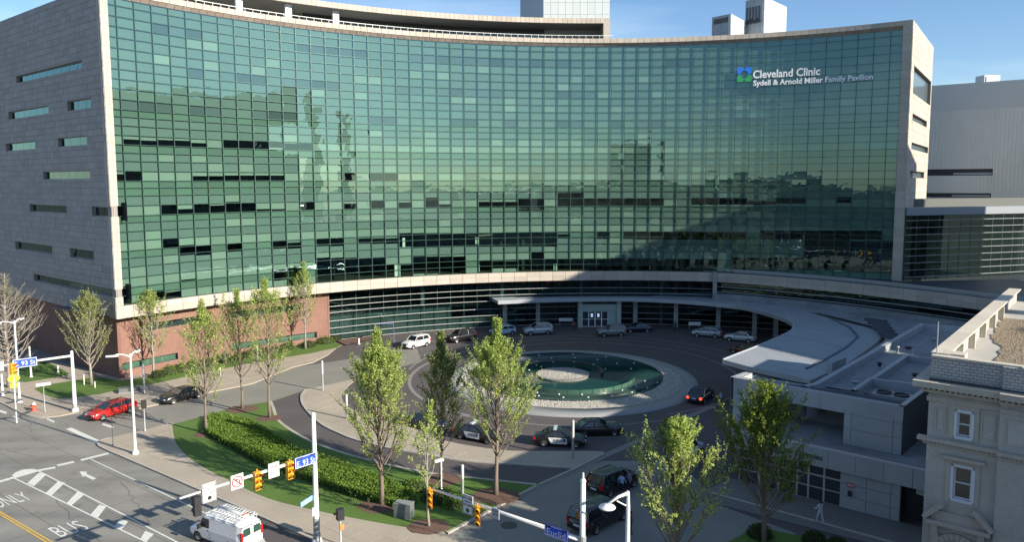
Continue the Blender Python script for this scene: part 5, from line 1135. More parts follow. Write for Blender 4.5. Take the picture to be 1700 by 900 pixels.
def post(name, base, top, label, cat, m=GREYM, r=.06, extra=None):
    B_ = g(*base); hh = vz(*top, B_); t = thing(name, label, cat, tuple(B_)); part('pole', MB().lathe((B_.x, B_.y, 0), [(r*1.8, .1), (r*1.8, .25), (r, .3), (r, hh), (.01, hh)], 8), m, t, True)
    if extra: extra(t, B_, hh)
    return t
def pedhead(t, B_, hh): part('signal_head', MB().box((B_.x, B_.y, hh-.1), (.45, .4, .75), .6), BLACKP, t); part('signal_hood', MB().box((B_.x-.2, B_.y-.25, hh+.05), (.36, .2, .08), .6), BLACKP, t)
def pedhead2(t, B_, hh):
    pedhead(t, B_, hh); part('push_button_sign', MB().box((B_.x+.15, B_.y-.12, 1.4), (.26, .05, .36), .2), mat('orange_plate', (.7, .33, .1), .6), t)
post('pedestrian_signal', (241, 718), (239, 670), 'dark walk signal on pale post just right of the red car', 'pedestrian signal', extra=pedhead)
post('pedestrian_signal', (566, 908), (566, 852), 'black walk signal on post at the bottom edge of the sidewalk', 'pedestrian signal', extra=pedhead2)
post('sign_post', (188, 742), (186, 690), 'thin dark sign post at the sidewalk tip', 'post', m=DARKM, r=.035)
def plate(t, B_, hh): part('plate', MB().box((B_.x, B_.y, hh-.1), (1.3, .06, .3), .55), WHITEM, t)
post('sign_post', (75, 686), (71, 637), 'thin post with narrow white plate on the left corner', 'sign', extra=plate, r=.04)
def camh(t, B_, hh): part('camera_head', MB().box((B_.x-.15, B_.y-.1, hh-.05), (.75, .22, .2), .6), WHITEM, t)
post('camera_post', (733, 816), (734, 763), 'slim white post with a small camera in the lawn', 'post', m=WHITEM, extra=camh)
def frm(t, B_, hh): part('crossbar', MB().tube([(B_.x, B_.y, hh-.1), (B_.x-2.4, B_.y-.6, hh-.1)], .07, 6), mat('blue_frame', (.10, .12, .3), .5), t); part('second_post', MB().tube([(B_.x-2.4, B_.y-.6, .05), (B_.x-2.4, B_.y-.6, hh-.1)], .06, 6), MATS['blue_frame'], t)
post('banner_frame', (654, 569), (652, 536), 'dark blue tubular frame beside the white car', 'frame', m=mat('blue_frame', (.10, .12, .3), .5), extra=frm)
t = thing('fire_hydrant', 'red fire hydrant with white cap on the left corner pavement', 'fire hydrant', tuple(g(57, 684)))
B_ = g(57, 684); HR = mat('hydrant_red', (.75, .10, .04), .5)
part('barrel', MB().lathe((B_.x, B_.y, .12), [(.24, 0), (.24, .08), (.17, .1), (.17, .62), (.22, .64)], 12), HR, t, True); part('bonnet', MB().lathe((B_.x, B_.y, .12), [(.2, .64), (.19, .75), (.1, .86), (.04, .95), (.01, .95)], 12), WHITEM, t, True)
part('side_outlet', MB().tube([(B_.x-.36, B_.y, .62), (B_.x+.36, B_.y, .62)], .09, 8), HR, t, True); part('front_outlet', MB().tube([(B_.x, B_.y, .55), (B_.x-.12, B_.y-.34, .55)], .11, 8), HR, t, True)
t = thing('granite_sign_block', 'low grey granite block at the lawn tip by the big tree', 'stone block', tuple(g(671, 866))); B_ = g(671, 862)
GRN = mat('granite', (.13, .145, .15), .55, nscale=12, namt=.15)
part('slab', MB().frame((B_.x, B_.y, .14), (.95, -.3, 0), (.3, .95, 0), (0, 0, 1), -.65, .65, -.35, .35, 0, 1.05), GRN, t); part('top', MB().frame((B_.x, B_.y, .14), (.95, -.3, 0), (.3, .95, 0), (0, 0, 1), -.67, .67, -.37, .37, 1.052, 1.10), mat('granite_top', (.22, .23, .23), .5), t)
t = thing('granite_sign_block', 'long low dark granite block lying on the beige pavement near the brick corner', 'stone block', tuple(g(220, 655))); B_ = g(222, 652)
part('slab', MB().frame((B_.x, B_.y, .12), (.9, .44, 0), (-.44, .9, 0), (0, 0, 1), -1.5, 1.5, -.5, .5, 0, .55), GRN, t); part('foot', MB().frame((B_.x, B_.y, .12), (.9, .44, 0), (-.44, .9, 0), (0, 0, 1), -1.6, 1.6, -.6, .6, 0, .15), mat('granite_top', (.22, .23, .23), .5), t)
# --- traffic signal masts
LA = mat('lens_red', (.25, .02, .01), .3); LB_ = mat('lens_amber', (.6, .3, .02), .3); LC = mat('lens_green', (.01, .12, .05), .3)
def sighead(c, ax, nrm, m, label, group, n=3, s=1.0):
    """c: centre; ax: along the arm; nrm: the way it faces"""
    t = thing('traffic_signal', label, 'traffic signal', tuple(c), group=group); up = Vector((0, 0, 1)); hh = .38*n*s
    part('housing', MB().frame(c, ax, nrm, up, -.2*s, .2*s, -.16*s, .14*s, -hh/2, hh/2), m, t); 
    for k in range(n):
        z = hh/2-.38*s*(k+.5); cc = c+up*z+nrm*.14*s; b = MB(); rows = []
        for j in (0, 1):
            rows.append([cc+ax*(.165*s*cos(a_))+up*(.165*s*sin(a_))+nrm*(j*(.30 if sin(a_) > -.4 else .1)*s) for a_ in [radians(-60+300*q/10) for q in range(11)]])
        b.strip(rows); v = part('visor', b, m, t)
        part('lens', MB().add([cc+ax*(.15*s*cos(2*pi*q/12))+up*(.15*s*sin(2*pi*q/12))+nrm*.015 for q in range(12)], [tuple(range(12))]), (LA, LB_, LC)[k], t)
    part('bracket', MB().tube([c+up*(hh/2), c+up*(hh/2+.18)], .04, 6), m, t); return t
def signplate(c, ax, nrm, wd, hh, label, lines=(), m=None, border=None, name='road_sign', tcol=None, cat='road sign', extra=None):
    up = Vector((0, 0, 1)); t = thing(name, label, cat, tuple(c)); part('plate', MB().frame(c, ax, nrm, up, -wd/2, wd/2, -.02, .02, -hh/2, hh/2), m or WHITEM, t)
    if border is not None:
        b = MB(); w_ = .03*max(1, wd/1.2)
        for (a_, e_, z0, z1) in ((-wd/2+.02, wd/2-.02, hh/2-.02-w_, hh/2-.02), (-wd/2+.02, wd/2-.02, -hh/2+.02, -hh/2+.02+w_), (-wd/2+.02, -wd/2+.02+w_, -hh/2+.02+w_, hh/2-.02-w_), (wd/2-.02-w_, wd/2-.02, -hh/2+.02+w_, hh/2-.02-w_)): b.frame(c, ax, nrm, up, a_, e_, .021, .026, z0, z1)
        part('border', b, border, t)
    for body, size, yo, wfrac in lines: text_part(body, size, None, t, tcol or BLACKP, width=wd*wfrac, extrude=.004, fn=lambda p, yo=yo, wfrac=wfrac: c+ax*(p.x-wd*wfrac/2)+up*(p.y+yo)+nrm*(.03+p.z))
    if extra: extra(t, c, ax, nrm, up)
    return t
SBLUE = mat('street_sign_blue', (.02, .08, .62), .45)
def mast(name, base, top_z, armpx, label, base_px_top=None):
    t = thing('signal_mast', label, 'signal mast', tuple(base)); part('pole', MB().lathe((base.x, base.y, 0), [(.34, .1), (.34, .35), (.2, .6), (.17, 4), (.13, top_z), (.02, top_z+.05)], 14), WHITEM, t, True)
    part('base_collar', MB().lathe((base.x, base.y, 0), [(.30, .1), (.30, .16), (.22, .9), (.2, .95)], 14), GREYM, t, True); return t
# middle mast (base at the lower edge of the picture)
MB1 = g(526.5, 905); MB1.z = 0; m1 = mast('', MB1, vz(519.5, 686, MB1), None, 'tall white signal mast rising from the sidewalk at the bottom of the picture')
za = vz(522, 757, MB1); Eend = g(298, 828.5, za); AX = (Eend-Vector((MB1.x, MB1.y, za))); AL = AX.length; AX.normalize(); S0 = Vector((MB1.x, MB1.y, za))
part('arm', MB().tube([S0, S0+AX*AL], [.12, .07], 10), WHITEM, m1, True)
part('flange', MB().lathe((MB1.x, MB1.y, za-.25), [(.2, 0), (.21, .02), (.21, .5), (.2, .52)], 12), GREYM, m1)
NRM = Vector((-AX.y, AX.x, 0)); 
if NRM.dot(Vector((0, -1, 0))) < 0: NRM = -NRM       # side of the arm turned to the camera
def on_arm(x, S, A):                                # distance along the arm at photo column x
    r = ray(x, 790); n = Vector((r.y, -r.x, 0)); return -S.dot(n)/A.dot(n)
def armpt(x, S=S0, A=AX): return S+A*on_arm(x, S, A)
RD = -AX                                            # reading direction, left to right in the photograph
s1 = armpt(505.5); signplate(s1+NRM*.2+Vector((0, 0, -.05)), RD, NRM, 1.62, .74, 'blue E 93 St name sign beside the middle signal mast', (('E. 93 St', .52, -.26, .84),), SBLUE, WHITEM, 'street_name_sign', WHITEM, 'street sign',
    lambda t, c, ax, nrm, up: [part('cap_strip', MB().frame(c, ax, nrm, up, a_, e_, .03, .034, .23, .32), BLACKP, t) for a_, e_ in ((-.74, -.25), (.25, .74))])
for x, y, lb in ((478.5, 787, 'yellow signal head nearest the blue E 93 St sign'), (424, 803, 'yellow signal head between the no left turn sign and the blank white sign')): c = armpt(x); c = c+NRM*.2; c.z = za-.35; sighead(c, RD, AX if False else Vector((NRM.x, NRM.y, 0)), SIGNY, lb, 'yellow signal heads')
STRP = mat('signal_back_black', (.025, .025, .03), .5, nscale=4, namt=.3)
c = armpt(324)+NRM*.05; c.z = za-.75; sighead(c, RD, -NRM, STRP, 'black backed signal head at the end of the arm above the white van', None)
c = armpt(452)+NRM*.2; signplate(c, RD, NRM, .75, .95, 'square white lettered sign between the two yellow signal heads', (('TURNING', .16, .18, .8), ('TRAFFIC', .16, -.02, .8), ('YIELD', .16, -.24, .6)))
RDP = mat('sign_red', (.6, .03, .02), .5)
def nolt(t, c, ax, nrm, up):
    b = MB(); rows = [[c+ax*(r_*cos(2*pi*k/24))+up*(r_*sin(2*pi*k/24))+nrm*.026 for k in range(25)] for r_ in (.36, .29)]; b.strip(rows); part('red_ring', b, RDP, t)
    b = MB(); b.add([c+ax*u+up*v+nrm*.024 for u, v in ((.12, -.22), (.12, .03), (-.02, .10), (-.05, .02), (-.2, .12), (-.05, .2), (-.02, .16), (.18, .08), (.18, -.22))][:9], [(0, 1, 7, 8), (1, 2, 6, 7), (2, 3, 4, 5, 6)]); part('arrow', b, BLACKP, t)
    d1 = (ax+up).normalized(); d2 = (ax-up).normalized(); b = MB(); b.add([c+d2*(.3*s1_)+d1*(.035*s2_)+nrm*.028 for s1_, s2_ in ((-1, -1), (1, -1), (1, 1), (-1, 1))], [(0, 1, 2, 3)]); part('red_bar', b, RDP, t)
c = armpt(390.5)+NRM*.2; signplate(c, RD, NRM, .8, .9, 'white no left turn sign with red ring on the signal arm', extra=nolt)
def dot(col):
    def fn(t, c, ax, nrm, up, k=-1): pass
    return fn
def dotfn(m, dz): return lambda t, c, ax, nrm, up: part('disc', MB().add([c+up*dz+ax*(.13*cos(2*pi*k/16))+up*(.13*sin(2*pi*k/16))+nrm*.028 for k in range(16)], [tuple(range(16))]), m, t)
c = armpt(343.5)+NRM*.2; c.z -= .1; signplate(c, RD, NRM, .85, 1.15, 'tall white left turn yield sign near the free end of the arm', (('LEFT TURN', .15, .32, .85), ('YIELD', .15, .12, .6), ('ON GREEN', .15, -.08, .8)), border=BLACKP, extra=dotfn(BLACKP, -.33))
c = Vector((MB1.x, MB1.y, vz(524, 826, MB1)))-RD*.75+NRM*.1; signplate(c, (RD*.8-NRM*.3).normalized(), NRM, 1.35, .34, 'small pale blue route plate on the middle mast', (('BUS', .2, -.08, .35),), mat('pale_blue', (.25, .42, .62), .5), tcol=WHITEM)
part('control_box', MB().box((MB1.x-.05, MB1.y-.22, vz(524, 848, MB1)), (.3, .24, .5), .3), WHITEM, m1); part('dark_wrap', MB().lathe((MB1.x, MB1.y, 0), [(.22, vz(526, 893, MB1)), (.22, vz(525, 860, MB1))], 12), GREYM, m1)
# right mast
MB2 = g(968, 800, 9.0); MB2.z = 0; m2 = mast('', MB2, 9.0, None, 'white signal mast in front of the black minivan at the bottom edge')
zb2_ = vz(965, 898, MB2); E2 = g(716, 812, zb2_); S2_ = Vector((MB2.x, MB2.y, zb2_)); A2 = E2-S2_; L2_ = A2.length; A2.normalize()
part('arm', MB().tube([S2_, S2_+A2*L2_], [.12, .07], 10), WHITEM, m2, True); part('flange', MB().lathe((MB2.x, MB2.y, zb2_-.25), [(.2, 0), (.21, .02), (.21, .5), (.2, .52)], 12), GREYM, m2)
part('pole_cap', MB().lathe((MB2.x, MB2.y, 9.0), [(.16, 0), (.12, .12), (.06, .16), (.05, .45), (.01, .47)], 10), WHITEM, m2)
N2 = Vector((-A2.y, A2.x, 0))
if N2.y > 0: N2 = -N2
R2 = -A2
for x, lb in ((717, 'yellow signal head at the free end of the right arm over the lawn'), (796, 'yellow signal head between the two white signs over the driveway')): c = armpt(x, S2_, A2)+N2*.2; c.z = zb2_-.55; sighead(c, R2, (N2*.75+R2*.6).normalized(), SIGNY, lb, 'yellow signal heads')
c = armpt(780, S2_, A2)+N2*.2; c.z -= .1; signplate(c, R2, N2, .78, 1.15, 'tall white left turn yield on green sign over the driveway edge', (('LEFT TURN', .14, .34, .85), ('YIELD', .14, .14, .6), ('ON GREEN', .14, -.06, .8)), border=BLACKP, extra=dotfn(mat('sign_green', (0, .12, .05), .5), -.33))
c = armpt(826, S2_, A2)+N2*.2; c.z -= .05; signplate(c, R2, N2, .52, .6, 'small grey lettered sign on the right signal arm', (('NO TURN', .1, .1, .8), ('ON RED', .1, -.08, .7)), m=mat('dull_plate', (.42, .45, .48), .5))
c = armpt(928, S2_, A2)+N2*.22; c.z += .05; signplate(c, R2, N2, 1.5, .62, 'blue Euclid street name sign beside the right mast', (('Euclid', .5, -.22, .78),), SBLUE, WHITEM, 'street_name_sign', WHITEM, 'street sign',
    lambda t, c, ax, nrm, up: [part('cap_strip', MB().frame(c, ax, nrm, up, a_, e_, .03, .034, .19, .28), BLACKP, t) for a_, e_ in ((-.7, -.35), (.35, .7))])
# left mast
MB3 = g(125, 685); MB3.z = 0; m3 = mast('', MB3, vz(119.5, 583, MB3), None, 'white signal mast at the left corner with its arm over the small lawn')
z3 = vz(120, 591, MB3); E3 = g(-10, 609, z3); S3 = Vector((MB3.x, MB3.y, z3)); A3 = (E3-S3); L3_ = A3.length; A3.normalize(); part('arm', MB().tube([S3, S3+A3*L3_], [.13, .09], 10), WHITEM, m3, True)
N3 = Vector((-A3.y, A3.x, 0)); N3 = -N3 if N3.y > 0 else N3; R3 = -A3
def ap3(x): return armpt(x, S3, A3)
c = ap3(53.5)+N3*.2; signplate(c, R3, N3, 2.1, .9, 'blue E 93 St name sign over the small left lawn', (('E. 93 St', .6, -.22, .84),), SBLUE, WHITEM, 'street_name_sign', WHITEM, 'street sign')
c = ap3(33)+N3*.2; c.z = z3-.45; sighead(c, R3, (N3*.8+R3*.5).normalized(), SIGNY, 'orange signal head above a lime warning sign at the far left', None)
c = ap3(7)+N3*.2; signplate(c, R3, N3, 1.15, .95, 'white lettered sign at the left edge of the picture', (('NO TURN', .18, .12, .8), ('ON RED', .18, -.14, .7)), border=GREYM)
LIME = mat('lime_sign', (.55, .75, .02), .5); c = g(33, 629, 3.4); c = Vector((S3.x, S3.y, 0))+A3*on_arm(33, S3, A3)+N3*.3; c.z = vz(33, 629, c)
t = thing('crossing_sign', 'lime green crossing warning sign below the orange signal', 'warning sign', tuple(c)); up = Vector((0, 0, 1))
d1 = (R3+up).normalized(); d2 = (up-R3).normalized(); part('plate', MB().frame(c, d1, N3, d2, -.4, .4, -.02, .02, -.4, .4), LIME, t); part('arrow_plate', MB().frame(c-up*.72, R3, N3, up, -.35, .35, -.02, .02, -.2, .2), LIME, t); part('walker', MB().frame(c, R3, N3, up, -.1, .1, .022, .03, -.25, .25), BLACKP, t); part('post', MB().tube([(c.x, c.y, .1), (c.x, c.y, c.z+.3)], .06, 6), WHITEM, t)
# close street lamp at lower right
LB2 = g(1043, 816, 9.0); LB2.z = 0; t = thing('street_lamp', 'white street lamp with round flat head hanging over the black minivan', 'street lamp', tuple(LB2), group=None)
part('pole', MB().lathe((LB2.x, LB2.y, 0), [(.28, .1), (.28, .4), (.16, .8), (.10, 8.2), (.06, 9.0)], 12), WHITEM, t, True)
hd = g(1008, 843, 8.3); part('arm', MB().tube([Vector((LB2.x, LB2.y, 8.9)), Vector((LB2.x, LB2.y, 9.0)).lerp(hd+Vector((0, 0, .2)), .45), hd+Vector((0, 0, .16))], [.09, .075, .06], 8), WHITEM, t, True); part('brace', MB().tube([Vector((LB2.x, LB2.y, 8.2)), Vector((LB2.x, LB2.y, 8.9)).lerp(hd, .55)], .035, 6), WHITEM, t)
part('lamp_head', MB().lathe(tuple(hd), [(.01, .2), (.12, .19), (.2, .12), (.38, .06), (.42, 0), (.38, -.04), (.01, -.05)], 24), WHITEM, t, True)
# ------------------------------------------------------------------ vehicles
TYRE = mat('tyre', (.015, .015, .016), .85); RIM = mat('alloy_rim', (.55, .56, .57), .35, metal=.5); CGL = mat('car_glass', (.015, .02, .024), .04, spec=.9); CHR = mat('chrome', (.6, .6, .6), .25, metal=.8); HLT = mat('headlight', (.75, .78, .8), .15); TLT = mat('tail_light', (.45, .01, .01), .3); TLIT = mat('lit_tail_light', (.6, .02, .01), .3, emit=(1, .08, .03), es=1.2); PLT = mat('number_plate', (.6, .62, .65), .5)
def paint(name, col, rough=.25, metal=.0): return mat(name, col, rough, metal=metal, coat=.7, spec=.5)
SPEC = dict(sedan=(4.8, 1.84, 1.45, .93, (-1.75, -1.05, .15, .98), .98, .78), suv=(4.75, 1.92, 1.74, 1.10, (-2.26, -1.98, .35, 1.05), 1.12, .95), hatch=(4.35, 1.8, 1.5, .98, (-2.02, -1.45, .25, 1.1), .98, .80), van=(5.1, 2.0, 1.78, 1.08, (-2.48, -2.2, .75, 1.65), 1.08, .92))
def car(kind, pr_, pf, col, label, group=None, cat='car', rails=False, lit=False, police=False, name='parked_car', L=None, side=1, bars=False):
    A_, B_ = g(*pr_), g(*pf); d = (B_-A_); d.z = 0; d.normalize(); n = Vector((-d.y, d.x, 0))
    if n.dot(A_) < 0: n = -n
    L0, W, HR_, zb, (c0, c1, c2_, c3), zh0, zh1 = SPEC[kind]; L_ = L or L0; k = L_/L0; C_ = (A_+B_)/2+n*(W/2); rz = atan2(d.y, d.x)
    t = thing(name, label, cat, (C_.x, C_.y, .012), rz, group); w = W/2; c0, c1, c2_, c3 = [q*k for q in (c0, c1, c2_, c3)]
    xs = [-.5, -.485, -.44, -.36, -.25, -.1, .05, .2, .32, .42, .475, .5]; rows = []
    for f_ in xs:
        x = f_*L_; e = abs(f_); ww = w*(1-.16*max(0, (e-.36)/.14)**2); zlo = .22+.14*max(0, (e-.42)/.08)
        if x < c0+.05: zt = zh0 if kind == 'sedan' else zb+.02; zt -= .10*max(0, (-f_-.46)/.04)
        elif x > c3-.1: tt = (x-c3)/(L_/2-c3); zt = zh0-(zh0-zh1)*max(0, tt)**1.3; zt -= .2*max(0, (f_-.465)/.035)
        else: zt = zb+.03
        zbx = min(zb, zt-.02); rows.append([Vector((x, 0, zlo)), Vector((x, ww*.9, zlo)), Vector((x, ww, zlo+.16)), Vector((x, ww*1.0, .62*zbx+.05)), Vector((x, ww*.965, zbx-.05)), Vector((x, ww*.90, zt-.01)), Vector((x, ww*.5, zt+.03)), Vector((x, 0, zt+.035)),
            Vector((x, -ww*.5, zt+.03)), Vector((x, -ww*.90, zt-.01)), Vector((x, -ww*.965, zbx-.05)), Vector((x, -ww, .62*zbx+.05)), Vector((x, -ww, zlo+.16)), Vector((x, -ww*.9, zlo))])
    b = MB(); b.strip(rows, close=True); N_ = len(rows[0]); b.f.append(tuple(reversed(range(N_)))); b.m.append(0); o = (len(rows)-1)*N_; b.f.append(tuple(range(o, o+N_))); b.m.append(0)
    part('body', b, col, t, True, local=True)
    # greenhouse
    wb, wr = w*.93, w*.76; zr = HR_; G = lambda x, y, z: Vector((x, y, z))
    for s_ in (-1, 1):
        b = MB(); m1_ = (c1+c2_)/2; cuts = [(c0+.12, c1+.06), (m1_, m1_), (c3-.18, c2_-.04)]
        for j in (0, 1):
            (xb0, xt0), (xb1, xt1) = cuts[j], cuts[j+1]; p_ = .05
            b.quad(G(xb0+p_, s_*wb, zb+.02), G(xb1-p_, s_*wb, zb+.02), G(xt1-p_, s_*(wr+.015), zr-.09), G(xt0+p_, s_*(wr+.015), zr-.09))
        part('side_windows', b, CGL, t, local=True)
    part('windshield', MB().quad(G(c3-.02, -wb*.96, zb+.03), G(c3-.02, wb*.96, zb+.03), G(c2_+.02, wr*.96, zr-.05), G(c2_+.02, -wr*.96, zr-.05)), CGL, t, local=True)
    part('rear_window', MB().quad(G(c0+.0, -wb*.92, zb+.05), G(c1-.03, -wr*.92, zr-.06), G(c1-.03, wr*.92, zr-.06), G(c0+.0, wb*.92, zb+.05)), CGL, t, local=True)
    b = MB(); rr_ = []
    for x, dz in ((c1-.04, -.05), (c1+.12, -.005), ((c1+c2_)/2, .02), (c2_-.15, -.01), (c2_+.03, -.05)): rr_.append([G(x, -wr, zr-.09+dz*.5), G(x, -wr*.93, zr-.02+dz), G(x, -wr*.5, zr+dz+.01), G(x, 0, zr+.015+dz), G(x, wr*.5, zr+dz+.01), G(x, wr*.93, zr-.02+dz), G(x, wr, zr-.09+dz*.5)])
    b.strip(rr_)
    part('roof', b, col, t, True, local=True)
    b = MB()
    for s_ in (-1, 1):
        b.tube([G(c3, s_*wb, zb), G(c2_, s_*wr, zr-.06)], .045, 5); b.tube([G(c0, s_*wb, zb), G(c1, s_*wr, zr-.06)], .075, 5); b.tube([G((c1+c2_)/2, s_*wb, zb), G((c1+c2_)/2, s_*wr, zr-.06)], .045, 5)
        b.tube([G(c1, s_*wr, zr-.07), G(c2_, s_*wr, zr-.07)], .04, 5); b.frame((0, 0, 0), (1, 0, 0), (0, 1, 0), (0, 0, 1), c0, c3, s_*wb-.02, s_*wb+.02, zb-.04, zb+.03)
        if kind in ('suv', 'van'): b.quad(G(c0, s_*wb, zb), G(c0+.3, s_*wb, zb), G(c1+.22, s_*wr, zr-.07), G(c1-.02, s_*wr, zr-.07))
    part('pillars', b, col, t, local=True); part('cabin', MB().frame((0, 0, 0), (1, 0, 0), (0, 1, 0), (0, 0, 1), c0+.35, c3-.45, -wr*.8, wr*.8, zb-.3, zb+.18), BLACKP, t, local=True)
    rw_ = .34 if kind in ('suv', 'van') else .315; xw = (-.5*L_+.2*L_, .5*L_-.19*L_)
    for x in xw:
        for s_ in (-1, 1):
            wh = bpy.data.objects.new('wheel', None); COL.objects.link(wh); wh.parent = t; wh.location = (x, s_*(w-.1), rw_); wh.empty_display_size = .2
            key = ('ty', rw_)
            if key not in UB:
                def ring(pr): 
                    b_ = MB(); rows_ = [[Vector((r_*cos(2*pi*q/20), y_, r_*sin(2*pi*q/20))) for q in range(20)] for r_, y_ in pr]; b_.strip(rows_, close=True); return b_
                UB[key] = ring([(rw_*.66, -.11), (rw_*.95, -.115), (rw_, -.08), (rw_, .08), (rw_*.95, .115), (rw_*.66, .11)]).mesh('tyre', TYRE, True)
                rb_ = ring([(rw_*.68, -.1), (rw_*.64, -.112), (rw_*.56, -.09), (rw_*.18, -.105), (.01, -.11)]); rb2 = ring([(rw_*.68, .1), (rw_*.64, .112), (rw_*.56, .09), (rw_*.18, .105), (.01, .11)]); rb_.add(rb2.v, rb2.f); UB[('ri', rw_)] = rb_.mesh('rim', RIM, True)
            for nm, mm in (('tyre', UB[key]), ('rim', UB[('ri', rw_)])): o_ = bpy.data.objects.new(nm, mm); COL.objects.link(o_); o_.parent = wh
            b = MB(); b.add([Vector((x+(rw_+.07)*cos(pi*q/12), s_*(w*1.004), rw_*.9+(rw_+.07)*sin(pi*q/12))) for q in range(13)]+[Vector((x-(rw_+.07), s_*(w*1.004), .24)), Vector((x+(rw_+.07), s_*(w*1.004), .24))], [(14, *range(13), 13)]); part('wheel_arch', b, BLACKP, t, local=True)
    fx = L_/2; zf_ = zh1-.12
    for s_ in (-1, 1):
        part('headlight', MB().frame((0, 0, 0), (1, 0, 0), (0, 1, 0), (0, 0, 1), fx-.28, fx-.02, s_*w*.62-.17, s_*w*.62+.17, zf_-.12, zf_+.04), HLT, t, local=True)
        part('tail_light', MB().frame((0, 0, 0), (1, 0, 0), (0, 1, 0), (0, 0, 1), -fx-.02, -fx+.2, s_*w*.76-.13, s_*w*.76+.13, zb-.32, zb-.06 if kind != 'suv' else zb+.05), TLIT if lit else TLT, t, local=True)
        part('mirror', MB().frame((0, 0, 0), (1, 0, 0), (0, 1, 0), (0, 0, 1), c3-.42, c3-.2, s_*(w+.08)-.09, s_*(w+.08)+.09, zb+.02, zb+.18), col, t, local=True)
        for xx in ((c1+c2_)/2+.25, c1+.15 if kind != 'sedan' else c1+.35): part('door_handle', MB().frame((0, 0, 0), (1, 0, 0), (0, 1, 0), (0, 0, 1), xx-.1, xx+.1, s_*w*.985-.02, s_*w*.985+.02, zb-.17, zb-.13), CHR, t, local=True)
        if rails: part('roof_rail', MB().tube([(c1+.2, s_*wr*.92, zr+.05), (c2_-.2, s_*wr*.92, zr+.05)], .025, 5), CHR, t, local=True)
    part('grille', MB().frame((0, 0, 0), (1, 0, 0), (0, 1, 0), (0, 0, 1), fx-.06, fx+.005, -w*.36, w*.36, .42, zf_-.02), BLACKP, t, local=True)
    part('number_plate', MB().frame((0, 0, 0), (1, 0, 0), (0, 1, 0), (0, 0, 1), -fx-.02, -fx+.02, -.26, .26, .62, .76), PLT, t, local=True)
    part('rear_bumper', MB().frame((0, 0, 0), (1, 0, 0), (0, 1, 0), (0, 0, 1), -fx-.05, -fx+.1, -w*.8, w*.8, .36, .52), BLACKP if kind != 'sedan' else col, t, local=True)
    for s_ in (-1, 1):
        b = MB()
        for xx in (c3-.25, (c1+c2_)/2+.02, c0+.75 if kind != 'sedan' else c1+.1): b.frame((0, 0, 0), (1, 0, 0), (0, 1, 0), (0, 0, 1), xx-.012, xx+.012, s_*w*.985-.012, s_*w*.985+.022, .36, zb-.05)
        part('door_seams', b, BLACKP, t, local=True)
    if police:
        for s_ in (-1, 1):
            b = MB(); xa_, xb_ = c1+.1, c3-.3; b.quad(G(xa_-.1, s_*(w*.985+.012), zb-.03), G(xb_, s_*(w*.985+.012), zb-.03), G(xb_, s_*(w*1.0+.03), .34), G(xa_+.18, s_*(w*1.0+.03), .34)); part('white_door_panel', b, WHITEM, t, local=True)
            xt = xa_+.42; 
            if s_ < 0: fn = lambda p: Vector((xt+p.x, -(w+.045)-p.z, .56+p.y))
            else: fn = lambda p: Vector((xb_-.5-p.x, (w+.045)+p.z, .56+p.y))
            o_ = text_part('POLICE', .32, None, None, mat('police_blue', (.02, .03, .12), .5), width=1.05, extrude=.004, fn=fn); o_.parent = t
            part('door_badge', MB().frame((0, 0, 0), (1, 0, 0), (0, 1, 0), (0, 0, 1), xb_-.34, xb_-.14, s_*(w+.035)-.005, s_*(w+.035)+.008, .56, .8), MATS['police_blue'], t, local=True)
        part('light_bar', MB().frame((0, 0, 0), (1, 0, 0), (0, 1, 0), (0, 0, 1), (c1+c2_)/2-.14, (c1+c2_)/2+.14, -.58, .58, zr+.05, zr+.17), mat('light_bar', (.45, .52, .6), .2), t, local=True)
    return t
PB_ = paint('black_paint', (.012, .012, .014)); PRD = paint('red_paint', (.42, .018, .015)); PW = paint('white_paint', (.74, .74, .70)); PS = paint('silver_paint', (.42, .45, .47), .3, .3); PGR = paint('grey_green_paint', (.20, .23, .22), .3, .3); PDR = paint('dark_red_paint', (.12, .012, .012)); PNV = paint('navy_paint', (.018, .022, .05)); PSB = paint('light_silver_paint', (.55, .57, .56), .3, .25); PBW = paint('pale_blue_paint', (.40, .52, .62), .3)
car('hatch', (229, 682), (158, 703), PRD, 'bright red hatchback waiting at the left crossing, dark windows', name='red_car', L=4.9)
car('sedan', (344, 658), (274, 676), PB_, 'black saloon behind the red car, seen through bare branches', name='black_saloon', L=4.9)
car('suv', (719, 573), (676, 583), PW, 'white compact car driving past the lobby in the sun', name='white_car', L=4.4)
car('suv', (794, 564), (748, 572), PB_, 'black off-roader right behind the white compact car', name='black_off_roader', L=4.7)
car('hatch', (852, 556), (826, 559), PBW, 'pale blue car half hidden behind the pointed tree', name='pale_blue_car', L=4.2)
car('suv', (919, 555.5), (872, 558), PS, 'silver off-roader with roof rails left of the entrance doors', name='silver_off_roader', rails=True, L=4.7)
car('suv', (1040, 558.5), (995, 560), PGR, 'small grey green off-roader right of the entrance doors', name='grey_green_off_roader', L=4.5)
car('sedan', (1080, 552), (1042, 553), PNV, 'dark saloon just right of the grey green off-roader', name='dark_saloon', L=4.6)
car('hatch', (1194, 562), (1150, 559), PS, 'silver hatchback under the right part of the canopy', name='silver_hatchback', L=4.5)
car('sedan', (1247, 570), (1206, 566), PSB, 'pale silver saloon nearest the canopy column at the right', name='pale_saloon', L=4.6)
car('hatch', (1250, 594), (1211, 586), PDR, 'dark red car mostly hidden below the canopy tip', name='dark_red_car', L=4.2)
car('sedan', (1163, 677), (1190, 655), PNV, 'dark car with lit red tail lights leaving beside the canopy', name='car_with_tail_lights', lit=True)
car('sedan', (956, 727), (1033, 725), PB_, 'black saloon passing right of the marked police car', name='passing_black_saloon')
car('sedan', (888, 742), (970, 746), PB_, 'police car with white lettered door and light bar, right one of two', name='police_car', police=True, cat='police car')
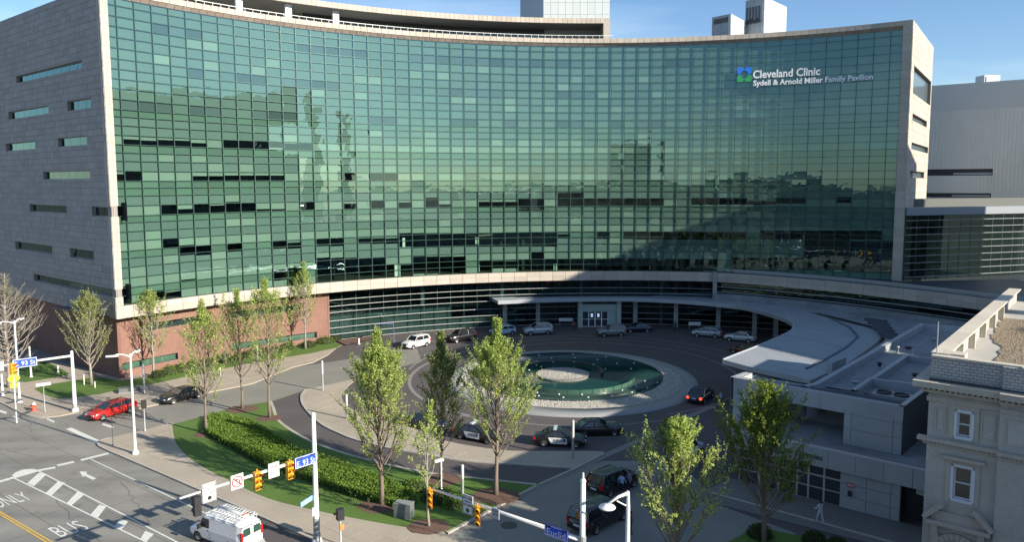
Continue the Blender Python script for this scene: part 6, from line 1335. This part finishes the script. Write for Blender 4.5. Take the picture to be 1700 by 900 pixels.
car('sedan', (746, 727), (826, 742), PB_, 'police car with white lettered door behind the pointed tree, left one of two', name='police_car', police=True, cat='police car')
car('sedan', (664, 706), (736, 722), PNV, 'dark saloon parked behind the big columnar tree', name='hidden_saloon')
car('suv', (1004, 832), (1062, 806), PB_, 'black off-roader with two people at its open side', name='black_suv', rails=True)
car('van', (984, 893), (1042, 862), PB_, 'black minivan behind the white mast at the bottom edge', name='black_minivan', cat='minivan')
car('suv', (1133, 778), (1172, 752), PBW, 'pale blue car showing through the bright tree crown', name='screened_car')
# white work van
def work_van():
    A_, B_ = g(424, 936), g(312, 895); d = B_-A_; d.z = 0; d.normalize(); n = Vector((-d.y, d.x, 0))
    if n.dot(A_) < 0: n = -n
    L_, W, Hh = 5.6, 2.0, 2.05; ctr = B_-d*(L_/2-.15)+n*(W/2); t = thing('work_van', 'white work van with ladder rack and tinted rear windows at the bottom edge', 'van', (ctr.x, ctr.y, .012), atan2(d.y, d.x)); w = W/2; VW = paint('van_white', (.76, .77, .77), .3)
    prof = [(-2.8, .45, 1.1, 1.93), (-2.74, .38, 1.1, 2.02), (-2.3, .34, 1.12, 2.07), (0, .34, 1.12, 2.08), (1.1, .34, 1.12, 2.03), (1.35, .34, 1.12, 1.93), (1.78, .34, 1.12, 1.28), (2.0, .34, 1.05, 1.14), (2.55, .36, .92, 1.02), (2.76, .42, .75, .80), (2.82, .5, .6, .66)]; rows = []
    for x, zl_, zm_, zt in prof:
        ww = w*(1-.1*max(0, (abs(x)-2.3)/.55)**2); wt = ww*(.86 if zt > 1.5 else .93); rows.append([Vector((x, s_*y, z)) for s_, y, z in ((1, 0, zl_), (1, ww*.94, zl_), (1, ww, zl_+.15), (1, ww, zm_-.05), (1, wt+.04 if zt > 1.5 else ww*.97, (zm_+zt)/2+.1 if zt > 1.5 else zm_), (1, wt, zt-.09), (1, wt*.88, zt), (1, 0, zt+.03), (-1, wt*.88, zt), (-1, wt, zt-.09), (-1, wt+.04 if zt > 1.5 else ww*.97, (zm_+zt)/2+.1 if zt > 1.5 else zm_), (-1, ww, zm_-.05), (-1, ww, zl_+.15), (-1, ww*.94, zl_))])
    b = MB(); b.strip(rows, close=True); N_ = 14; b.f.append(tuple(reversed(range(N_)))); b.m.append(0); o = (len(rows)-1)*N_; b.f.append(tuple(range(o, o+N_))); b.m.append(0); part('body', b, VW, t, False, local=True)
    fr = lambda nm, m, *a, **k: part(nm, MB().frame((0, 0, 0), (1, 0, 0), (0, 1, 0), (0, 0, 1), *a), m, t, local=True, **k)
    G = lambda x, y, z: Vector((x, y, z))
    part('windshield', MB().quad(G(1.80, -.84, 1.30), G(1.80, .84, 1.30), G(1.39, .78, 1.90), G(1.39, -.78, 1.90)), CGL, t, local=True)
    for s_ in (-1, 1):
        part('door_window', MB().add([G(.55, s_*.985, 1.22), G(1.62, s_*.985, 1.22), G(1.30, s_*.905, 1.84), G(.62, s_*.905, 1.84)], [(0, 1, 2, 3)]), CGL, t, local=True)
        fr('door_seam', BLACKP, .42, .44, s_*1.0-.012, s_*1.0+.006, .5, 1.1); fr('mirror', BLACKP, 1.35, 1.5, s_*1.16-.12, s_*1.16+.12, 1.12, 1.42); fr('door_handle', BLACKP, .6, .78, s_*1.0-.01, s_*1.0+.03, 1.02, 1.08)
        fr('tail_light', TLT, -2.83, -2.70, s_*.86-.09, s_*.86+.09, 1.0, 1.6); fr('headlight', HLT, 2.6, 2.8, s_*.7-.18, s_*.7+.18, .62, .82)
        part('rear_window', MB().quad(G(-2.83, s_*.46-.33, 1.30), G(-2.83, s_*.46+.33, 1.30), G(-2.80, s_*.44+.31, 1.80), G(-2.80, s_*.44-.31, 1.80)), mat('tinted_green_glass', (.03, .07, .055), .06, spec=.9), t, local=True)
        fr('window_rubber', BLACKP, -2.815, -2.79, s_*.46-.36, s_*.46+.36, 1.26, 1.29)
    fr('rear_door_seam', BLACKP, -2.82, -2.79, -.012, .012, .5, 1.95); fr('number_plate', PLT, -2.85, -2.8, .1, .5, .86, 1.0); fr('rear_bumper', GREYM, -2.95, -2.75, -.95, .95, .36, .54); fr('rear_header', BLACKP, -2.83, -2.76, -.84, .84, 1.93, 1.965); fr('grille', BLACKP, 2.74, 2.84, -.45, .45, .5, .75)
    for x in (-1.55, 1.85):
        for s_ in (-1, 1):
            wh = bpy.data.objects.new('wheel', None); COL.objects.link(wh); wh.parent = t; wh.location = (x, s_*.9, .36)
            for nm, k_ in (('tyre', ('ty', .34)), ('rim', ('ri', .34))): o_ = bpy.data.objects.new(nm, UB[k_]); COL.objects.link(o_); o_.parent = wh; o_.scale = (1.05, 1, 1.05)
            b = MB(); b.add([G(x+.43*cos(pi*q/12), s_*1.004, .36+.43*sin(pi*q/12)) for q in range(13)]+[G(x-.43, s_*1.004, .33), G(x+.43, s_*1.004, .33)], [(14, *range(13), 13)]); part('wheel_arch', b, BLACKP, t, local=True)
    rk = MB()
    for x in (-2.3, -1.2, -.1, .9): rk.tube([(x, -.86, 2.04), (x, -.86, 2.24), (x, .86, 2.24), (x, .86, 2.04)], .03, 5)
    for y in (-.82, .82): rk.tube([(-2.5, y, 2.24), (1.1, y, 2.24)], .03, 5)
    part('roof_rack', rk, WHITEM, t, local=True)
    for y0, nm in ((-.62, 'ladder'), (.35, 'ladder')):
        ld_ = MB()
        for y in (y0-.2, y0+.2): ld_.tube([(-2.4, y, 2.31), (1.0, y, 2.31)], .03, 5)
        x = -2.2
        while x < 1: ld_.tube([(x, y0-.2, 2.31), (x, y0+.2, 2.31)], .02, 4); x += .32
        part(nm, ld_, mat('ladder_metal', (.62, .64, .62), .5), t, local=True)
    part('pipe_carrier', MB().tube([(-2.3, -.1, 2.36), (.9, -.1, 2.36)], .09, 8), WHITEM, t, True, local=True); fr('orange_strap', mat('orange_strap', (.6, .12, .06), .6), -2.1, -1.95, -.3, .15, 2.44, 2.48); part('rack_clamp', MB().tube([(-1.9, -.8, 2.24), (-1.9, -.95, 2.1), (-1.9, -1.05, 2.28)], .03, 5), WHITEM, t, local=True)
    t.scale = (.93, .93, .95)
work_van()
# ------------------------------------------------------------------ people
SKIN = mat('skin', (.36, .20, .13), .6); SKIND = mat('skin_dark', (.13, .07, .045), .6); HAIR = mat('dark_hair', (.02, .015, .012), .8)
def person(pt, hh, face, label, shirt, trou, shoe=BLACKP, skin=SKIN, stride=.22, z0=.1, armr=0.3, arml=-.25, elbow=.5, group=None, armout=.12):
    P = g(*pt) if len(pt) == 2 else Vector(pt); u = hh/1.75; V = []; E_ = []; R_ = []
    def v(p, r, par=None): V.append((p[0]*u, p[1]*u, p[2]*u)); R_.append(r*u); i = len(V)-1; (E_.append((par, i)) if par is not None else None); return i
    pel = v((0, 0, .95), .135); sp = v((0, 0, 1.12), .125, pel); ch = v((0, 0, 1.33), .15, sp); nk = v((.01, 0, 1.47), .062, ch); jw = v((.03, 0, 1.56), .072, nk); hd_ = v((.02, 0, 1.66), .095, jw); v((.015, 0, 1.73), .06, hd_); v((.115, 0, 1.605), .018, jw)
    hands = []
    for s_, sw, el in ((1, arml, elbow), (-1, armr, elbow)):
        sh = v((0, s_*.18, 1.40), .065, ch); eb = v((sw*.28, s_*(.20+armout*.6), 1.13), .048, sh); fl_ = el; wr_ = v((sw*.28+.22*sin(fl_+sw*.3), s_*(.20+armout*.7), 1.13-.24*cos(fl_)), .034, eb); dd = Vector((sin(fl_+.2), 0, -cos(fl_+.2))); wp = Vector((sw*.28+.22*sin(fl_+sw*.3), s_*(.20+armout*.7), 1.13-.24*cos(fl_))); pm = v(wp+dd*.075, .032, wr_); hands.append((wp+dd*.1)*u)
        for q, (off, ln) in enumerate(((-.03, .055), (-.01, .068), (.01, .065), (.028, .052))):
            k1 = v(wp+dd*.1+Vector((0, off, 0)), .0095, pm); v(wp+dd*(.1+ln)+Vector((0.012, off*1.1, 0)), .008, k1)
        v(wp+dd*.06+Vector((.035, -s_*.025, 0)), .010, pm)
    for s_, st in ((1, stride), (-1, -stride)):
        hp = v((0, s_*.10, .90), .10, pel); kn = v((st*.55+.03, s_*.105, .50), .062, hp); an = v((st*1.0-(.08 if st < 0 else 0), s_*.105, .095 if st >= 0 else .12), .042, kn); v((st*1.0+.14-(.08 if st < 0 else 0), s_*.12, .045), .038, an)
    me = bpy.data.meshes.new('figure'); me.from_pydata(V, E_, []); o = bpy.data.objects.new('tmpfig', me); COL.objects.link(o)
    md = o.modifiers.new('s', 'SKIN'); o.modifiers.new('b', 'SUBSURF').levels = 1
    for i, sv in enumerate(me.skin_vertices[0].data): sv.radius = (R_[i], R_[i]); sv.use_root = (i == 0)
    dg = bpy.context.evaluated_depsgraph_get(); m2_ = bpy.data.meshes.new_from_object(o.evaluated_get(dg)); bpy.data.objects.remove(o)
    t = thing('person', label, 'person', (P.x, P.y, z0), face, group)
    m2_.materials.clear()
    for m in (skin, shirt, trou, shoe): m2_.materials.append(m)
    for p in m2_.polygons:
        c = p.center; p.use_smooth = True; z = c.z/u
        if any((c-h_).length < .13*u for h_ in hands): p.material_index = 0
        elif z < .10: p.material_index = 3
        elif z < .95 and abs(c.y) < .19*u: p.material_index = 2
        elif z < 1.475: p.material_index = 1
        else: p.material_index = 0
    part('body', m2_, None, t, local=True)
    b = MB(); rows = []
    for k in range(6):
        a_ = pi/2*k/5; rows.append([Vector((.012+.102*cos(a_)*cos(q)-.012, .098*cos(a_)*sin(q), 1.655+.115*sin(a_)-(.07 if cos(q) < .2 and k == 0 else 0)))*u for q in [2*pi*j/12 for j in range(12)]])
    b.strip(rows, close=True); part('hair', b, HAIR, t, True, local=True)
    part('eyes', MB().box((.098*u, .032*u, 1.645*u), (.012*u, .018*u, .01*u)).box((.098*u, -.032*u, 1.645*u), (.012*u, .018*u, .01*u)), BLACKP, t, local=True); part('mouth', MB().box((.10*u, 0, 1.575*u), (.01*u, .04*u, .008*u)), mat('lips', (.25, .08, .07), .6), t, local=True)
    return t
SCRUB = mat('scrub_white', (.60, .64, .78), .8); CLB = mat('light_blue_cloth', (.35, .50, .72), .8); CLP = mat('mauve_cloth', (.30, .26, .38), .8); CLD = mat('dark_cloth', (.03, .032, .045), .85); CLR = mat('red_brown_cloth', (.25, .07, .07), .85)
person((1361, 873), 1.74, radians(110), 'person in pale scrubs walking past the shop windows', SCRUB, SCRUB, shoe=mat('green_shoe', (.05, .16, .10), .7), armr=.6, arml=.3, elbow=1.6)
person((1032, 824), 1.74, radians(60), 'person in light blue shirt behind the black off-roader', CLB, CLD, stride=.06)
person((1044, 818), 1.70, radians(200), 'person in mauve top at the open side of the black off-roader', CLP, CLD, stride=.05)
person((1047, 893), 1.76, radians(170), 'person in dark clothes standing right of the black minivan', CLD, CLD, stride=.04, skin=SKIND)
person((1197, 676), 1.75, radians(150), 'person in light blue shirt by the car with lit tail lights', CLB, CLD, stride=.05)
person((953, 551), 1.72, radians(-60), 'person in reddish top standing left of the entrance doors', CLR, CLD, stride=.05)
person((1121, 552), 1.75, radians(-100), 'person in dark suit standing between canopy columns', CLD, CLD, stride=.05, skin=SKIND)
# ------------------------------------------------------------------ trees, hedge, shrubs
def leafquad(b, p, s_, q, up=.3):
    a = Vector((q.gauss(0, 1), q.gauss(0, 1), q.gauss(0, 1)+up)).normalized(); c = a.orthogonal().normalized(); r = q.random()*6.28; d = c*cos(r)+a.cross(c)*sin(r); e = a.cross(d)
    l = s_*q.uniform(.7, 1.25); b.add([p-d*l*.5, p-e*l*.32, p+d*l*.5, p+e*l*.32], [(0, 1, 2, 3)])
def tree(base, topz, rmax, label, nleaf, leafm=None, bark=BARK, crown0=.22, seed=1, name='pear_tree', lsz=.2, nb=46, bare=False, group='young street trees in spring leaf', spread=.5, tr=.16, trunks=1, peak=.38, cl=.20, drop=0):
    q = random.Random(seed); P = Vector((base[0], base[1], .12)); hh = topz-.12; t = thing(name, label, 'tree', tuple(P), group=group)
    tb = MB(); tips = []
    def env(f): # radius of the crown at height fraction f
        f = (f-crown0)/(1-crown0)
        if f < 0: return .15*rmax
        return rmax*((.45+.55*(f/peak)**.8) if f < peak else max(.04, (1-(f-peak)/(1-peak)))**1.05)
    for tk in range(trunks):
        lean = Vector((q.uniform(-.25, .25), q.uniform(-.25, .25), 0))*(0 if trunks == 1 else 1.2*tk)
        pts = []; x = y = 0
        for k in range(9):
            f = k/8; x += q.gauss(0, .05)*(f > 0); y += q.gauss(0, .05)*(f > 0); pts.append(P+lean*f*2+Vector((x, y, hh*f*(.97 if tk == 0 else .8))))
        tb.tube(pts, [tr*(1-.9*(k/8)**.9)*(1.35 if k == 0 else 1)+.012 for k in range(9)], 7)
        for i in range(nb//trunks):
            f = crown0*.8+(1-crown0*.8)*((i+q.random())/(nb/trunks))**.95
            if f > .96: continue
            k = min(7, int(f*8)); s0 = pts[k].lerp(pts[k+1], f*8-k); a_ = i*2.4+q.uniform(-.5, .5); R_ = env(min(.98, f+.12))*q.uniform(.75, 1.15)
            rise = R_*q.uniform(1.3, 2.0) if not bare else R_*q.uniform(.4, 1.2)
            rise = min(rise, hh*(1-f)*.9+.3); fe = min(1, (s0.z-P.z+rise)/hh); R_ = max(.12, min(R_, env(fe)*q.uniform(.95, 1.2))); e = s0+Vector((cos(a_)*R_, sin(a_)*R_, rise)); m1_ = s0.lerp(e, .35)+Vector((cos(a_)*R_*.1, sin(a_)*R_*.1, -rise*.02)); m2_ = s0.lerp(e, .7)+Vector((q.gauss(0, .06), q.gauss(0, .06), 0)); r0 = max(.014, tr*.36*(1-f)+.012)
            tb.tube([s0, m1_, m2_, e], [r0, r0*.75, r0*.5, .008], 5, cap=False); seg = [s0, m1_, m2_, e]
            for j in range(7):
                g_ = q.uniform(.25, 1.0); kk = min(2, int(g_*3)); s1_ = seg[kk].lerp(seg[kk+1], g_*3-kk); a2 = a_+q.choice((-1, 1))*q.uniform(.4, 1.3); L = R_*q.uniform(.22, .5)+.2; e2 = s1_+Vector((cos(a2)*L*.8, sin(a2)*L*.8, L*q.uniform(.5, 1.3))); tb.tube([s1_, s1_.lerp(e2, .5)+Vector((q.gauss(0, .04), q.gauss(0, .04), 0)), e2], [r0*.42, r0*.3, .005], 3, cap=False); tips.append((s1_, e2))
                if bare:
                    for _ in range(2): a3 = a2+q.uniform(-1, 1); e3 = s1_.lerp(e2, q.uniform(.3, .9)); tb.tube([e3, e3+Vector((cos(a3)*.5, sin(a3)*.5, .45))*q.uniform(.5, 1.2)], [.012, .004], 3, cap=False)
            tips.append((m2_, e)); tips.append((m1_, m2_)) if q.random() < .4 else None
    part('trunk', tb, bark, t, True)
    lb = MB(); 
    for _ in range(nleaf):
        s1_, e1 = q.choice(tips); c = s1_.lerp(e1, q.uniform(.15, 1.08)); sp_ = cl*(.5+.5*q.random()); p = c+Vector((q.gauss(0, sp_*.45), q.gauss(0, sp_*.45), q.gauss(0, sp_*.6)))
        if p.z < P.z+hh*crown0*.7 or p.z > P.z+hh*1.02: continue
        leafquad(lb, p, lsz, q)
    if nleaf: part('crown', lb, leafm or LEAF1, t, kind=None)
    return t
def tz(bx, by, tx, ty): B_ = g(bx, by); return B_, vz(tx, ty, B_)
for a_ in (
    ((634, 842, 630, 530), 3.5, 'big pale green columnar tree in the lawn, centre left', 27000, dict(seed=2, nb=84, crown0=.20, tr=.16, lsz=.13, peak=.34)),
    ((733, 800, 735, 538), 2.2, 'slimmer columnar tree between the two big pale green ones', 15000, dict(seed=3, nb=64, crown0=.22, tr=.12, leafm=LEAF2, lsz=.14)),
    ((823, 826, 825, 514), 3.4, 'pointed pale green tree in front of the fountain', 25000, dict(seed=4, nb=80, crown0=.24, tr=.16, lsz=.13, peak=.30)),
    ((343, 722, 340, 488), 3.0, 'sparse green tree at the left end of the curving hedge', 6500, dict(seed=5, nb=60, crown0=.24, tr=.12, lsz=.15, cl=.26)),
    ((402, 682, 400, 470), 2.7, 'sparse tree with dark trunk, second along the entry road', 4800, dict(seed=6, nb=56, crown0=.3, tr=.12, lsz=.15, cl=.26)),
    ((448, 697, 440, 450), 3.1, 'sparse tall tree at the corner of the lawn, third along the entry road', 7000, dict(seed=7, nb=62, crown0=.27, tr=.13, lsz=.15, cl=.26, peak=.5)),
    ((507, 581, 510, 428), 2.3, 'sparse tree in front of the right end of the brick wall', 4200, dict(seed=8, nb=56, crown0=.26, tr=.13, bark=BARKG, lsz=.16, cl=.28)),
    ((255, 626, 241, 478), 3.2, 'sparse green tree in front of the left brick corner', 4800, dict(seed=9, nb=56, crown0=.25, tr=.14, bark=BARKG, lsz=.16, cl=.28, peak=.5)),
    ((375, 606, 372, 478), 1.7, 'thin bare tree against the middle of the brick wall', 500, dict(seed=19, nb=36, crown0=.2, tr=.10, lsz=.16)),
    ((152, 640, 128, 477), 3.7, 'grey green tree with pale trunk on the left lawn', 9000, dict(seed=10, nb=70, crown0=.18, tr=.16, leafm=LEAF2, bark=BARKG, lsz=.16, peak=.45)),
    ((712, 879, 712, 655), 1.25, 'slender sapling in a mulch ring behind the right arm signal', 1500, dict(seed=11, nb=26, crown0=.3, tr=.09, bark=BARKG, lsz=.16)),
):
    B_, zt = tz(*a_[0]); tree(B_, zt, a_[1], a_[2], a_[3], **a_[4])
B_, zt = tz(16, 645, 14, 448); tree(B_, zt, 4.6, 'wide bare grey tree at the left edge of the picture', 900, seed=12, nb=80, bare=True, bark=BARKG, crown0=.18, tr=.24, name='bare_tree', group=None, peak=.45, leafm=LEAF2, lsz=.15)
# right hand pair, closer to the camera
B_ = g(1122, 962); tree(B_, vz(1128, 697, B_), 4.9, 'bright yellow green tree at the bottom right, nearest the camera', 27000, seed=13, nb=84, crown0=.12, tr=.15, lsz=.135, peak=.55, group=None, spread=.8)
B_ = g(1268, 905); tree(B_, vz(1250, 628, B_), 4.3, 'many stemmed tree in front of the grey panelled building', 21000, seed=14, nb=84, crown0=.2, tr=.13, trunks=4, leafm=leafmat('olive_leaf', (.19, .25, .05), (.23, .30, .05)), lsz=.15, peak=.45, group=None)
B_ = g(1098, 800); tree(B_, vz(1095, 688, B_), .9, 'small thin dark green tree behind the bright one', 1500, seed=15, nb=26, crown0=.3, tr=.07, leafm=LEAF2, lsz=.17, group=None)
# tree stakes beside the left pale trunk
for k, (x, y, yt) in enumerate(((140, 641, 622), (158, 646, 634))):
    B_ = g(x, y); part_ = tag(MB and part('tree_stake', MB().lathe((B_.x, B_.y, 0), [(.06, .1), (.06, vz(x-1, yt, B_)), (.01, vz(x-1, yt, B_))], 6), WHITEM, None), ('white stake left of the pale trunk on the left lawn', 'short white stake right of the pale trunk on the left lawn')[k], 'stake')
def leafmound(name, label, pts_fn, n, m, core, coremat, lsz, cat, group=None, seed=1):
    pass
def shrub(c, r, hh, label, n=420, m=None, seed=0, group='low shrubs along the brick wall'):
    q = random.Random(seed); t = thing('shrub', label, 'shrub', (c.x, c.y, .13), group=group); b = MB(); rows = []
    for k in range(6):
        a_ = pi/2*k/5; rows.append([Vector((c.x+r*.8*cos(a_)*cos(x)*(1+.12*sin(3*x+seed)), c.y+r*.8*cos(a_)*sin(x), .13+hh*.82*sin(a_))) for x in [2*pi*j/10 for j in range(10)]])
    b.strip(rows, close=True); part('core', b, mat('shrub_core', (.03, .04, .018), .95), t)
    lb = MB()
    for _ in range(n):
        a_ = q.random()*6.28; e = math.acos(q.random()); rr_ = q.uniform(.8, 1.05); leafquad(lb, Vector((c.x+r*rr_*sin(e)*cos(a_), c.y+r*rr_*sin(e)*sin(a_), .13+hh*rr_*cos(e))), .17, q)
    part('foliage', lb, m or LEAFD, t)
locs = [(262, 628), (281, 622), (300, 617), (320, 612), (342, 608), (372, 601), (398, 597), (425, 591), (452, 586), (480, 581), (512, 577), (540, 571), (556, 566)]
wh = ('nearest the left brick corner', 'second from the left brick corner', 'third from the left brick corner', 'fourth from the left brick corner', 'just left of the thin bare tree', 'at the foot of the thin bare tree', 'just right of the thin bare tree', 'behind the light column on the lawn edge', 'below the long brick wall middle', 'left of the tree at the right brick end', 'right beside the tree at the right brick end', 'below the right end of the brick wall', 'last before the mulch bed')
for k, (x, y) in enumerate(locs): shrub(g(x, y), .95+.25*(k % 3), .9+.2*(k % 2), ('rounded dark shrub ', 'low mid green shrub ')[k % 2]+wh[k], m=(LEAFD, LEAFH)[k % 2], seed=k)
for k, (x, y, r, l_) in enumerate(((1262, 893, .9, 'dark shrub at the foot of the many stemmed tree'), (1352, 905, .8, 'dark brownish shrub cut by the bottom edge below the person in scrubs'), (1390, 915, .7, 'small dark shrub at the bottom edge beside the brownish one'))): shrub(g(x, y), r, .8, l_, seed=30+k, group=None)
for k, (x, y, r, l_) in enumerate(((728, 832, 1.3, 'loose shrub behind the right arm signal'), (752, 842, 1.0, 'loose shrub left of the light column in the lawn'), (690, 815, 1.2, 'loose shrub at the end of the curving hedge'))): shrub(g(x, y), r, .85, l_, n=600, m=LEAFD if k == 0 else LEAFH, seed=40+k, group=None)
# curving hedge
hed_pts = px((350, 697), (412, 707), (492, 757), (574, 783), (645, 808), (690, 838), (668, 848), (628, 840), (586, 828), (515, 803), (445, 779), (398, 755), (343, 724))
hed = thing('hedge', 'broad curving bright green hedge running the length of the lawn', 'hedge', tuple(g(500, 780)))
HP = [Vector((p.x, p.y, 0)) for p in hed_pts]; xs_ = [p.x for p in HP]; ys_ = [p.y for p in HP]; hm = MB(); q = random.Random(4); st = .5
from mathutils import noise
def hz(x, y): return .40+.2*noise.noise(Vector((x*.5, y*.5, 0)))+.12*noise.noise(Vector((x*1.7, y*1.7, 3)))
ix = 0; x = min(xs_)
while x < max(xs_):
    y = min(ys_)
    while y < max(ys_):
        if inside((x+st/2, y+st/2), HP):
            hm.add([(x, y, .12+hz(x, y)), (x+st, y, .12+hz(x+st, y)), (x+st, y+st, .12+hz(x+st, y+st)), (x, y+st, .12+hz(x, y+st)), (x, y, .12), (x+st, y, .12), (x+st, y+st, .12), (x, y+st, .12)], [(0, 1, 2, 3), (0, 4, 5, 1), (1, 5, 6, 2), (2, 6, 7, 3), (3, 7, 4, 0)])
        y += st
    x += st
part('core', hm, mat('hedge_core', (.035, .06, .015), .95), hed); lb = MB(); n_ = 0
while n_ < 30000:
    x, y = q.uniform(min(xs_)-.3, max(xs_)+.3), q.uniform(min(ys_)-.3, max(ys_)+.3)
    if inside((x, y), HP): leafquad(lb, Vector((x, y, .14+hz(x, y)+q.uniform(-.06, .14))), .16, q, up=.4); n_ += 1
for i in range(len(HP)):
    a_, c_ = HP[i], HP[(i+1) % len(HP)]; L = (c_-a_).length
    for _ in range(int(L*110)): p = a_.lerp(c_, q.random()); leafquad(lb, Vector((p.x+q.gauss(0, .1), p.y+q.gauss(0, .1), .14+q.random()*.7)), .18, q)
part('foliage', lb, LEAFH, hed)
